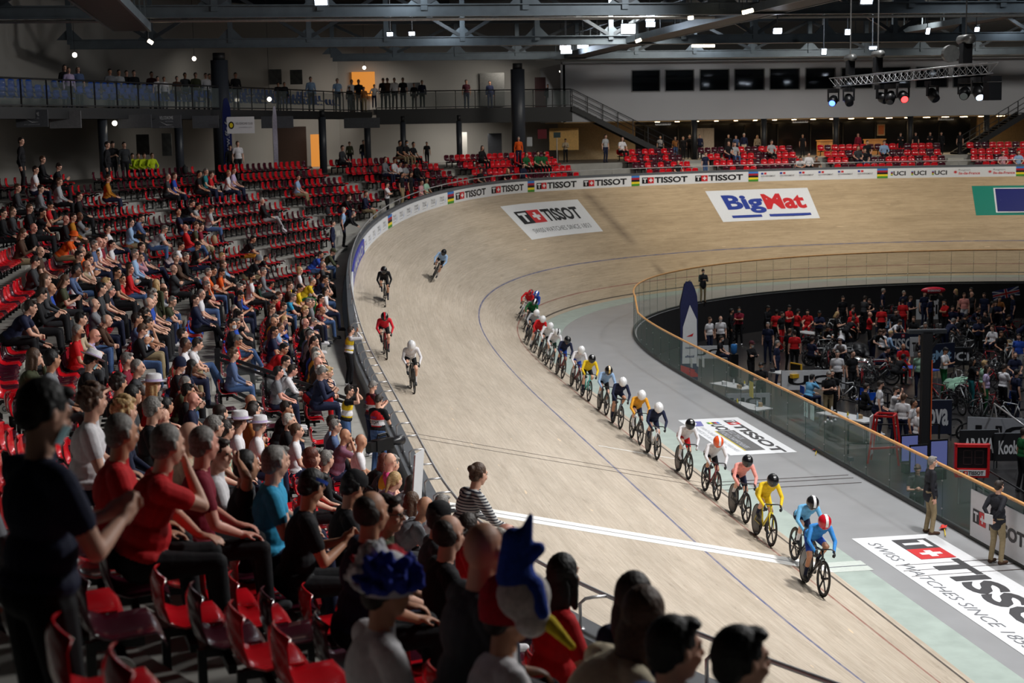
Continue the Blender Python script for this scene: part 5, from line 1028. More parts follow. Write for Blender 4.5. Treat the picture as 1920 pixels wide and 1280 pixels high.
for o in parse(STAND):
    e, i, j = find_seat(o['u'], o['v'], .46); P, uu, vv, zz, _ = ROWS[i]; s = SG[j]; pt = st_pt(i, s, -.3, 0); h = heading_out(s); pose = o['pose']; face = h + math.pi
    if pose == 'coat': pt = st_pt(i, s, -.3, 0)
    base = 'person in %s %s with %s, %s on the steps' % (CWORD.get(o['top'], o['top']), 'long coat' if pose == 'coat' else 'top', HWORD[o['hair'][0]].replace('%s', HK[o['hair'][1]]), PW_['s' if pose == 'coat' else pose])
    person(pt, face if pose != 'coat' else face + .9, 's' if pose == 'coat' else pose, o['top'], o['bot'], (HS[o['hair'][0]], HK[o['hair'][1]]), o['skin'], o['L'] or pose == 'coat', zz[j] < 21, 0, 0, 1, False, o['ex'], 1, uniq(base, ' too'), 'people standing in the stands', coat=pose == 'coat'); NP_ += 1
FAR = []
for o in parse(CONC): FAR.append((o, ZTOP, 1.66, 'on the concourse'))
for o in parse(GALP): FAR.append((o, 10.25 if o['u'] < 690 else 10.45, 1.66, 'on the upper gallery'))
for k, (o, z, hh, where) in enumerate(sorted(FAR, key=lambda q: (q[3], q[0]['u']))):
    P = at_d(o['u'], o['v'], o['d']); near = 'left' if o['u'] < 640 else 'middle' if o['u'] < 1180 else 'right'
    sc = min(1.12, max(.85, (P[2] - z) / hh)); a = math.atan2(GAZE[1] - P[1], GAZE[0] - P[0])
    base = 'person in %s top with %s, %s %s, %s' % (CWORD.get(o['top'], o['top']), HWORD[o['hair'][0]].replace('%s', HK[o['hair'][1]]), PW_[o['pose']], where, near)
    person((P[0], P[1], z), a, o['pose'], o['top'], o['bot'], (HS[o['hair'][0]], HK[o['hair'][1]]), o['skin'], k % 3 > 0, False, 0, 0, 1, False, o['ex'], sc, uniq(base, ' part') if LABELS.get(base, 0) < 1 else base + ' part, ' + ORD[min(15, LABELS.get(base, 1))], 'people ' + where); NP_ += 1
for o in parse(HIVIS):
    P = at_d(o['u'], o['v'], 69); person((P[0], P[1], ZTOP + .12), math.atan2(-28 - P[1], -P[0] - 10), 'a', 'hivis', 'navy', (HS[o['hair'][0]], HK[o['hair'][1]]), 0, True, False, 0, 0, 1, False, o['ex'], .96, 'steward in yellow safety jacket with %s, seated behind the top row%s' % (HWORD[o['hair'][0]].replace('%s', HK[o['hair'][1]]), ', %s' % ORD[int((o['u'] - 240) // 11)]), 'stewards in yellow'); NP_ += 1
# more of the packed front rows: neighbours of the people above
rf = random.Random(21); fill = 0
for tries in range(900):
    if fill >= 46: break
    i = rf.choice([5, 6, 7, 8, 9, 10, 11]); P, uu, vv, zz, ok = ROWS[i]; j = rf.randrange(len(SG)); u_, v_ = uu[j], vv[j]
    if not ok[j] or bad_s(SG[j], .6): continue
    if not ((430 < u_ < 690 and 560 < v_ < 740 and v_ > 560 + (u_ - 430) * .0) or (500 < u_ < 700 and 740 < v_ < 860 and False) or (250 < u_ < 520 and 640 < v_ < 860 and u_ < 330 + (v_ - 640) * .9) or (60 < u_ < 300 and 480 < v_ < 640)): continue
    if any(ti == i and math.dist(tp[:2], P[j][:2]) < .5 for ti, tp in TAKEN): continue
    s = SG[j]; pt = st_pt(i, s, -.26, 0); TAKEN.append((i, pt)); SEATED.append((i, s)); h = heading_out(s); tp_ = rf.choice(['black', 'navy', 'slate', 'white', 'grey', 'darkgrey', 'red', 'beige', 'blue', 'olive', 'lightgrey', 'brown']); hs = rf.choice(['sd', 'sk', 'sg', 'zg', 'lb', 'sb', 'fg', 'ly', '0-', 'cb']); ps = rf.choice('aaafhpc')
    base = 'person in %s top with %s, %s, row %s' % (CWORD.get(tp_, tp_), HWORD[hs[0]].replace('%s', HK[hs[1]] if hs[0] != '0' else ''), PW_[ps], 'ABCDEFGHIJKLM'[i])
    person((pt[0], pt[1], row_z(i)), h + math.pi, ps, tp_, rf.choice(['black', 'navy', 'denim', 'darkgrey']), (HS[hs[0]], HK[hs[1]]), rf.choice([0, 0, 1, 2]), rf.random() < .4, zz[j] < 21, look(pt, h + math.pi) * .9, 0, 1.08, False, '', 1.08, uniq(base, ', ' + ORD[block_no(s)] + ' block'), 'spectators in the stands'); fill += 1
# ---------------------------------------------------------------- seats
def seat_shell():
    prof = [(.02, .80), (-.005, .74), (.0, .62), (.03, .52), (.075, .47), (.16, .455), (.28, .465), (.37, .47), (.415, .455), (.42, .43)]
    n = 9; V = []
    for k, (y, z) in enumerate(prof):
        wd_ = .222 if k > 1 else (.18 if k == 0 else .212)
        for j in range(n):
            t = -1 + 2 * j / (n - 1); c = t * t; V.append((wd_ * t, y + (.045 * c if k < 5 else 0), z + (.03 * c if 4 <= k <= 7 else 0) - (.02 * c if k == 0 else 0) - (.012 * c if k > 7 else 0)))
    F_ = [(a * n + b, a * n + b + 1, (a + 1) * n + b + 1, (a + 1) * n + b) for a in range(len(prof) - 1) for b in range(n - 1)]
    N_ = len(V); V2 = [(x * .97, y - .012 if k // n < 4 else y, z - (.014 if k // n >= 4 else 0)) for k, (x, y, z) in enumerate(V)]
    F2 = [tuple(N_ + q for q in f[::-1]) for f in F_]; R = []
    rim = [j for j in range(n)] + [k * n + n - 1 for k in range(1, len(prof))] + [(len(prof) - 1) * n + j for j in range(n - 2, -1, -1)] + [k * n for k in range(len(prof) - 2, 0, -1)]
    for a, b in zip(rim, rim[1:] + rim[:1]): R.append((b, a, N_ + a, N_ + b))
    return V + V2, F_ + F2 + R
SV, SF = seat_shell()
def plastic(name, rgb): 
    m = mat(name, rgb, .22, noise=.05, scale=3, spec=.6, coat=.35); return m
M_SR, M_SM, M_SB = plastic('red_seat_plastic', (204, 20, 34)), plastic('aubergine_seat_plastic', (72, 20, 36)), plastic('blue_seat_plastic', (26, 84, 190))
def seat_mesh(m):
    me = bpy.data.meshes.new('seat'); me.from_pydata(SV, [], SF); me.materials.append(m); me.polygons.foreach_set('use_smooth', [True] * len(SF)); me.update(); return me
SEATM = {k: seat_mesh(m) for k, m in (('red', M_SR), ('dark aubergine', M_SM), ('blue', M_SB))}
b_ = MB(); b_.box((0, .2, .40), (.06, .26, .05)); b_.box((0, .06, .25), (.05, .05, .34)); b_.box((0, -.04, .10), (.08, .16, .04)); b_.box((0, .2, .36), (.5, .05, .05)); BRK_V, BRK_F = b_.v, b_.f
BRKM = bpy.data.meshes.new('bracket'); BRKM.from_pydata(BRK_V, [], BRK_F); BRKM.materials.append(M_BLKM)
spots = []
for i in range(13):
    ok = row_off(i, SG) > 1.62; P = st_pt(i, SG, 0, 0); seg = np.concatenate([[0], np.cumsum(np.linalg.norm(np.diff(P, axis=0), axis=1))])
    own = [(s, st_pt(i, s, 0, 0)) for (ii, s) in SEATED if ii == i]
    for a, b in zip([-48] + AISLES, AISLES + [90]):
        if not (-40.5 < (a + b) / 2 < 80): continue
        lo, hi = max(a + .55, -40.5), min(b - .55, 80.5); l0, l1 = np.interp([lo, hi], SG, seg); n = int((l1 - l0) / .48)
        for q in range(n):
            s = float(np.interp(l0 + (l1 - l0 - n * .48) / 2 + (q + .5) * .48, seg, SG))
            if PLAT[0] < s < PLAT[1] or np.interp(s, SG, ok) < .5: continue
            p = st_pt(i, s, 0, 0)
            if any(math.dist(p[:2], w[:2]) < .33 for _, w in own): continue
            if i >= 8 and -6. < s < 1.4: continue
            spots.append((i, s, q, n, False))
    for s, w in own: spots.append((i, s, -1, 0, True))
seats = []
for (i, s, q, n, own) in spots:
    p = st_pt(i, s, 0.02, 0); u, v, z = px(p + np.array([0, 0, .6]))
    if z < 3 or not (-60 < u < 1980 and -20 < v < 1380): continue
    seats.append((z * (1.5 if own else 1.), i, s, q, n, own, p))
seats.sort(key=lambda k: k[0])
rs = random.Random(11); ST_V = {'red': MB(), 'dark aubergine': MB()}; ST_B = MB(); cnt = {}
for k, (z, i, s, q, n, own, p) in enumerate(seats):
    blk = block_no(s); col = 'blue' if (i in (9, 10) and .9 < s < 4.2) else ('red' if rs.random() < .6 else 'dark aubergine'); rz = heading_out(s) + math.pi / 2
    if k < 300:
        key = (i, blk); cnt[key] = cnt.get(key, 0) + 1
        o = bpy.data.objects.new('stadium_seat', SEATM[col]); COL.objects.link(o); o.location = tuple(p); o.rotation_euler = (0, 0, rz)
        tag(o, '%s plastic seat, row %s, %s seat block from the camera, seat %s' % (col, 'ABCDEFGHIJKLM'[i], ORD[blk], ORD[cnt[key] - 1] if cnt[key] <= 16 else 'further on'), 'seat', 'shell seats in the stands')
        b = bpy.data.objects.new('bracket', BRKM); COL.objects.link(b); b.parent = o
        if q == 0 and not own:
            d_ = MB(); d_.tube([(.27, .17, .33), (.285, .17, .33)], .085, 16); dd_ = d_.build('letter_disc', mat('disc_grey', (168, 168, 164), .5), o); a_ = Art(); a_.text('ABCDEFGHIJKLM'[i], -.035, -.045, .035, .045, M_DG, .02)
            a_.lay('lettering', lambda x, y, h: np.stack([.289 + h + 0 * x, .17 - x * -1, .33 + y], -1), .001, dd_)
    else:
        co, si_ = math.cos(rz), math.sin(rz); c2 = col if col != 'blue' else 'red'; A = np.array(SV); Q = np.stack([A[:, 0] * co - A[:, 1] * si_ + p[0], A[:, 0] * si_ + A[:, 1] * co + p[1], A[:, 2] + p[2]], 1); ST_V[c2].add(Q, SF)
        A = np.array(BRK_V); Q = np.stack([A[:, 0] * co - A[:, 1] * si_ + p[0], A[:, 0] * si_ + A[:, 1] * co + p[1], A[:, 2] + p[2]], 1); ST_B.add(Q, BRK_F)
mbx = MB(); nv = 0
mbx.v = ST_V['red'].v + ST_V['dark aubergine'].v + ST_B.v; n1 = len(ST_V['red'].v); n2 = n1 + len(ST_V['dark aubergine'].v)
mbx.f = ST_V['red'].f + [tuple(a + n1 for a in f) for f in ST_V['dark aubergine'].f] + [tuple(a + n2 for a in f) for f in ST_B.f]
mbx.m = [0] * len(ST_V['red'].f) + [1] * len(ST_V['dark aubergine'].f) + [2] * len(ST_B.f)
o = mbx.build('stadium_seats', [M_SR, M_SM, M_BLKM], None, True); tag(o, 'red and aubergine shell seats of the farther rows up to the concourse', 'seat', 'shell seats in the stands', 'stuff')
mbg = MB(); nseat = 0
for r_i, dep in enumerate((2.2, 3.1, 4.0)):
    for a, b in zip(GAL[:-1], GAL[1:]):
        L_ = math.dist(a, b); dx_, dy_ = (b[0] - a[0]) / L_, (b[1] - a[1]) / L_; nx_, ny_ = (-dy_, dx_) if dx_ > 0 else (dy_, -dx_)
        rz = math.atan2(dy_, dx_); A = np.array(SV)
        for q in range(int(L_ / .6)):
            if q % 14 in (0, 13): continue
            cx_, cy_ = a[0] + dx_ * (q + .5) * .6 + nx_ * dep, a[1] + dy_ * (q + .5) * .6 + ny_ * dep
            if ny_ > 0: cx_, cy_ = a[0] + dx_ * (q + .5) * .6 - nx_ * dep, a[1] + dy_ * (q + .5) * .6 - ny_ * dep
            co, si_ = math.cos(rz + math.pi), math.sin(rz + math.pi); mbg.add(np.stack([A[:, 0] * co - A[:, 1] * si_ + cx_, A[:, 0] * si_ + A[:, 1] * co + cy_, A[:, 2] + 10.25 + .25 * r_i], 1), SF)
o = mbg.build('gallery_seats', M_SB, None, True); tag(o, 'rows of blue seats on the dark left upper gallery', 'seat', None, 'stuff')
print('persons', NP_, 'seats', len(seats))

# ---------------------------------------------------------------- track bikes and riders
M_TYRE = mat('black_tyre', (26, 25, 25), .7); M_CARB = mat('carbon_rim', (34, 34, 38), .35, spec=.5); M_PALE = mat('pale_sidewall', (186, 178, 166), .6)
def wheel_mesh(kind):
    mb = MB(); r = .335; n = 36
    mb.tube([(0, r * math.cos(2 * math.pi * k / n), r * math.sin(2 * math.pi * k / n)) for k in range(n)], .0115, 7, 0, closed=True)
    if kind == 'disc':
        vs = []; prof = [(.004, .322), (.018, .12), (.026, .03)]
        for sx in (1, -1):
            for x, rr in prof: vs += [(x * sx, rr * math.cos(2 * math.pi * k / n), rr * math.sin(2 * math.pi * k / n)) for k in range(n)]
        fs = []
        for h in (0, 3):
            for i in range(2): fs += [((h + i) * n + k, (h + i) * n + (k + 1) % n, (h + i + 1) * n + (k + 1) % n, (h + i + 1) * n + k) for k in range(n)]
            fs.append(tuple((h + 2) * n + k for k in range(n)))
        mb.add(vs, fs, 1)
    else:
        ri = .27; vs = []
        for x, rr in ((.011, .325), (.013, ri), (-.013, ri), (-.011, .325)): vs += [(x, rr * math.cos(2 * math.pi * k / n), rr * math.sin(2 * math.pi * k / n)) for k in range(n)]
        mb.add(vs, [(i * n + k, i * n + (k + 1) % n, (i + 1) % 4 * n + (k + 1) % n, (i + 1) % 4 * n + k) for i in range(4) for k in range(n)], 1)
        if kind == 'five':
            for k in range(5):
                a = 2 * math.pi * k / 5 + .3; c, s_ = math.cos(a), math.sin(a); mb.box((0, c * .155, s_ * .155), (.014, .25, .042), R=Matrix.Rotation(a, 3, 'X'), mi=1)
        else:
            for k in range(20):
                a = 2 * math.pi * k / 20; sx = .022 * (1 if k % 2 else -1); mb.tube([(sx, .02 * math.cos(a + .8), .02 * math.sin(a + .8)), (0, .275 * math.cos(a), .275 * math.sin(a))], .0016, 4, 2, False)
        mb.tube([(-.035, 0, 0), (.035, 0, 0)], .022, 10, 1)
    me = bpy.data.meshes.new('wheel_' + kind); me.from_pydata(mb.v, [], mb.f)
    for m in (M_TYRE, M_CARB, M_STEEL): me.materials.append(m)
    me.polygons.foreach_set('material_index', mb.m); me.polygons.foreach_set('use_smooth', [True] * len(mb.f)); me.update(); return me
WH = {k: wheel_mesh(k) for k in ('disc', 'five', 'wire')}
def bmesh_of(name, fn):
    mb = MB(); fn(mb); me = bpy.data.meshes.new(name); me.from_pydata(mb.v, [], mb.f); me.materials.append(None); me.polygons.foreach_set('use_smooth', [True] * len(mb.f)); me.update(); return me
BBp, SEATC, HEADT, HEADB, RAX, FAX = (0, 0, .29), (0, -.16, .80), (0, .40, .83), (0, .44, .70), (0, -.39, .335), (0, .59, .335)
def f_frame(b):
    b.tube([BBp, SEATC], [.020, .016], 8); b.tube([SEATC, HEADT], [.018, .02], 8); b.tube([BBp, HEADB], [.026, .024], 8); b.tube([HEADT, HEADB], .022, 8)
    for sx in (-.055, .055): b.tube([(sx * .3, 0, .29), (sx, -.39, .335)], .011, 6); b.tube([(sx * .25, -.15, .74), (sx, -.39, .335)], .009, 6)
    b.tube([SEATC, (0, -.185, .915)], .013, 8)
FRAME = bmesh_of('frame', f_frame)
def f_fork(b):
    b.tube([(0, .44, .70), (0, .45, .68)], .022, 8)
    for sx in (-.045, .045): b.tube([(sx * .5, .45, .69), (sx, .50, .60), (sx, .59, .335)], [.016, .014, .009], 7)
FORK = bmesh_of('fork', f_fork)
def f_bar(b):
    b.tube([(0, .40, .84), (0, .47, .87)], .015, 7)
    for sx in (-1, 1): b.tube([(0, .47, .87), (sx * .13, .475, .875), (sx * .18, .52, .865), (sx * .185, .57, .80), (sx * .185, .54, .74), (sx * .19, .46, .73)], .013, 7)
BARM = bmesh_of('handlebar', f_bar)
SADM = bmesh_of('saddle', lambda b: (b.ball((0, -.27, .935), (.062, .07, .018), 12, 6), b.ball((0, -.16, .935), (.024, .13, .014), 10, 6)))
def f_crank(b):
    b.tube([(.045, .095 * math.cos(a), .29 + .095 * math.sin(a)) for a in np.linspace(0, 6.283, 25)], .006, 5)
    for k in range(5): a = 6.283 * k / 5; b.beam((.045, 0, .29), (.045, .09 * math.cos(a), .29 + .09 * math.sin(a)), .008, .012)
    b.tube([(.045, .09, .31), (.05, -.39, .365)], .004, 4); b.tube([(.045, .05, .205), (.05, -.39, .305)], .004, 4); b.tube([(-.06, 0, .29), (.06, 0, .29)], .02, 8)
    b.beam((.065, 0, .29), (.065, 0, .125), .014, .022); b.beam((-.065, 0, .29), (-.065, 0, .455), .014, .022); b.box((.11, 0, .125), (.08, .06, .02)); b.box((-.11, 0, .455), (.08, .06, .02))
CRANK = bmesh_of('crankset', f_crank)
def bike(M, label, col, rear='disc', front='five', group='track bikes in the race', wheels=True):
    root = bpy.data.objects.new('track_bike', None); COL.objects.link(root); root.matrix_world = M; root.empty_display_size = .1; tag(root, label, 'bicycle', group)
    for nm, me, m in (('frame', FRAME, col), ('fork', FORK, col), ('handlebar', BARM, M_CARB), ('saddle', SADM, M_BLKM), ('crankset', CRANK, M_CARB)):
        o = bpy.data.objects.new(nm, me); COL.objects.link(o); o.parent = root; setm(o, [m])
    if wheels:
        for nm, me, p in (('rear_wheel', WH[rear], RAX), ('front_wheel', WH[front], FAX)): o = bpy.data.objects.new(nm, me); COL.objects.link(o); o.parent = root; o.location = p
    return root
def bank_fit(u, v):
    best = None; S_ = np.arange(-30, 60, .15)
    for d in np.arange(-.9, 8.2, .06):
        P = on_bank(S_, np.full_like(S_, d)) if d >= 0 else inner(S_, -d); uu, vv, zz = px(P); e = np.hypot(uu - u, vv - v); j = e.argmin()
        if best is None or e[j] < best[0]: best = (e[j], S_[j], d)
    return best[1], best[2]
FC = {k: mat('bike_' + k, c, .3, coat=.4, noise=.04) for k, c in {'black': (24, 24, 28), 'white': (214, 214, 216), 'red': (150, 24, 34), 'yellow': (226, 206, 40), 'celeste': (92, 190, 180), 'grey': (90, 92, 96), 'darkred': (104, 20, 36)}.items()}
HELM = {k: mat('helmet_' + k, c, .25, coat=.5, noise=.02) for k, c in {'white': (232, 232, 234), 'black': (22, 22, 25), 'red': (196, 26, 44), 'blue': (34, 80, 190), 'orange': (236, 96, 50), 'gold': (196, 160, 90)}.items()}
# u v of the contact point, jersey, shorts, helmet, stripe, frame, lean, crank phase, label
RACE = [
 (1520, 1103, 'turquoise', 'blue', 'red', 'white', 'black', .10, 0.4, 'in light blue skinsuit and red helmet with white stripe, leading the bunch', 'cblue'),
 (1497, 1058, 'lightblue', 'navy', 'black', 'white', 'black', .10, 2.2, 'in pale blue jersey and black helmet with white stripe, just behind the leader', 'cpale'),
 (1427, 1009, 'yellow', 'yellow', 'black', 'black', 'yellow', .10, 3.5, 'in all yellow skinsuit and black helmet on a yellow bike', None),
 (1381, 967, 'pink', 'navy', 'black', 'black', 'black', .10, 2.9, 'in pale pink and orange jersey with navy shorts and black helmet', 'ccoral'),
 (1327, 926, 'white', 'black', 'orange', 'white', 'darkred', .10, 3.3, 'in white jersey and orange helmet with black shorts', None),
 (1276, 888, 'white', 'red', 'black', 'black', 'black', .10, 2.8, 'in white jersey, red shorts and black helmet', None),
 (1220, 853, 'navy', 'navy', 'white', 'white', 'white', .10, 3.1, 'in navy skinsuit and white helmet on a white bike', None),
 (1190, 825, 'amber', 'navy', 'white', 'white', 'black', .10, 2.6, 'in yellow and green jersey with white helmet', None),
 (1154, 796, 'navy', 'navy', 'white', 'white', 'grey', .12, 0., 'in dark blue long sleeved skinsuit and white helmet on a grey bike', None),
 (1128, 771, 'lightblue', 'black', 'black', 'gold', 'black', .12, 3.0, 'in light blue jersey and black helmet with gold stripe', None),
 (1096, 747, 'yellow', 'black', 'black', 'black', 'celeste', .14, .6, 'in yellow jersey and black helmet on a mint green bike', None),
 (1076, 727, 'white', 'blue', 'white', 'white', 'darkred', .16, 2.4, 'in white jersey, blue shorts and white helmet on a dark red bike', None),
 (1047, 704, 'navy', 'blue', 'black', 'black', 'darkred', .20, 3.0, 'in navy and blue skinsuit and plain black helmet', None),
 (1027, 687, 'white', 'darkgreen', 'white', 'black', 'grey', .24, 3.2, 'in white jersey with dark green shorts and white helmet', None),
 (1013, 673, 'white', 'black', 'white', 'white', 'grey', .27, 2.4, 'in white jersey, black shorts and white helmet', None),
 (998, 657, 'red', 'red', 'white', 'white', 'black', .30, .3, 'in red jersey and white helmet', None),
 (985, 643, 'lightgrey', 'navy', 'white', 'white', 'black', .34, 2.8, 'in white and navy jersey behind the red one', None),
 (982, 618, 'green', 'darkgreen', 'black', 'white', 'black', .38, 3.0, 'in green jersey and black helmet', None),
 (986, 600, 'blue', 'blue', 'blue', 'white', 'black', .40, 1.0, 'in blue jersey and blue helmet', None),
 (971, 597, 'red', 'white', 'red', 'black', 'white', .48, 2.9, 'in red and white jersey, last of the bunch', None),
 (722, 568, 'black', 'black', 'black', 'black', 'black', -.02, 3.1, 'all in black high on the bank', None),
 (812, 524, 'lightblue', 'black', 'black', 'black', 'black', .42, 2.9, 'in pale blue sleeves leaning into the bend', None),
 (724, 666, 'crimson', 'black', 'black', 'red', 'red', -.02, 2.9, 'in bright red jersey high on the bank', 'cred'),
 (774, 730, 'white', 'black', 'white', 'white', 'black', -.02, 3.3, 'in white jersey with red chest below the red one', None)]
TC.update({'cblue': (58, 138, 214), 'cpale': (110, 178, 224), 'ccoral': (242, 160, 150), 'cred': (216, 40, 58)})
for k, (u, v, jc, sc_, hc_, st_, fc, lean, ph, lab, ov) in enumerate(RACE):
    s, d = bank_fit(u, v); P = on_bank(s, d) if d >= 0 else inner(s, -d); e = .3; T = on_bank(s - e, max(d, 0)) - on_bank(s + e, max(d, 0)); T /= np.linalg.norm(T)
    side = np.cross(T, [0, 0, 1]); side /= np.linalg.norm(side)      # rider's right, towards the rail
    up = V3(0, 0, 1) - side * math.tan(lean); up = up - T * (up @ T); up /= np.linalg.norm(up); X = np.cross(T, up)
    M = Matrix(((X[0], T[0], up[0], P[0]), (X[1], T[1], up[1], P[1]), (X[2], T[2], up[2], P[2] + .004), (0, 0, 0, 1)))
    bike(M, 'track bike with %s frame under the rider %s' % (fc, ' '.join(lab.split()[:7])), FC[fc], 'disc' if k % 3 != 1 else 'five', 'five')
    phq = round(ph / .8) * .8
    key = ('RIDE', phq)
    if key not in BODY: F, H, c = rider(phq, 0.); BODY[key] = (F.grow('body', .0125, 2, 7, 12), H, c)
    me, H, c = BODY[key]; o = bpy.data.objects.new('person', me); COL.objects.link(o); o.matrix_world = M
    setm(o, [SKINS[0 if k % 4 else 1], cloth(ov or jc), cloth(sc_), cloth('white' if k in (5, 7, 13, 17) else 'darkgrey'), M_EYE, M_LIP, cloth('white' if k % 2 else 'navy')])
    Hm = Matrix.Translation(tuple(c)) @ Matrix([tuple(r) for r in H]).to_4x4() @ Matrix.Rotation(-.25, 4, 'X')
    hm = put_on_head('helmet', o, Hm, [HELM[hc_], HELM[st_]], 'helmet', 1.12); vs = put_on_head('visor', o, Hm, [mat('smoke_visor', (60, 56, 54), .1, spec=.8)] * 2, 'visor')
    tag(o, 'rider %s' % lab, 'person', 'riders on the track')
# ---------------------------------------------------------------- officials on the apron
def plant(u, v, z=0.): P = at_z(u, v, z); return P
P = plant(1743, 1000); o, _ = person((P[0], P[1], 0), math.atan2(.98, .1), 's', 'navy', 'khaki', ('short', 'grey'), 0, True, True, 0, .05, 1.12, label='official in dark blazer and khaki trousers with his back turned, nearer the finish line', group='race officials', ex='mask:w', coat=2, shoe=cloth('brown'), topm=mat('blazer', (22, 24, 34), .8, noise=.1, bump=.2))
P = plant(1868, 1056); o, _ = person((P[0], P[1], 0), math.atan2(.9, -.35), 'B', 'navy', 'khaki', ('short', 'dark'), 0, True, True, 0, .05, 1.1, label='official in dark blazer holding white papers behind his back by the white panel', group='race officials', ex='mask:w', coat=2, shoe=cloth('brown'), topm=MATS['blazer'])
t_ = MB(); t_.box((0, 0, 0), (.22, .01, .2)); pb = t_.build('paper_pad', WHT, None, loc=(P[0] + .09, P[1] - .24, .98), rz=.35); tag(pb, 'white paper pad held behind the back of the official by the white panel', 'papers')
P = plant(1318, 567); person((P[0], P[1], 0), math.atan2(-CF[1], -CF[0]) + .1, 'g', 'navy', 'khaki', ('short', 'dark'), 0, True, False, 0, 0, 1.05, label='official in dark jacket standing before the far curved glass', group='race officials', ex='mask:w', coat=2, shoe=cloth('brown'), topm=MATS['blazer'])
# white TISSOT panel on the fence
s0, s1 = [np.interp(-at_z(u, v, 0)[0], -TXs, TSs) for u, v in ((1985, 1090), (1812, 1010))]
a_ = np.linspace(s1, s0 - 1.4, 6); q = MB(); q.strip(fence_pts(a_, .08, -.07), fence_pts(a_, 1.12, -.07)); q.strip(fence_pts(a_, 1.12, -.05), fence_pts(a_, .08, -.05)); o = q.build('advert_sheet', WHT); tag(o, 'white TISSOT panel clipped to the glass fence beside the standing official', 'advert')
a = Art(); a.tissot(.14, .42, .3, 2.3); a.lay('lettering', lambda x, y, h: np.stack([itp(TX, s1 - x) - itp(TNX, s1 - x) * (FO(s1 - x) - .075 - h), itp(TY, s1 - x) - itp(TNY, s1 - x) * (FO(s1 - x) - .075 - h), y], -1), .003, o)
# lap flags lying on the apron
for u, v, lab in ((1770, 988, 'red and yellow signal flag on a yellow stick by the foot of the nearer official'), (1532, 842, 'red and yellow signal flag lying against the fence channel')):
    P = plant(u, v); t_ = thing('signal_flag', lab, 'flag', (P[0], P[1], .02), -.4); b_ = MB(); b_.tube([(0, 0, .0), (.9, 0, .02)], .012, 6); b_.build('stick', mat('yellow_stick', (220, 190, 50), .5), t_); b_ = MB(); b_.add([(0, -.05, .01), (.32, -.12, .03), (.3, .04, .05), (.02, .07, .04)], [(0, 1, 2, 3)]); b_.ball((.12, -.03, .03), (.14, .05, .03), 8, 5); b_.build('cloth', mat('flag_red', (210, 50, 40), .7), t_)
P = plant(1595, 876); t_ = thing('timing_camera', 'small silver camera on a stub post against the fence foot', 'camera', (P[0], P[1], 0)); b_ = MB(); b_.tube([(0, 0, 0), (0, 0, .18)], .02, 8); b_.build('post', M_STEEL, t_); b_ = MB(); b_.box((0, 0, .23), (.16, .1, .1)); b_.build('body', M_HSG, t_)
# ---------------------------------------------------------------- people along the rail
def walk_fit(u, v, hh, off=None):
    best = None; S_ = np.arange(-34, 60, .06)
    for o_ in ([off] if off is not None else np.arange(.75, 2.2, .1)):
        P = edge(S_, o_, -.09 + hh); uu, vv, zz = px(P); e = np.hypot(uu - u, vv - v); j = e.argmin()
        if best is None or e[j] < best[0]: best = (e[j], S_[j], o_)
    return best[1], best[2]
M_STRP = striped('navy_white_stripes', (30, 34, 56), (206, 206, 204), 34)
P = at_d(856, 914, 17.6); person((P[0], P[1], P[2] - 1.58), heading_out(-16) + math.pi + .35, 'R', 'navy', 'denim', ('bun', 'brown'), 0, True, True, .3, 0, 1.08, label='woman in navy and white striped top and jeans leaning on the track rail', group='people along the rail', topm=M_STRP, sc=1.08)
s, of = walk_fit(672, 622, 1.45); h = heading_out(s); P = edge(s, of, -.09); person(P, h + math.pi + .2, 'k', 'white', 'black', ('short', 'dark'), 0, True, True, 0, 0, 1, ex='vest:yellow', label='photographer in yellow press bib leaning over the rail with a camera', group='people along the rail')
s, of = walk_fit(650, 724, 1.72); h = heading_out(s); P = edge(s, of, -.09); person(P, h + math.pi - .2, 'k', 'black', 'denim', ('short', 'dark'), 0, False, True, 0, 0, 1.05, ex='vest:yellow', label='photographer in yellow PHOTO bib and faded jeans seen from behind', group='people along the rail')
s, of = walk_fit(708, 748, 1.66); h = heading_out(s); P = edge(s, of, -.09); o, _ = person(P, h + math.pi + .9, 'g', 'black', 'denim', ('short', 'dark'), 0, False, True, 0, .2, 1.08, ex='vest:red', label='photographer in red PHOTO bib looking at a phone by the rail', group='people along the rail')
s, of = walk_fit(700, 733, 1.6); h = heading_out(s); P = edge(s + .55, of, -.09); person(P, h + math.pi + .4, 'g', 'maroon', 'navy', ('short', 'grey'), 0, False, True, 0, .2, 1.05, ex='vest:red', label='photographer in maroon shirt and red bib right behind the one with the phone', group='people along the rail')
# television camera on the parapet
s, of = walk_fit(735, 815, 1.1, .6); h = heading_out(s); P = edge(s, .85, .66); t_ = thing('television_camera', 'large black television camera aimed over the rail beside the pink shirted operator', 'camera', tuple(P), h + math.pi + .75)
b_ = MB(); b_.box((0, 0, .14), (.5, .2, .24)); b_.box((-.32, 0, .14), (.2, .16, .2)); b_.build('body', M_BLKM, t_); b_ = MB(); b_.tube([(.25, 0, .14), (.42, 0, .14), (.46, 0, .14), (.62, 0, .14)], [.08, .08, .1, .11], 14); b_.build('lens', M_CARB, t_, True)
b_ = MB(); b_.tube([(-.15, 0, .27), (-.12, 0, .36), (.15, 0, .36), (.2, 0, .27)], .018, 7); b_.build('top_handle', M_BLKM, t_); b_ = MB(); b_.tube([(.05, .12, .3), (.25, .12, .3)], .035, 8); b_.build('viewfinder', M_BLKM, t_); b_ = MB(); b_.tube([(0, 0, .02), (0, 0, -.25)], .04, 8)
for k in range(3): a = k * 2.1; b_.tube([(0, 0, -.2), (.28 * math.cos(a), .28 * math.sin(a), -.95)], .018, 6)
b_.build('tripod', M_BLKM, t_)
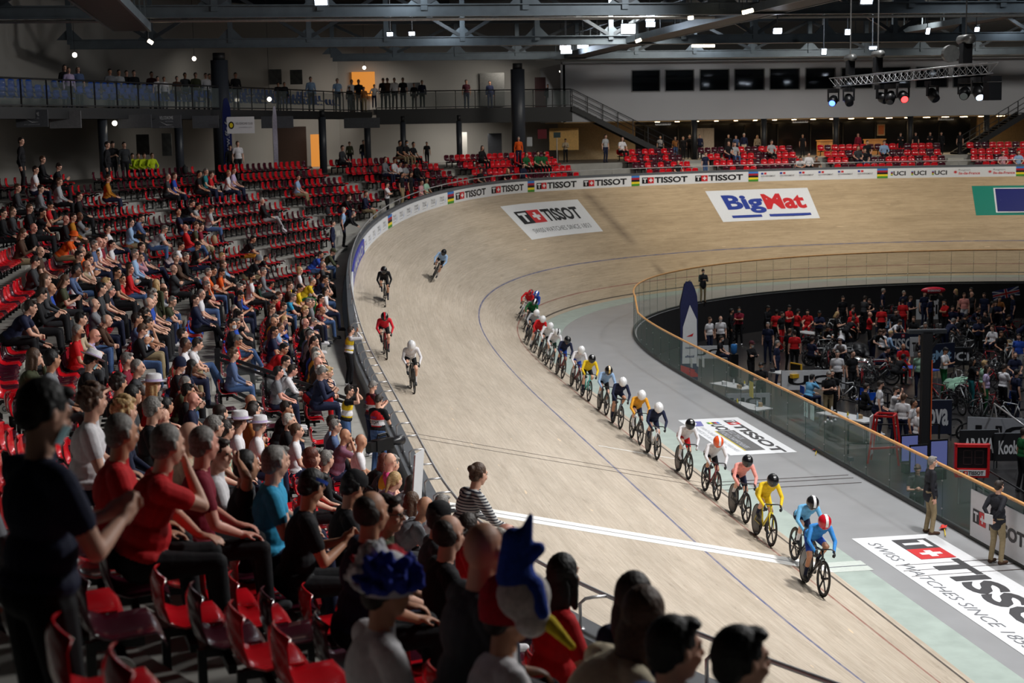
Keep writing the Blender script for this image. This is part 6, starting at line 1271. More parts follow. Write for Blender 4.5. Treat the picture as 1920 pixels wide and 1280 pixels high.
# ---------------------------------------------------------------- stair guard between the blocks
gx_ = 2.5; t_ = thing('stair_guard', 'black sloping guard rail with glass beside the stairway in the stands', 'guard rail'); M_BR = mat('black_rail', (26, 27, 30), .35)
q0, q1 = (-36.75, 4.05), (-33.75, 2.85); r0, r1 = (-36.75, 3.38), (-33.6, 1.5)
for nm, (a, b), th in (('top_rail', (q0, q1), .06), ('upper_rail', ((q0[0], q0[1] - .12), (q1[0], q1[1] - .12)), .05), ('lower_rail', (r0, r1), .06), ('toe_rail', ((r0[0], r0[1] - .14), (r1[0], r1[1] - .14)), .05)):
    b_ = MB(); b_.beam((gx_, *a), (gx_, *b), th, th * 1.3); b_.build(nm, M_BR, t_)
for f_ in (0, .36, .68, 1):
    y_ = q0[0] + (q1[0] - q0[0]) * f_; zt_ = q0[1] + (q1[1] - q0[1]) * f_; zb2 = r0[1] + (r1[1] - r0[1]) * f_ - .75; b_ = MB(); b_.box((gx_, y_, (zt_ + zb2) / 2), (.09 if f_ == 0 else .05, .12 if f_ == 0 else .05, zt_ - zb2 + (.25 if f_ == 0 else 0))); b_.build('post', M_BR, t_)
b_ = MB(); b_.add([(gx_, q0[0], q0[1] - .15), (gx_, q1[0], q1[1] - .15), (gx_, r1[0], r1[1] + .06), (gx_, r0[0], r0[1] + .06)], [(0, 1, 2, 3)]); b_.build('glass', mat('guard_glass', (200, 210, 210), .04, noise=0, alpha=.12), t_)
# ---------------------------------------------------------------- special spectators in the foreground
def tricolour_wig(o, Hm):
    for nm, mt, R_, seed in (('wig_white', mat('wig_white_fur', (228, 226, 230), .9, noise=.3, scale=40, bump=.6), (3.8, 5.2), 1), ('wig_blue', mat('wig_blue_fur', (28, 50, 160), .9, noise=.3, scale=40, bump=.6), (5.0, 7.2), 2), ('wig_red', mat('wig_red_fur', (196, 24, 44), .9, noise=.3, scale=40, bump=.6), (2.3, 4.0), 3)):
        F = Flesh(); r_ = random.Random(seed)
        for k in range(60):
            a = r_.uniform(*R_); e = r_.uniform(-.15, .9) if nm != 'wig_white' else r_.uniform(-.1, 1.4); q = V3(math.cos(e) * math.cos(a) * .115, math.cos(e) * math.sin(a) * .13, math.sin(e) * .12 + .045); n_ = q / np.linalg.norm(q); F.cap(q * .9, q * 1.0 + n_ * r_.uniform(.0, .05), .028, .014, 0)
        h = bpy.data.objects.new(nm.replace('_', '_tuft_'), F.grow(nm, .010, 1, 1, 8, .003)); COL.objects.link(h); h.parent = o; h.matrix_local = Hm; setm(h, [mt])
    put_on_head('beanie', o, Hm, [cloth('white')] * 2, 'hat', 1.07)
def novelty_hat(o, Hm):
    """bird shaped plush hat: red cap, white body, blue crest, yellow beak"""
    put_on_head('beanie', o, Hm, [mat('plush_red', (190, 16, 40), .9, noise=.2, scale=40, bump=.5)] * 2, 'hat', 1.22)
    for nm, c, fn in (('plush_body', (212, 206, 202), lambda F: (F.ell((.07, .03, .10), (.10, .12, .11), 0), F.ell((.10, .06, .02), (.07, .08, .09), 0))), ('plush_crest', (26, 66, 170), lambda F: (F.cap((.06, .0, .18), (.07, -.02, .34), .085, .05, 0), F.cap((.08, .02, .32), (.10, .04, .44), .04, .012, 0), F.cap((.12, .05, .15), (.16, .08, .05), .05, .03, 0), F.cap((.02, .0, .22), (.10, .08, .30), .06, .03, 0))), ('plush_beak', (234, 206, 40), lambda F: (F.cap((.13, .12, .0), (.20, .2, -.09), .035, .016, 0), F.ell((-.10, -.06, -.02), (.022, .022, .022), 0)))):
        F = Flesh(); fn(F); h = bpy.data.objects.new(nm, F.grow(nm, .010, 2, 1, 12)); COL.objects.link(h); h.parent = o; h.matrix_local = Hm; setm(h, [mat('fur_' + nm, c, .9, noise=.2, scale=40, bump=.5)])
def special(u, v, d, pose, top, bot, hair, skin, lab, long_=False, hy=0, ex='', after=None, fat=1.1, sc=1.1, face=None, hh=1.2, fine=True, topm=None):
    P = at_d(u, v, d); s = float(S2[np.argmin(np.hypot(*(edge(S2, 5.)[:, :2] - P[:2]).T))]); h = heading_out(s); fc = (h + math.pi) if face is None else face
    o, Hm = person((P[0], P[1], P[2] - hh * sc), fc, pose, top, bot, hair, skin, long_, fine, hy, 0, fat, False, ex, sc, lab, 'spectators in the foreground', topm=topm)
    if after: after(o, Hm)
    return o
S2 = np.arange(-41, 30, .2)
special(682, 1120, 7.0, 'a', 'white', 'navy', ('short', 'dark'), 1, 'spectator in white t-shirt with red, white and blue furry wig, seen from behind', hy=0, after=tricolour_wig)
special(912, 1168, 7.0, 'a', 'white', 'navy', ('short', 'dark'), 1, 'spectator in pale t-shirt with red, white and blue bird shaped plush hat', hy=0, after=novelty_hat)
special(52, 772, 6.0, 'g', 'navy', 'black', ('short', 'black'), 0, 'tall person in navy top and face mask standing at the left edge, pointing', face=math.atan2(.75, -.5), hh=1.64, sc=1.05, ex='mask:c', fat=1.1)
special(-95, 905, 8.6, 'l', 'grey', 'black', ('short', 'dark'), 0, 'person in grey hoodie and black trousers, legs stretched, at the lower left edge', True, fine=True, fat=1.15, sc=1.12, face=.25)
special(1222, 1236, 6.0, 'a', 'slate', 'navy', ('short', 'black'), 0, 'spectator with thick black hair and blue grey top at the bottom edge, seen from behind', sc=1.08)
special(1345, 1258, 5.8, 'a', 'black', 'navy', ('short', 'black'), 0, 'spectator with round black hair at the bottom edge, rightmost head in the stands', sc=1.08)
# bike helmet resting on a seat back, paper board, bag
P = at_d(800, 1128, 12); t_ = thing('cycling_helmet', 'white and black cycling helmet resting on an aubergine seat back in the foreground', 'helmet', tuple(P), -.6)
me = get_hat('helmet'); h = bpy.data.objects.new('shell', me); COL.objects.link(h); h.parent = t_; h.scale = (.95,) * 3; h.rotation_euler = (.5, .6, .4); setm(h, [HELM['white'], HELM['black']]); b_ = MB(); b_.tube([(-.11, -.08, .0), (-.12, .0, -.1), (-.1, .08, .0)], .008, 5); b_.build('strap', M_BLKM, t_)
for (x_, y_) in ((.05, .04), (.06, -.04), (.0, .05)): b_ = MB(); b_.box((x_, y_, .1), (.05, .02, .06)); b_.build('vent', M_BLKM, t_)
P = at_d(783, 902, 21); b_ = MB(); b_.box((0, 0, 0), (.02, .26, .85)); o = b_.build('paper_board', WHT, None, loc=tuple(P), rz=1.1); o.rotation_euler = (.12, .15, 1.0); tag(o, 'tall white board leaning in the walkway before the parapet', 'board')
# red tricolour cap, paper bag, backpacks in the rows
def on_seat(u, v, i=None):
    best = None
    for k, (P, uu, vv, zz, ok) in enumerate(ROWS):
        Q = st_pt(k, SG, -.2, .6); a, b, c = px(Q); e = np.where(ok, np.hypot(a - u, b - v), 1e9); j = e.argmin()
        if best is None or e[j] < best[0]: best = (e[j], k, j)
    return st_pt(best[1], SG[best[2]], -.22, .475), heading_out(SG[best[2]])
for u, v, w_, c, lab in ((401, 452, .34, (160, 138, 104), 'brown paper bag standing on a red seat in the middle rows'), (407, 655, .36, (24, 24, 26), 'black backpack on a seat beside the blue seats'), (612, 395, .34, (40, 42, 48), 'dark backpack on a red seat near the standing men'), (345, 298, .36, (22, 22, 24), 'black bag on the top row by the yellow jackets'), (690, 905, .3, (24, 24, 28), 'black bag on the seats behind the pink shirted operator')):
    P, h = on_seat(u, v); t_ = thing('bag', lab, 'bag', tuple(P), h); b_ = MB(); b_.ball((0, 0, w_ * .55), (w_ * .36, w_ * .5, w_ * .55), 14, 8); b_.build('body', mat('bag_%d' % u, c, .8, bump=.4), t_, True); b_ = MB(); b_.tube([(0, -.05, w_ * 1.05), (0, 0, w_ * 1.2), (0, .05, w_ * 1.05)], .012, 6); b_.build('handle', M_BLKM, t_)

# ---------------------------------------------------------------- infield: teams, bikes, tables, screens (floor at -2)
ZI = -2.0
INF = """
1290 606 s white denim zg 0;1351 598 s white black 0g 0 ex=mask:w;1370 584 s black black sk 1 L;1386 581 S crimson black sk 1 ex=mask:c;1348 637 a black navy sd 0 ex=mask:w;1408 646 S black black sd 0 L ex=cap:maroon,mask:w;1427 686 g black black sk 1 ex=mask:c;1456 645 s navy navy sg 0 fat;1440 610 s navy navy sg 0;1438 578 g black black sk 1 L;1456 586 s red black sk 1;1478 577 g red black sk 0 K2;1494 585 g red black sk 0 ex=mask:b;1515 587 a red red sk 0;1536 588 g navy black sk 1;1567 590 g black black ly 0;1480 622 s black black sb 0;1490 625 s red black zd 0 sh;1576 612 f white navy sd 0;1581 634 f white navy sb 0;1597 577 g red black sd 0 ex=mask:w;1600 588 s red black sd 0;1570 664 s white black sg 0;1598 664 s black black zd 0;1515 711 h cpale navy sk 0 L;1553 703 g black khaki sg 0 ex=mask:c;
1694 550 s navy navy sg 0;1693 566 s red red sd 0 ex=mask:c;1733 551 s navy navy sk 0;1773 567 S red black sk 1 ex=mask:w;1793 547 s black black ly 0;1822 544 s black black sk 0;1821 552 s darkgrey black 0g 0;1808 554 s ccoral white sb 0;1846 554 s navy navy sd 0;1873 562 a tan navy sd 0;1868 568 g navy navy sd 0;1803 576 f navy navy sk 1;1819 577 f navy navy sb 1;1630 590 S red black 0- 0;1653 578 s red black sk 0;1670 602 b white navy sk 1;1654 625 a white black sb 0 L;1666 628 a lightblue black sy 0 L;1692 652 a red red 0d 1;1772 603 b navy navy sg 0 sh;1863 617 a white navy sb 0;1876 628 a black black sb 1;1912 600 b navy navy sg 0;1911 632 s blue lightgrey sd 0;1770 658 g white green sk 1;1725 664 s mint navy sd 0;1822 678 S black teal lk 1 L;1844 683 s mint khaki sy 0;1849 692 s lilac green ld 0;1881 690 g white black sd 1 ex=mask:w;1902 668 a navy navy zd 0;
1619 729 a black black sd 0 L ex=mask:c;1649 722 s white navy sd 0 ex=mask:b;1642 736 a navy navy sd 0 ex=mask:c;1675 732 k white navy sd 0 ex=mask:b;1678 667 f black black sk 3;1693 747 s white navy sb 0;1711 757 s white navy zd 1;1721 772 s white navy 0- 0;1720 880 g darkgrey black sb 0;1918 812 s green black sd 0 sh;1745 560 s navy black sk 0;1620 560 g darkgrey black sd 0;1655 546 s navy navy sg 0;1835 600 g navy black sk 1;1580 560 s black black sd 0;1705 560 g navy black sb 0;1765 548 s black black sk 1;1785 580 a navy navy sd 0;1850 590 a black black sk 0;1640 560 f black navy sd 0;1900 556 s navy navy sk 0;1875 590 f black navy sd 1;1715 600 a black black sb 0;1735 610 s navy black sg 0;1540 610 f black black sk 1;1520 640 a navy black sd 0;1560 700 s black black sg 0;1465 590 s black red sd 0;1645 650 f navy navy sd 0;1795 590 f black black sd 1;1905 700 s navy navy sk 0;1860 570 s darkgrey navy sk 1;1680 585 s black black sk 0;1635 620 b black navy sb 0;1330 600 s white navy sb 0;1585 600 b black black sd 1
"""
for o in parse(INF):
    sit = o['pose'] in 'afhp'; r_ = o; zh = ZI + (1.3 if sit else 1.6 if o['pose'] == 'b' else 1.8)
    P = at_z(o['u'], o['v'], zh)
    if P[2] > zh + .01 or np.linalg.norm(P - CAMP) > 110: continue
    s_i = float(TS[np.argmin(np.hypot(TX - P[0], TY - P[1]))]); IN_ = inner(s_i, 0)
    face = math.atan2(-P[1] + 0, 10) + rnd.uniform(-1.6, 1.6); shorts = o['K'] and False
    base = 'person in %s top with %s, %s in the infield' % (CWORD.get(o['top'], {'cpale': 'sky blue', 'ccoral': 'orange and white'}.get(o['top'], o['top'])), HWORD[o['hair'][0]].replace('%s', HK[o['hair'][1]] if o['hair'][0] != '0' else ''), PW_[o['pose']])
    back = o['top'] in ('red',) and o['pose'] == 's'
    if back: face = math.atan2(CF[1], CF[0]) + rnd.uniform(-.4, .4)
    q = 1 if base not in LABELS else 2
    nb = 'left' if o['u'] < 1480 else 'middle' if o['u'] < 1700 else 'right'
    person((P[0], P[1], ZI), face, o['pose'], o['top'], o['bot'], (HS[o['hair'][0]], HK[o['hair'][1]]), o['skin'], o['L'], False, 0, .1, 1.15 if o['fat'] else 1.05, 'sh' in str(o), o['ex'], 1.12, uniq(base, ', ' + nb + ' part'), 'team people in the infield')
def ipt(u, v, z=ZI): P = at_z(u, v, z); return (P[0], P[1], z)
M_WTBL = mat('white_table_top', (200, 202, 204), .4, noise=.03); M_BLKC = mat('black_banner_cloth', (20, 21, 26), .7, noise=.1); M_NVC = mat('navy_banner_cloth', (22, 30, 56), .7, noise=.1)
# parked bikes
bi = 0
clusters = [((1700, 585), 5, 'behind the standing navy shirts'), ((1760, 640), 6, 'under the bending mechanic'), ((1830, 610), 5, 'below the far barrier'), ((1560, 640), 5, 'before the white shirted pair'), ((1600, 720), 4, 'behind the masked officials'), ((1830, 700), 5, 'in front of the women'), ((1500, 640), 5, 'behind the red team'), ((1560, 665), 7, 'in the dark pile left of centre'), ((1640, 690), 7, 'in the rack left of the black post'), ((1790, 620), 7, 'by the large disc wheel'), ((1850, 660), 6, 'behind the women in pastel tops'), ((1800, 740), 7, 'in the row right of the black post'), ((1880, 760), 5, 'on the stand near the right picture edge'), ((1350, 625), 2, 'by the official in the patterned shirt'), ((1880, 600), 5, 'at the far right team area'), ((1610, 620), 4, 'behind the crossed arms red shirt')]
for (u, v), n, wh in clusters:
    du_ = sorted(rnd.uniform(-42, 42) for _ in range(n))
    for k in range(n):
        x, y, z = at_z(u + du_[k], v + rnd.uniform(-16, 16), ZI + .45); a = rnd.uniform(0, 6.28)
        M = Matrix.Translation((x, y, ZI)) @ Matrix.Rotation(a, 4, 'Z') @ Matrix.Rotation(rnd.uniform(-.12, .12), 4, 'Y'); bike(M, 'parked %s track bike %s, %s from the left' % (['black', 'white', 'grey', 'red'][bi % 4], wh, ORD[k]), FC[['black', 'white', 'grey', 'red'][bi % 4]], ('disc', 'wire', 'five')[bi % 3], ('wire', 'five')[bi % 2], 'bikes parked in the infield'); bi += 1
# loose wheels
def loose_wheel(u, v, lab, kind='disc', tilt=.2, a=0.):
    x, y, z = at_z(u, v, ZI + .34); o = bpy.data.objects.new('spare_wheel', WH[kind]); COL.objects.link(o); o.matrix_world = Matrix.Translation((x, y, ZI + .34)) @ Matrix.Rotation(a, 4, 'Z') @ Matrix.Rotation(tilt, 4, 'Y'); tag(o, lab, 'wheel', 'loose wheels in the infield')
for k, (u, v, kd, lab) in enumerate(((1822, 625, 'disc', 'large black disc wheel with pale rim facing the camera'), (1690, 775, 'disc', 'disc wheel left of the black post, front one of three'), (1712, 785, 'disc', 'disc wheel left of the black post, middle one of three'), (1731, 795, 'disc', 'disc wheel left of the black post, rear one of three'), (1788, 800, 'wire', 'spoked wheel with white lettering right of the black post'), (1808, 808, 'wire', 'spoked wheel standing beside the one with white lettering'), (1452, 578, 'wire', 'spoked wheel leaning on the dark wall behind the red team'), (1465, 578, 'disc', 'black disc wheel leaning on the dark wall behind the red team'), (1690, 615, 'disc', 'disc wheel beside the dark TISSOT banner'), (1912, 720, 'wire', 'spoked wheel by the man in the white polo'))):
    loose_wheel(u, v, lab, kd, .1 + .1 * (k % 3), math.atan2(-CF[1], -CF[0]) + .3 * (k % 3 - 1))
def table(u, v, L_, w_, lab, top=M_WTBL, rz=.4, items=6, skirt=None):
    x, y, z = at_z(u, v, ZI + .75); t_ = thing('folding_table', lab, 'table', (x, y, ZI), rz); b_ = MB(); b_.box((0, 0, .73), (L_, w_, .04)); b_.build('table_top', top, t_)
    for sx in (-1, 1):
        for sy in (-1, 1): b_ = MB(); b_.tube([(sx * (L_ / 2 - .08), sy * (w_ / 2 - .06), 0), (sx * (L_ / 2 - .12), sy * (w_ / 2 - .06), .72)], .015, 6); b_.build('leg', M_STEEL, t_)
    if skirt is not None: b_ = MB(); b_.box((0, -w_ / 2 - .01, .42), (L_, .015, .6)); b_.build('skirt', skirt, t_)
    c, s_ = math.cos(rz), math.sin(rz)
    lx_ = sorted((rnd.uniform(-L_ / 2 + .1, L_ / 2 - .1) for _ in range(items)), reverse=True)
    for k in range(items):
        px_, py_ = lx_[k], rnd.uniform(-w_ / 2 + .1, w_ / 2 - .1); X, Y = x + px_ * c - py_ * s_, y + px_ * s_ + py_ * c; kd = k % 3
        if kd == 0: b_ = MB(); lathe(b_, [(.001, 0), (.035, 0), (.036, .15), (.014, .19), (.014, .22), (.001, .22)], 10); o = b_.build('bottle', mat(['clear_bottle', 'yellow_bottle', 'white_bottle'][k // 3 % 3], [(180, 200, 214), (220, 200, 60), (225, 226, 228)][k // 3 % 3], .2), None, True, loc=(X, Y, ZI + .75)); nm = 'bottle'
        elif kd == 1: b_ = MB(); b_.box((0, 0, .06), (.22, .14, .12)); b_.box((0, 0, .125), (.23, .15, .01)); o = b_.build('box', mat(['cardboard', 'dark_box', 'white_box'][k // 3 % 3], [(170, 140, 100), (40, 42, 48), (210, 210, 212)][k // 3 % 3], .7), None, loc=(X, Y, ZI + .75)); nm = 'box'
        else: b_ = MB(); lathe(b_, [(.001, 0), (.03, 0), (.04, .1), (.036, .1), (.028, .01), (.001, .01)], 10); o = b_.build('cup', mat('white_cup', (228, 228, 230), .4), None, True, loc=(X, Y, ZI + .75)); nm = 'cup'
        tag(o, 'small %s on the %s, %s thing from one end' % (nm, lab.split(' with ')[0], ORD[k]), nm, 'things on the infield tables')
table(1375, 722, 2.0, .8, 'white table near the glass fence with bottles', items=9); table(1530, 625, 2.4, .8, 'white table behind the red team with boxes', items=8); table(1480, 700, 1.8, .7, 'grey table by the yellow tool case with bottles', items=5); table(1400, 760, 2.0, .8, 'white table seen through the near glass with printouts', items=6); table(1590, 780, 2.4, .8, 'long judges table behind the near glass with papers', items=7); table(1725, 690, 1.6, .7, 'blue topped table behind the black post with bottles', mat('blue_table', (40, 80, 180), .4), items=5); table(1880, 640, 1.8, .7, 'table of the far right team with bottles', items=5)
# tool case
x, y, z = at_z(1484, 702, ZI + .85); t_ = thing('tool_case', 'open yellow tool case on the grey table', 'tool case', (x, y, ZI + .75), .35); M_YC = mat('yellow_case', (226, 176, 40), .4)
b_ = MB(); b_.box((0, 0, .08), (.7, .45, .16)); b_.build('tray', M_YC, t_); b_ = MB(); b_.box((0, .24, .34), (.7, .06, .42)); b_.build('lid', M_YC, t_); b_ = MB(); b_.box((0, .2, .34), (.6, .03, .34)); b_.build('tool_panel', M_BLKM, t_)
# water dispenser, chairs
x, y, z = at_z(1376, 655, ZI + 1.2); t_ = thing('water_dispenser', 'blue water bottle on a black dispenser near the far end of the glass', 'dispenser', (x, y, ZI)); b_ = MB(); b_.box((0, 0, .5), (.32, .32, 1.0)); b_.build('stand', M_BLKM, t_); b_ = MB(); lathe(b_, [(.06, 1.0), (.14, 1.08), (.14, 1.4), (.10, 1.44), (.001, 1.45)], 16); b_.build('water_bottle', mat('blue_bottle', (50, 120, 190), .15, alpha=.8), t_, True)
for k, (u, v) in enumerate(((1513, 740), (1522, 560), (1615, 560), (1870, 560), (1889, 752), (1617, 745), (1640, 755), (1693, 672))):
    x, y, z = at_z(u, v, ZI + .5); t_ = thing('folding_chair', 'blue folding chair in the infield, %s' % ['under the person in sky blue', 'behind the red team', 'by the far wall', 'at the far right team', 'near the right picture edge', 'under the masked person in black', 'beside the masked navy polo', 'under the seated red shirt'][k], 'chair', (x, y, ZI), k * .8, 'chairs in the infield')
    b_ = MB(); b_.box((0, 0, .44), (.42, .4, .03)); b_.build('seat', M_SB, t_); b_ = MB(); b_.box((0, -.2, .72), (.42, .03, .3)); b_.build('backrest', M_SB, t_)
    for sx in (-.19, .19): b_ = MB(); b_.tube([(sx, .22, 0), (sx, -.2, .86)], .012, 6); b_.build('leg', M_STEEL, t_); b_ = MB(); b_.tube([(sx, -.22, 0), (sx, .16, .44)], .012, 6); b_.build('leg', M_STEEL, t_)
# fabric banners on barriers
def ban(u, v, w_, h_, txt, lab, m, tm, z0=.25, logo=False, yaw=0.):
    x, y, z = at_z(u, v, ZI + z0 + h_ / 2); t_ = thing('barrier_banner', lab, 'banner', (x, y, ZI), math.atan2(-CF[1], -CF[0]) + yaw, 'banners on infield barriers'); b_ = MB(); b_.box((0, 0, z0 + h_ / 2), (.03, w_, h_)); b_.build('cloth', m, t_)
    b_ = MB()
    for sy in (-1, 1): b_.tube([(-.03, sy * w_ / 2, 0), (-.03, sy * w_ / 2, z0 + h_)], .02, 6)
    b_.tube([(-.03, -w_ / 2, z0 + h_), (-.03, w_ / 2, z0 + h_)], .02, 6); b_.build('barrier_frame', M_HSG, t_)
    a = Art(); a.text(txt, -w_ * .4, z0 + h_ * .25, w_ * .4, z0 + h_ * .75, tm, .03)
    if logo: a.swiss(-.1, z0 + h_ * .8, h_ * .15)
    a.lay('lettering', lambda x, y, h: np.stack([.018 + h + 0 * x, x, y], -1), .003, t_)
ban(1669, 606, 1.5, .9, 'BigMat', 'dark banner with pale blue BigMat lettering behind the red shirts', M_NVC, mat('pale_blue_print', (150, 190, 225), .5)); ban(1694, 644, 1.7, 1.0, 'TISSOT', 'dark navy TISSOT banner left of the black post', M_NVC, WHT, logo=True); ban(1726, 650, 1.0, .9, 'TISSOT', 'white cut off TISSOT banner right beside the dark navy one', WHT, BLK); ban(1757, 668, 1.9, 1.1, 'BigMat', 'tilted dark banner with pale blue lettering right of the black post', M_NVC, MATS['pale_blue_print'], yaw=.4)
ban(1795, 668, 1.3, .8, 'UCI', 'dark banner with white UCI sign behind the blue and white shirt', M_BLKC, WHT); ban(1525, 712, 2.6, .8, 'UCI', 'white UCI banner behind the person in sky blue', WHT, BLK); ban(1330, 660, 1.8, .6, 'UCI', 'white UCI banner behind the black masked mechanic', WHT, BLK); ban(1740, 580, 1.3, 1.1, 'UCI', 'white UCI banner under the inflatable red sign', WHT, BLK); ban(1890, 812, 2.6, 1.0, 'UCI', 'silver UCI banner at the right picture edge', LGR, BLK, yaw=-.3); ban(1752, 782, 1.2, 1.2, 'nova', 'dark banner with white target symbol right of the black post', M_NVC, WHT); ban(1402, 752, 1.7, .6, 'UCI', 'white UCI banner seen through the near glass', LGR, BLK)
ban(1835, 835, 1.2, 1.0, 'ARAYA', 'black banner with slanted white ARAYA lettering near the bike stand', M_BLKC, WHT); ban(1900, 838, 1.2, .9, 'Koolstar', 'black banner with small white lettering under the bike stand', M_BLKC, WHT)
# low black barriers around the team areas
for k, (u0, v0, u1, v1) in enumerate(((1370, 640, 1420, 610), (1300, 640, 1360, 625), (1440, 590, 1640, 570), (1640, 572, 1910, 590), (1560, 760, 1720, 800), (1590, 850, 1760, 850), (1830, 930, 1920, 990), (1735, 690, 1880, 700))):
    a_, b2 = ipt(u0, v0), ipt(u1, v1); t_ = thing('barrier', 'low black tube barrier in the infield, %s' % ['left of the red team', 'below the white feather flag', 'along the back wall, left part', 'along the back wall, right part', 'by the masked judges', 'behind the near glass, right of the red frame', 'near the red scoreboard', 'behind the women in pastel tops'][k], 'barrier', group='black barriers in the infield')
    b_ = MB()
    for h_ in (.35, 1.0): b_.beam((*a_[:2], ZI + h_), (*b2[:2], ZI + h_), .04, .04)
    b_.build('rails', M_BR, t_); n = max(2, int(math.dist(a_, b2) / 1.5))
    b_ = MB()
    for j in range(n + 1): b_.box((a_[0] + (b2[0] - a_[0]) * j / n, a_[1] + (b2[1] - a_[1]) * j / n, ZI + .5), (.05, .05, 1.0))
    b_.build('posts', M_BR, t_)
# black post with arm
P = at_z(1733, 882, ZI); t_ = thing('camera_post', 'tall square black post with a short cross arm standing in the infield', 'post', (P[0], P[1], ZI), math.atan2(-CF[1], -CF[0]))
b_ = MB(); b_.box((0, 0, 2.25), (.3, .3, 4.5)); b_.build('column', M_BLKC, t_); b_ = MB(); b_.box((0, 0, 4.5), (.3, 1.2, .12)); b_.build('arm', M_HSG, t_); b_ = MB(); b_.beam((0, .5, 4.42), (0, .1, 3.9), .08, .08); b_.build('brace', M_BLKC, t_); b_ = MB(); b_.tube([(.17, .14, 0), (.17, .14, 3.6)], .02, 6); b_.build('orange_cable', mat('orange_cable', (220, 90, 40), .5), t_)
# red scoreboard
x, y, z = at_z(1822, 860, ZI + 1.35); t_ = thing('lap_board', 'red framed TISSOT lap counter board with dark digits', 'scoreboard', (x, y, ZI), math.atan2(-CF[1], -CF[0]) - .15); M_RF = mat('red_frame', (200, 30, 36), .4)
for (cy, cz, sy, sz) in ((0, 1.75, .95, .08), (0, .95, .95, .26), (-.46, 1.35, .07, .9), (.46, 1.35, .07, .9)): b_ = MB(); b_.box((0, cy, cz), (.22, sy, sz)); b_.build('frame_bar', M_RF, t_)
b_ = MB(); b_.box((-.02, 0, 1.4), (.1, .86, .66)); b_.build('display', mat('dark_display', (28, 24, 28), .3), t_); b_ = MB(); b_.box((.115, 0, .96), (.01, .76, .17)); pl_ = b_.build('name_plate', WHT, t_); a = Art(); a.tissot(-.34, .905, .11, .66); a.lay('lettering', lambda x, y, h: np.stack([.122 + h + 0 * x, x, y], -1), .002, pl_)
a = Art()
for cx_ in (-.22, .1): a.rect(cx_, 1.18, cx_ + .2, 1.21, mat('dim_digit', (60, 44, 48), .4)); a.rect(cx_, 1.38, cx_ + .2, 1.41, MATS['dim_digit']); a.rect(cx_, 1.59, cx_ + .2, 1.62, MATS['dim_digit']); a.rect(cx_ - .03, 1.2, cx_, 1.6, MATS['dim_digit']); a.rect(cx_ + .2, 1.2, cx_ + .23, 1.6, MATS['dim_digit'])
a.lay('digits', lambda x, y, h: np.stack([.032 + h + 0 * x, x, y], -1), .002, t_)
for sy in (-.35, .35): b_ = MB(); b_.tube([(0, sy, 0), (0, sy, .85)], .025, 6); b_.build('leg', M_STEEL, t_)
# red judges' frame and white board near the glass
x, y, z = at_z(1660, 800, ZI + 1.2); t_ = thing('red_stand', 'red tubular stand with a white side board behind the near glass', 'stand', (x, y, ZI), 1.0)
for a_, b2 in (((-.5, -.3, 0), (-.3, -.3, 1.6)), ((.5, -.3, 0), (.3, -.3, 1.6)), ((-.5, .3, 0), (-.3, .3, 1.6)), ((.5, .3, 0), (.3, .3, 1.6)), ((-.3, -.3, 1.6), (.3, -.3, 1.6)), ((-.3, .3, 1.6), (.3, .3, 1.6)), ((-.3, -.3, 1.6), (-.3, .3, 1.6)), ((.3, -.3, 1.6), (.3, .3, 1.6)), ((-.45, -.3, .5), (.45, .3, .5))): b_ = MB(); b_.beam(a_, b2, .06, .06); b_.build('bar', M_RF, t_)
b_ = MB(); b_.box((-.45, 0, .9), (.04, .5, 1.3)); b_.build('side_board', WHT, t_)
# inflatable red sign on a tripod
x, y, z = at_z(1750, 544, ZI + 3.25); t_ = thing('inflatable_sign', 'red rounded inflatable sign high on a black tripod', 'sign', (x, y, ZI), math.atan2(-CF[1], -CF[0])); b_ = MB(); b_.ball((0, 0, 3.25), (.12, .58, .16), 16, 8); b_.build('cushion', mat('red_inflatable', (190, 24, 50), .4), t_, True); b_ = MB(); b_.tube([(0, 0, 1.0), (0, 0, 3.1)], .03, 6); [b_.tube([(0, 0, 1.2), (.4 * math.cos(a), .4 * math.sin(a), 0)], .02, 6) for a in (0, 2.1, 4.2)]; b_.box((0, 0, 2.9), (.2, .3, .25)); b_.build('tripod', M_BLKM, t_)
a = Art(); a.text('SHIMANO', -.3, 3.2, .3, 3.3, WHT, .03); a.lay('lettering', lambda x, y, h: np.stack([.125 + h + 0 * x, x, y], -1), .002, t_)
# screens behind the near glass
for k, (u, v) in enumerate(((1705, 840), (1760, 850), (1722, 860))):
    x, y, z = at_z(u, v, ZI + .8); t_ = thing('score_screen', 'pale blue lit screen standing behind the near glass, %s' % ('left one', 'right one', 'low middle one')[k], 'screen', (x, y, ZI), math.atan2(-CF[1], -CF[0]) + .2); b_ = MB(); b_.box((0, 0, .8), (.05, .6, .9)); b_.build('casing', M_BLKM, t_); b_ = MB(); b_.box((.03, 0, .8), (.01, .54, .8)); b_.build('lit_screen', mat('lit_blue_screen', (120, 130, 200), emit=.35), t_); b_ = MB(); b_.box((0, 0, .15), (.3, .4, .3)); b_.build('foot', M_BLKM, t_)
# silver A-frame bike stand
a_, b2 = ipt(1862, 850), ipt(1925, 905); t_ = thing('bike_rack', 'silver tube A-frame bike rack at the right picture edge', 'rack'); b_ = MB(); b_.tube([(*a_[:2], ZI + 1.7), (*b2[:2], ZI + 1.7)], .03, 8); b_.build('top_bar', M_STEEL, t_, True)
for p in (a_, b2):
    for sx in (-.55, .55): b_ = MB(); b_.tube([(p[0], p[1], ZI + 1.7), (p[0] + sx, p[1] + .2 * sx, ZI)], .025, 6); b_.build('leg', M_STEEL, t_)
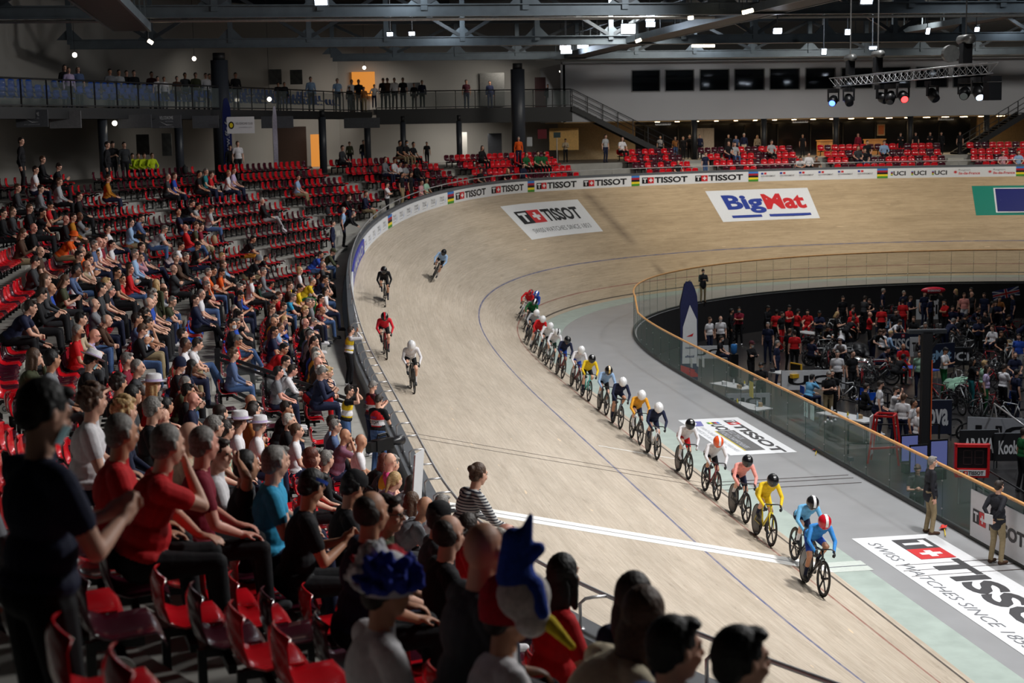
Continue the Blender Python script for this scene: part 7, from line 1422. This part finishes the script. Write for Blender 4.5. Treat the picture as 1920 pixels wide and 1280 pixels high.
# union flag draped, silver foil cover, towels
x, y, z = ipt(1885, 600); b_ = MB(); b_.box((0, 0, 0), (.03, 1.5, .5)); o = b_.build('flag_cloth', mat('flag_blue', (34, 44, 110), .7), None, loc=(x, y, ZI + 1.5), rz=math.atan2(-CF[1], -CF[0])); o.rotation_euler.x = .2; tag(o, 'blue, white and red crossed flag tied at the far right team area', 'flag')
a = Art(); a.rect(-.75, -.08, .75, .08, WHT); a.rect(-.09, -.25, .09, .25, WHT); a.rect(-.75, -.045, .75, .045, RED, 3); a.rect(-.05, -.25, .05, .25, RED, 3); a.poly([(-.75, -.25), (-.65, -.25), (.75, .2), (.75, .25), (.65, .25), (-.75, -.2)], WHT); a.poly([(-.75, .25), (-.65, .25), (.75, -.2), (.75, -.25), (.65, -.25), (-.75, .2)], WHT); a.lay('stripes', lambda x, y, h: np.stack([.018 + h + 0 * x, x, y], -1), .002, o)
def lumps(u, v, lab, m, w_, h_, cat='cover', nm='cover'):
    x, y, z = at_z(u, v, ZI + .4); F = Flesh(); r_ = random.Random(int(u))
    for k in range(14): F.ell((r_.uniform(-w_, w_) * .6, r_.uniform(-.35, .35), h_ * r_.uniform(.2, .75)), (w_ * .35, .3, h_ * .3), 0)
    me = F.grow('cover', .04, 1, 1, 10, .004); o = bpy.data.objects.new(nm, me); COL.objects.link(o); o.location = (x, y, ZI); setm(o, [m]); tag(o, lab, cat)
lumps(1612, 692, 'crumpled silver foil cover over bikes left of the black post', mat('silver_foil', (190, 190, 192), .25, .9, bump=1.), .9, .9); lumps(1797, 725, 'pale green jacket hung over a bike by the women', cloth('mint'), .3, .8, 'jacket', 'jacket'); lumps(1560, 660, 'heap of black bike covers in the middle of the infield', mat('black_cover', (24, 24, 27), .5, bump=.6), 1.6, .7); lumps(1610, 655, 'dark cover over a rack beside the silver foil', MATS['black_cover'], 1.2, .8)
# yellow poster and print-outs on the near glass
def on_glass(u, v, w_, h_, m, nm, lab):
    best = min(((abs(px(fence_pts(s, .7))[0] - u), s) for s in np.arange(-14, 24, .1))); s = best[1]; P = at_z(u, v, .6); a0 = fence_pts(s, 0, .03); a1 = fence_pts(s - w_, 0, .03); hz = max(.35, min(1.0, CAMP[2] + (ray(u, v)[2]) * (np.linalg.norm(a0[:2] - CAMP[:2]) / np.linalg.norm(ray(u, v)[:2])))); b_ = MB(); b_.beam((a0[0], a0[1], hz), (a1[0], a1[1], hz), .008, h_); o = b_.build(nm, m); tag(o, lab, 'notice', 'sheets on the near glass')
on_glass(1404, 728, .38, .5, mat('yellow_poster', (222, 204, 60), .6), 'poster', 'yellow poster behind the near glass')
for k, (u, v) in enumerate(((1293, 679), (1304, 677), (1315, 678))): on_glass(u, v, .26, .34, WHT, 'notice', 'white print-out on the glass, %s of three' % ('left', 'middle', 'right')[k])
for k, (u, v) in enumerate(((1506, 755), (1518, 762))): on_glass(u, v, .3, .42, mat('pale_cyan_sheet', (200, 226, 228), .6), 'notice', 'pale cyan sheet on the near glass, %s one' % ('left', 'right')[k])
# feather flag at the tip of the glass
P = at_z(1272, 642, .0); P = at_z(1262, 648, ZI + 1.0)
def flagart(t_, f):
    b_ = MB(); b_.add([(.06, .1, 1.9), (.06, .95, 1.7), (.06, .95, .9), (.06, .55, .5), (.06, .12, .5)], [(0, 1, 2, 3, 4)]); b_.build('white_field', WHT, t_); b_ = MB(); b_.add([(.065, .95, .9), (.065, .95, 2.6), (.065, .8, 2.9), (.065, .62, 2.2)], [(0, 1, 2, 3)])
    b_.build('blue_field', NAVY, t_); b_ = MB(); b_.add([(.066, .1, .42), (.066, .98, .42), (.066, .98, .66), (.066, .1, .5)], [(0, 1, 2, 3)]); b_.build('red_field', RED, t_)
P = at_z(1275, 645, .3); tt_ = feather('feather_flag', 'tall white, blue and red feather flag behind the tip of the glass fence', (P[0] , P[1] , ZI), 4.9, .72, mat('navy_flag_cloth', (30, 36, 84), .7), M_BLKM, None, NAVY, vy)
a = Art(); a.text('effectif', .2, 1.75, .58, 1.85, NAVY, .02); a.text('gazelec', .2, 2.1, .58, 2.2, NAVY, .02); a.poly([(.25, 2.6), (.55, 2.75), (.5, 2.62)], RED); a.lay('lettering', lambda x, y, h: np.stack([.04 + h + 0 * x, x, y], -1), .003, tt_)
b_ = MB(); b_.add([(.035, .08, 1.5), (.035, .7, 1.5), (.035, .68, 3.3), (.035, .4, 3.9), (.035, .12, 3.0)], [(0, 1, 2, 3, 4)]); b_.build('white_field', WHT, tt_); b_ = MB(); b_.add([(.036, .02, .95), (.036, .72, .95), (.036, .72, 1.2), (.036, .02, 1.45)], [(0, 1, 2, 3)]); b_.build('red_field', RED, tt_)
# ---------------------------------------------------------------- lamps on the near half of the roof (they mirror in the press windows)
b_ = MB(); kf = 0
for x_ in (6, 22):
    for y_ in (0, 4.5, 9, 13.5, 18, 22.5, 27, 31.5, 36, 39.5):
        zl = {6: 13.9, 22: 14.3, 38: 14.7}[x_] + .5 * math.sin(y_)
        kf += 1; t_ = thing('floodlight', 'lit floodlight head on the near half of the roof', 'floodlight', (x_, y_, zl), 0, 'floodlights over the near half'); h = MB(); h.box((0, 0, .06), (.7, .5, .1)); h.build('housing', M_HSG, t_); h = MB(); h.box((0, 0, 0), (.62, .42, .03)); h.build('lit_face', M_LED, t_); h = MB(); h.tube([(0, 0, .1), (0, 0, 17.58 - zl)], .03, 6); h.build('rod', M_HSG, t_)
# ---------------------------------------------------------------- the smallest people become one crowd object
ppl = [o for o in COL.objects if o.name.startswith('person')]
def size_of(o):
    P = np.array(o.matrix_world.translation) if o.matrix_world.translation.length > 0 else np.array(o.location); return px(P + np.array([0, 0, 1.]))[2]
bpy.context.view_layer.update()
ppl.sort(key=size_of); far = ppl[300:]
V_, LV, LS, LT_, MI_ = [], [], [], [], []; mats_ = []; nvv = nl = 0
def take(o):
    global nvv, nl
    me = o.data; n = len(me.vertices); v = np.zeros(n * 3); me.vertices.foreach_get('co', v); v = v.reshape(-1, 3); M = np.array(o.matrix_world); v = v @ M[:3, :3].T + M[:3, 3]
    l = np.zeros(len(me.loops), np.int32); me.loops.foreach_get('vertex_index', l); st = np.zeros(len(me.polygons), np.int32); me.polygons.foreach_get('loop_start', st); mi = np.zeros(len(me.polygons), np.int32); me.polygons.foreach_get('material_index', mi)
    mp = []
    for s_ in o.material_slots:
        if s_.material not in mats_: mats_.append(s_.material)
        mp.append(mats_.index(s_.material))
    V_.append(v); LV.append(l + nvv); LS.append(st + nl); MI_.append(np.array(mp or [0])[np.minimum(mi, max(0, len(mp) - 1))]); nvv += n; nl += len(l)
for o in far:
    for q in [o] + list(o.children_recursive):
        if q.type == 'MESH': take(q)
if far:
    me = bpy.data.meshes.new('crowd'); me.vertices.add(nvv); me.vertices.foreach_set('co', np.concatenate(V_).reshape(-1)); me.loops.add(nl); me.loops.foreach_set('vertex_index', np.concatenate(LV)); ls = np.concatenate(LS); me.polygons.add(len(ls)); me.polygons.foreach_set('loop_start', ls.astype(np.int32))
    me.polygons.foreach_set('material_index', np.concatenate(MI_).astype(np.int32)); me.polygons.foreach_set('use_smooth', [True] * len(ls))
    for m in mats_: me.materials.append(m)
    me.update(calc_edges=True); me.validate(); o = bpy.data.objects.new('crowd', me); COL.objects.link(o); tag(o, 'far away people on the gallery, the concourse and the back rows', 'crowd', None, 'stuff')
    for q in far:
        for c in list(q.children_recursive): bpy.data.objects.remove(c)
        bpy.data.objects.remove(q)
print('people', len(ppl), 'merged', len(far))
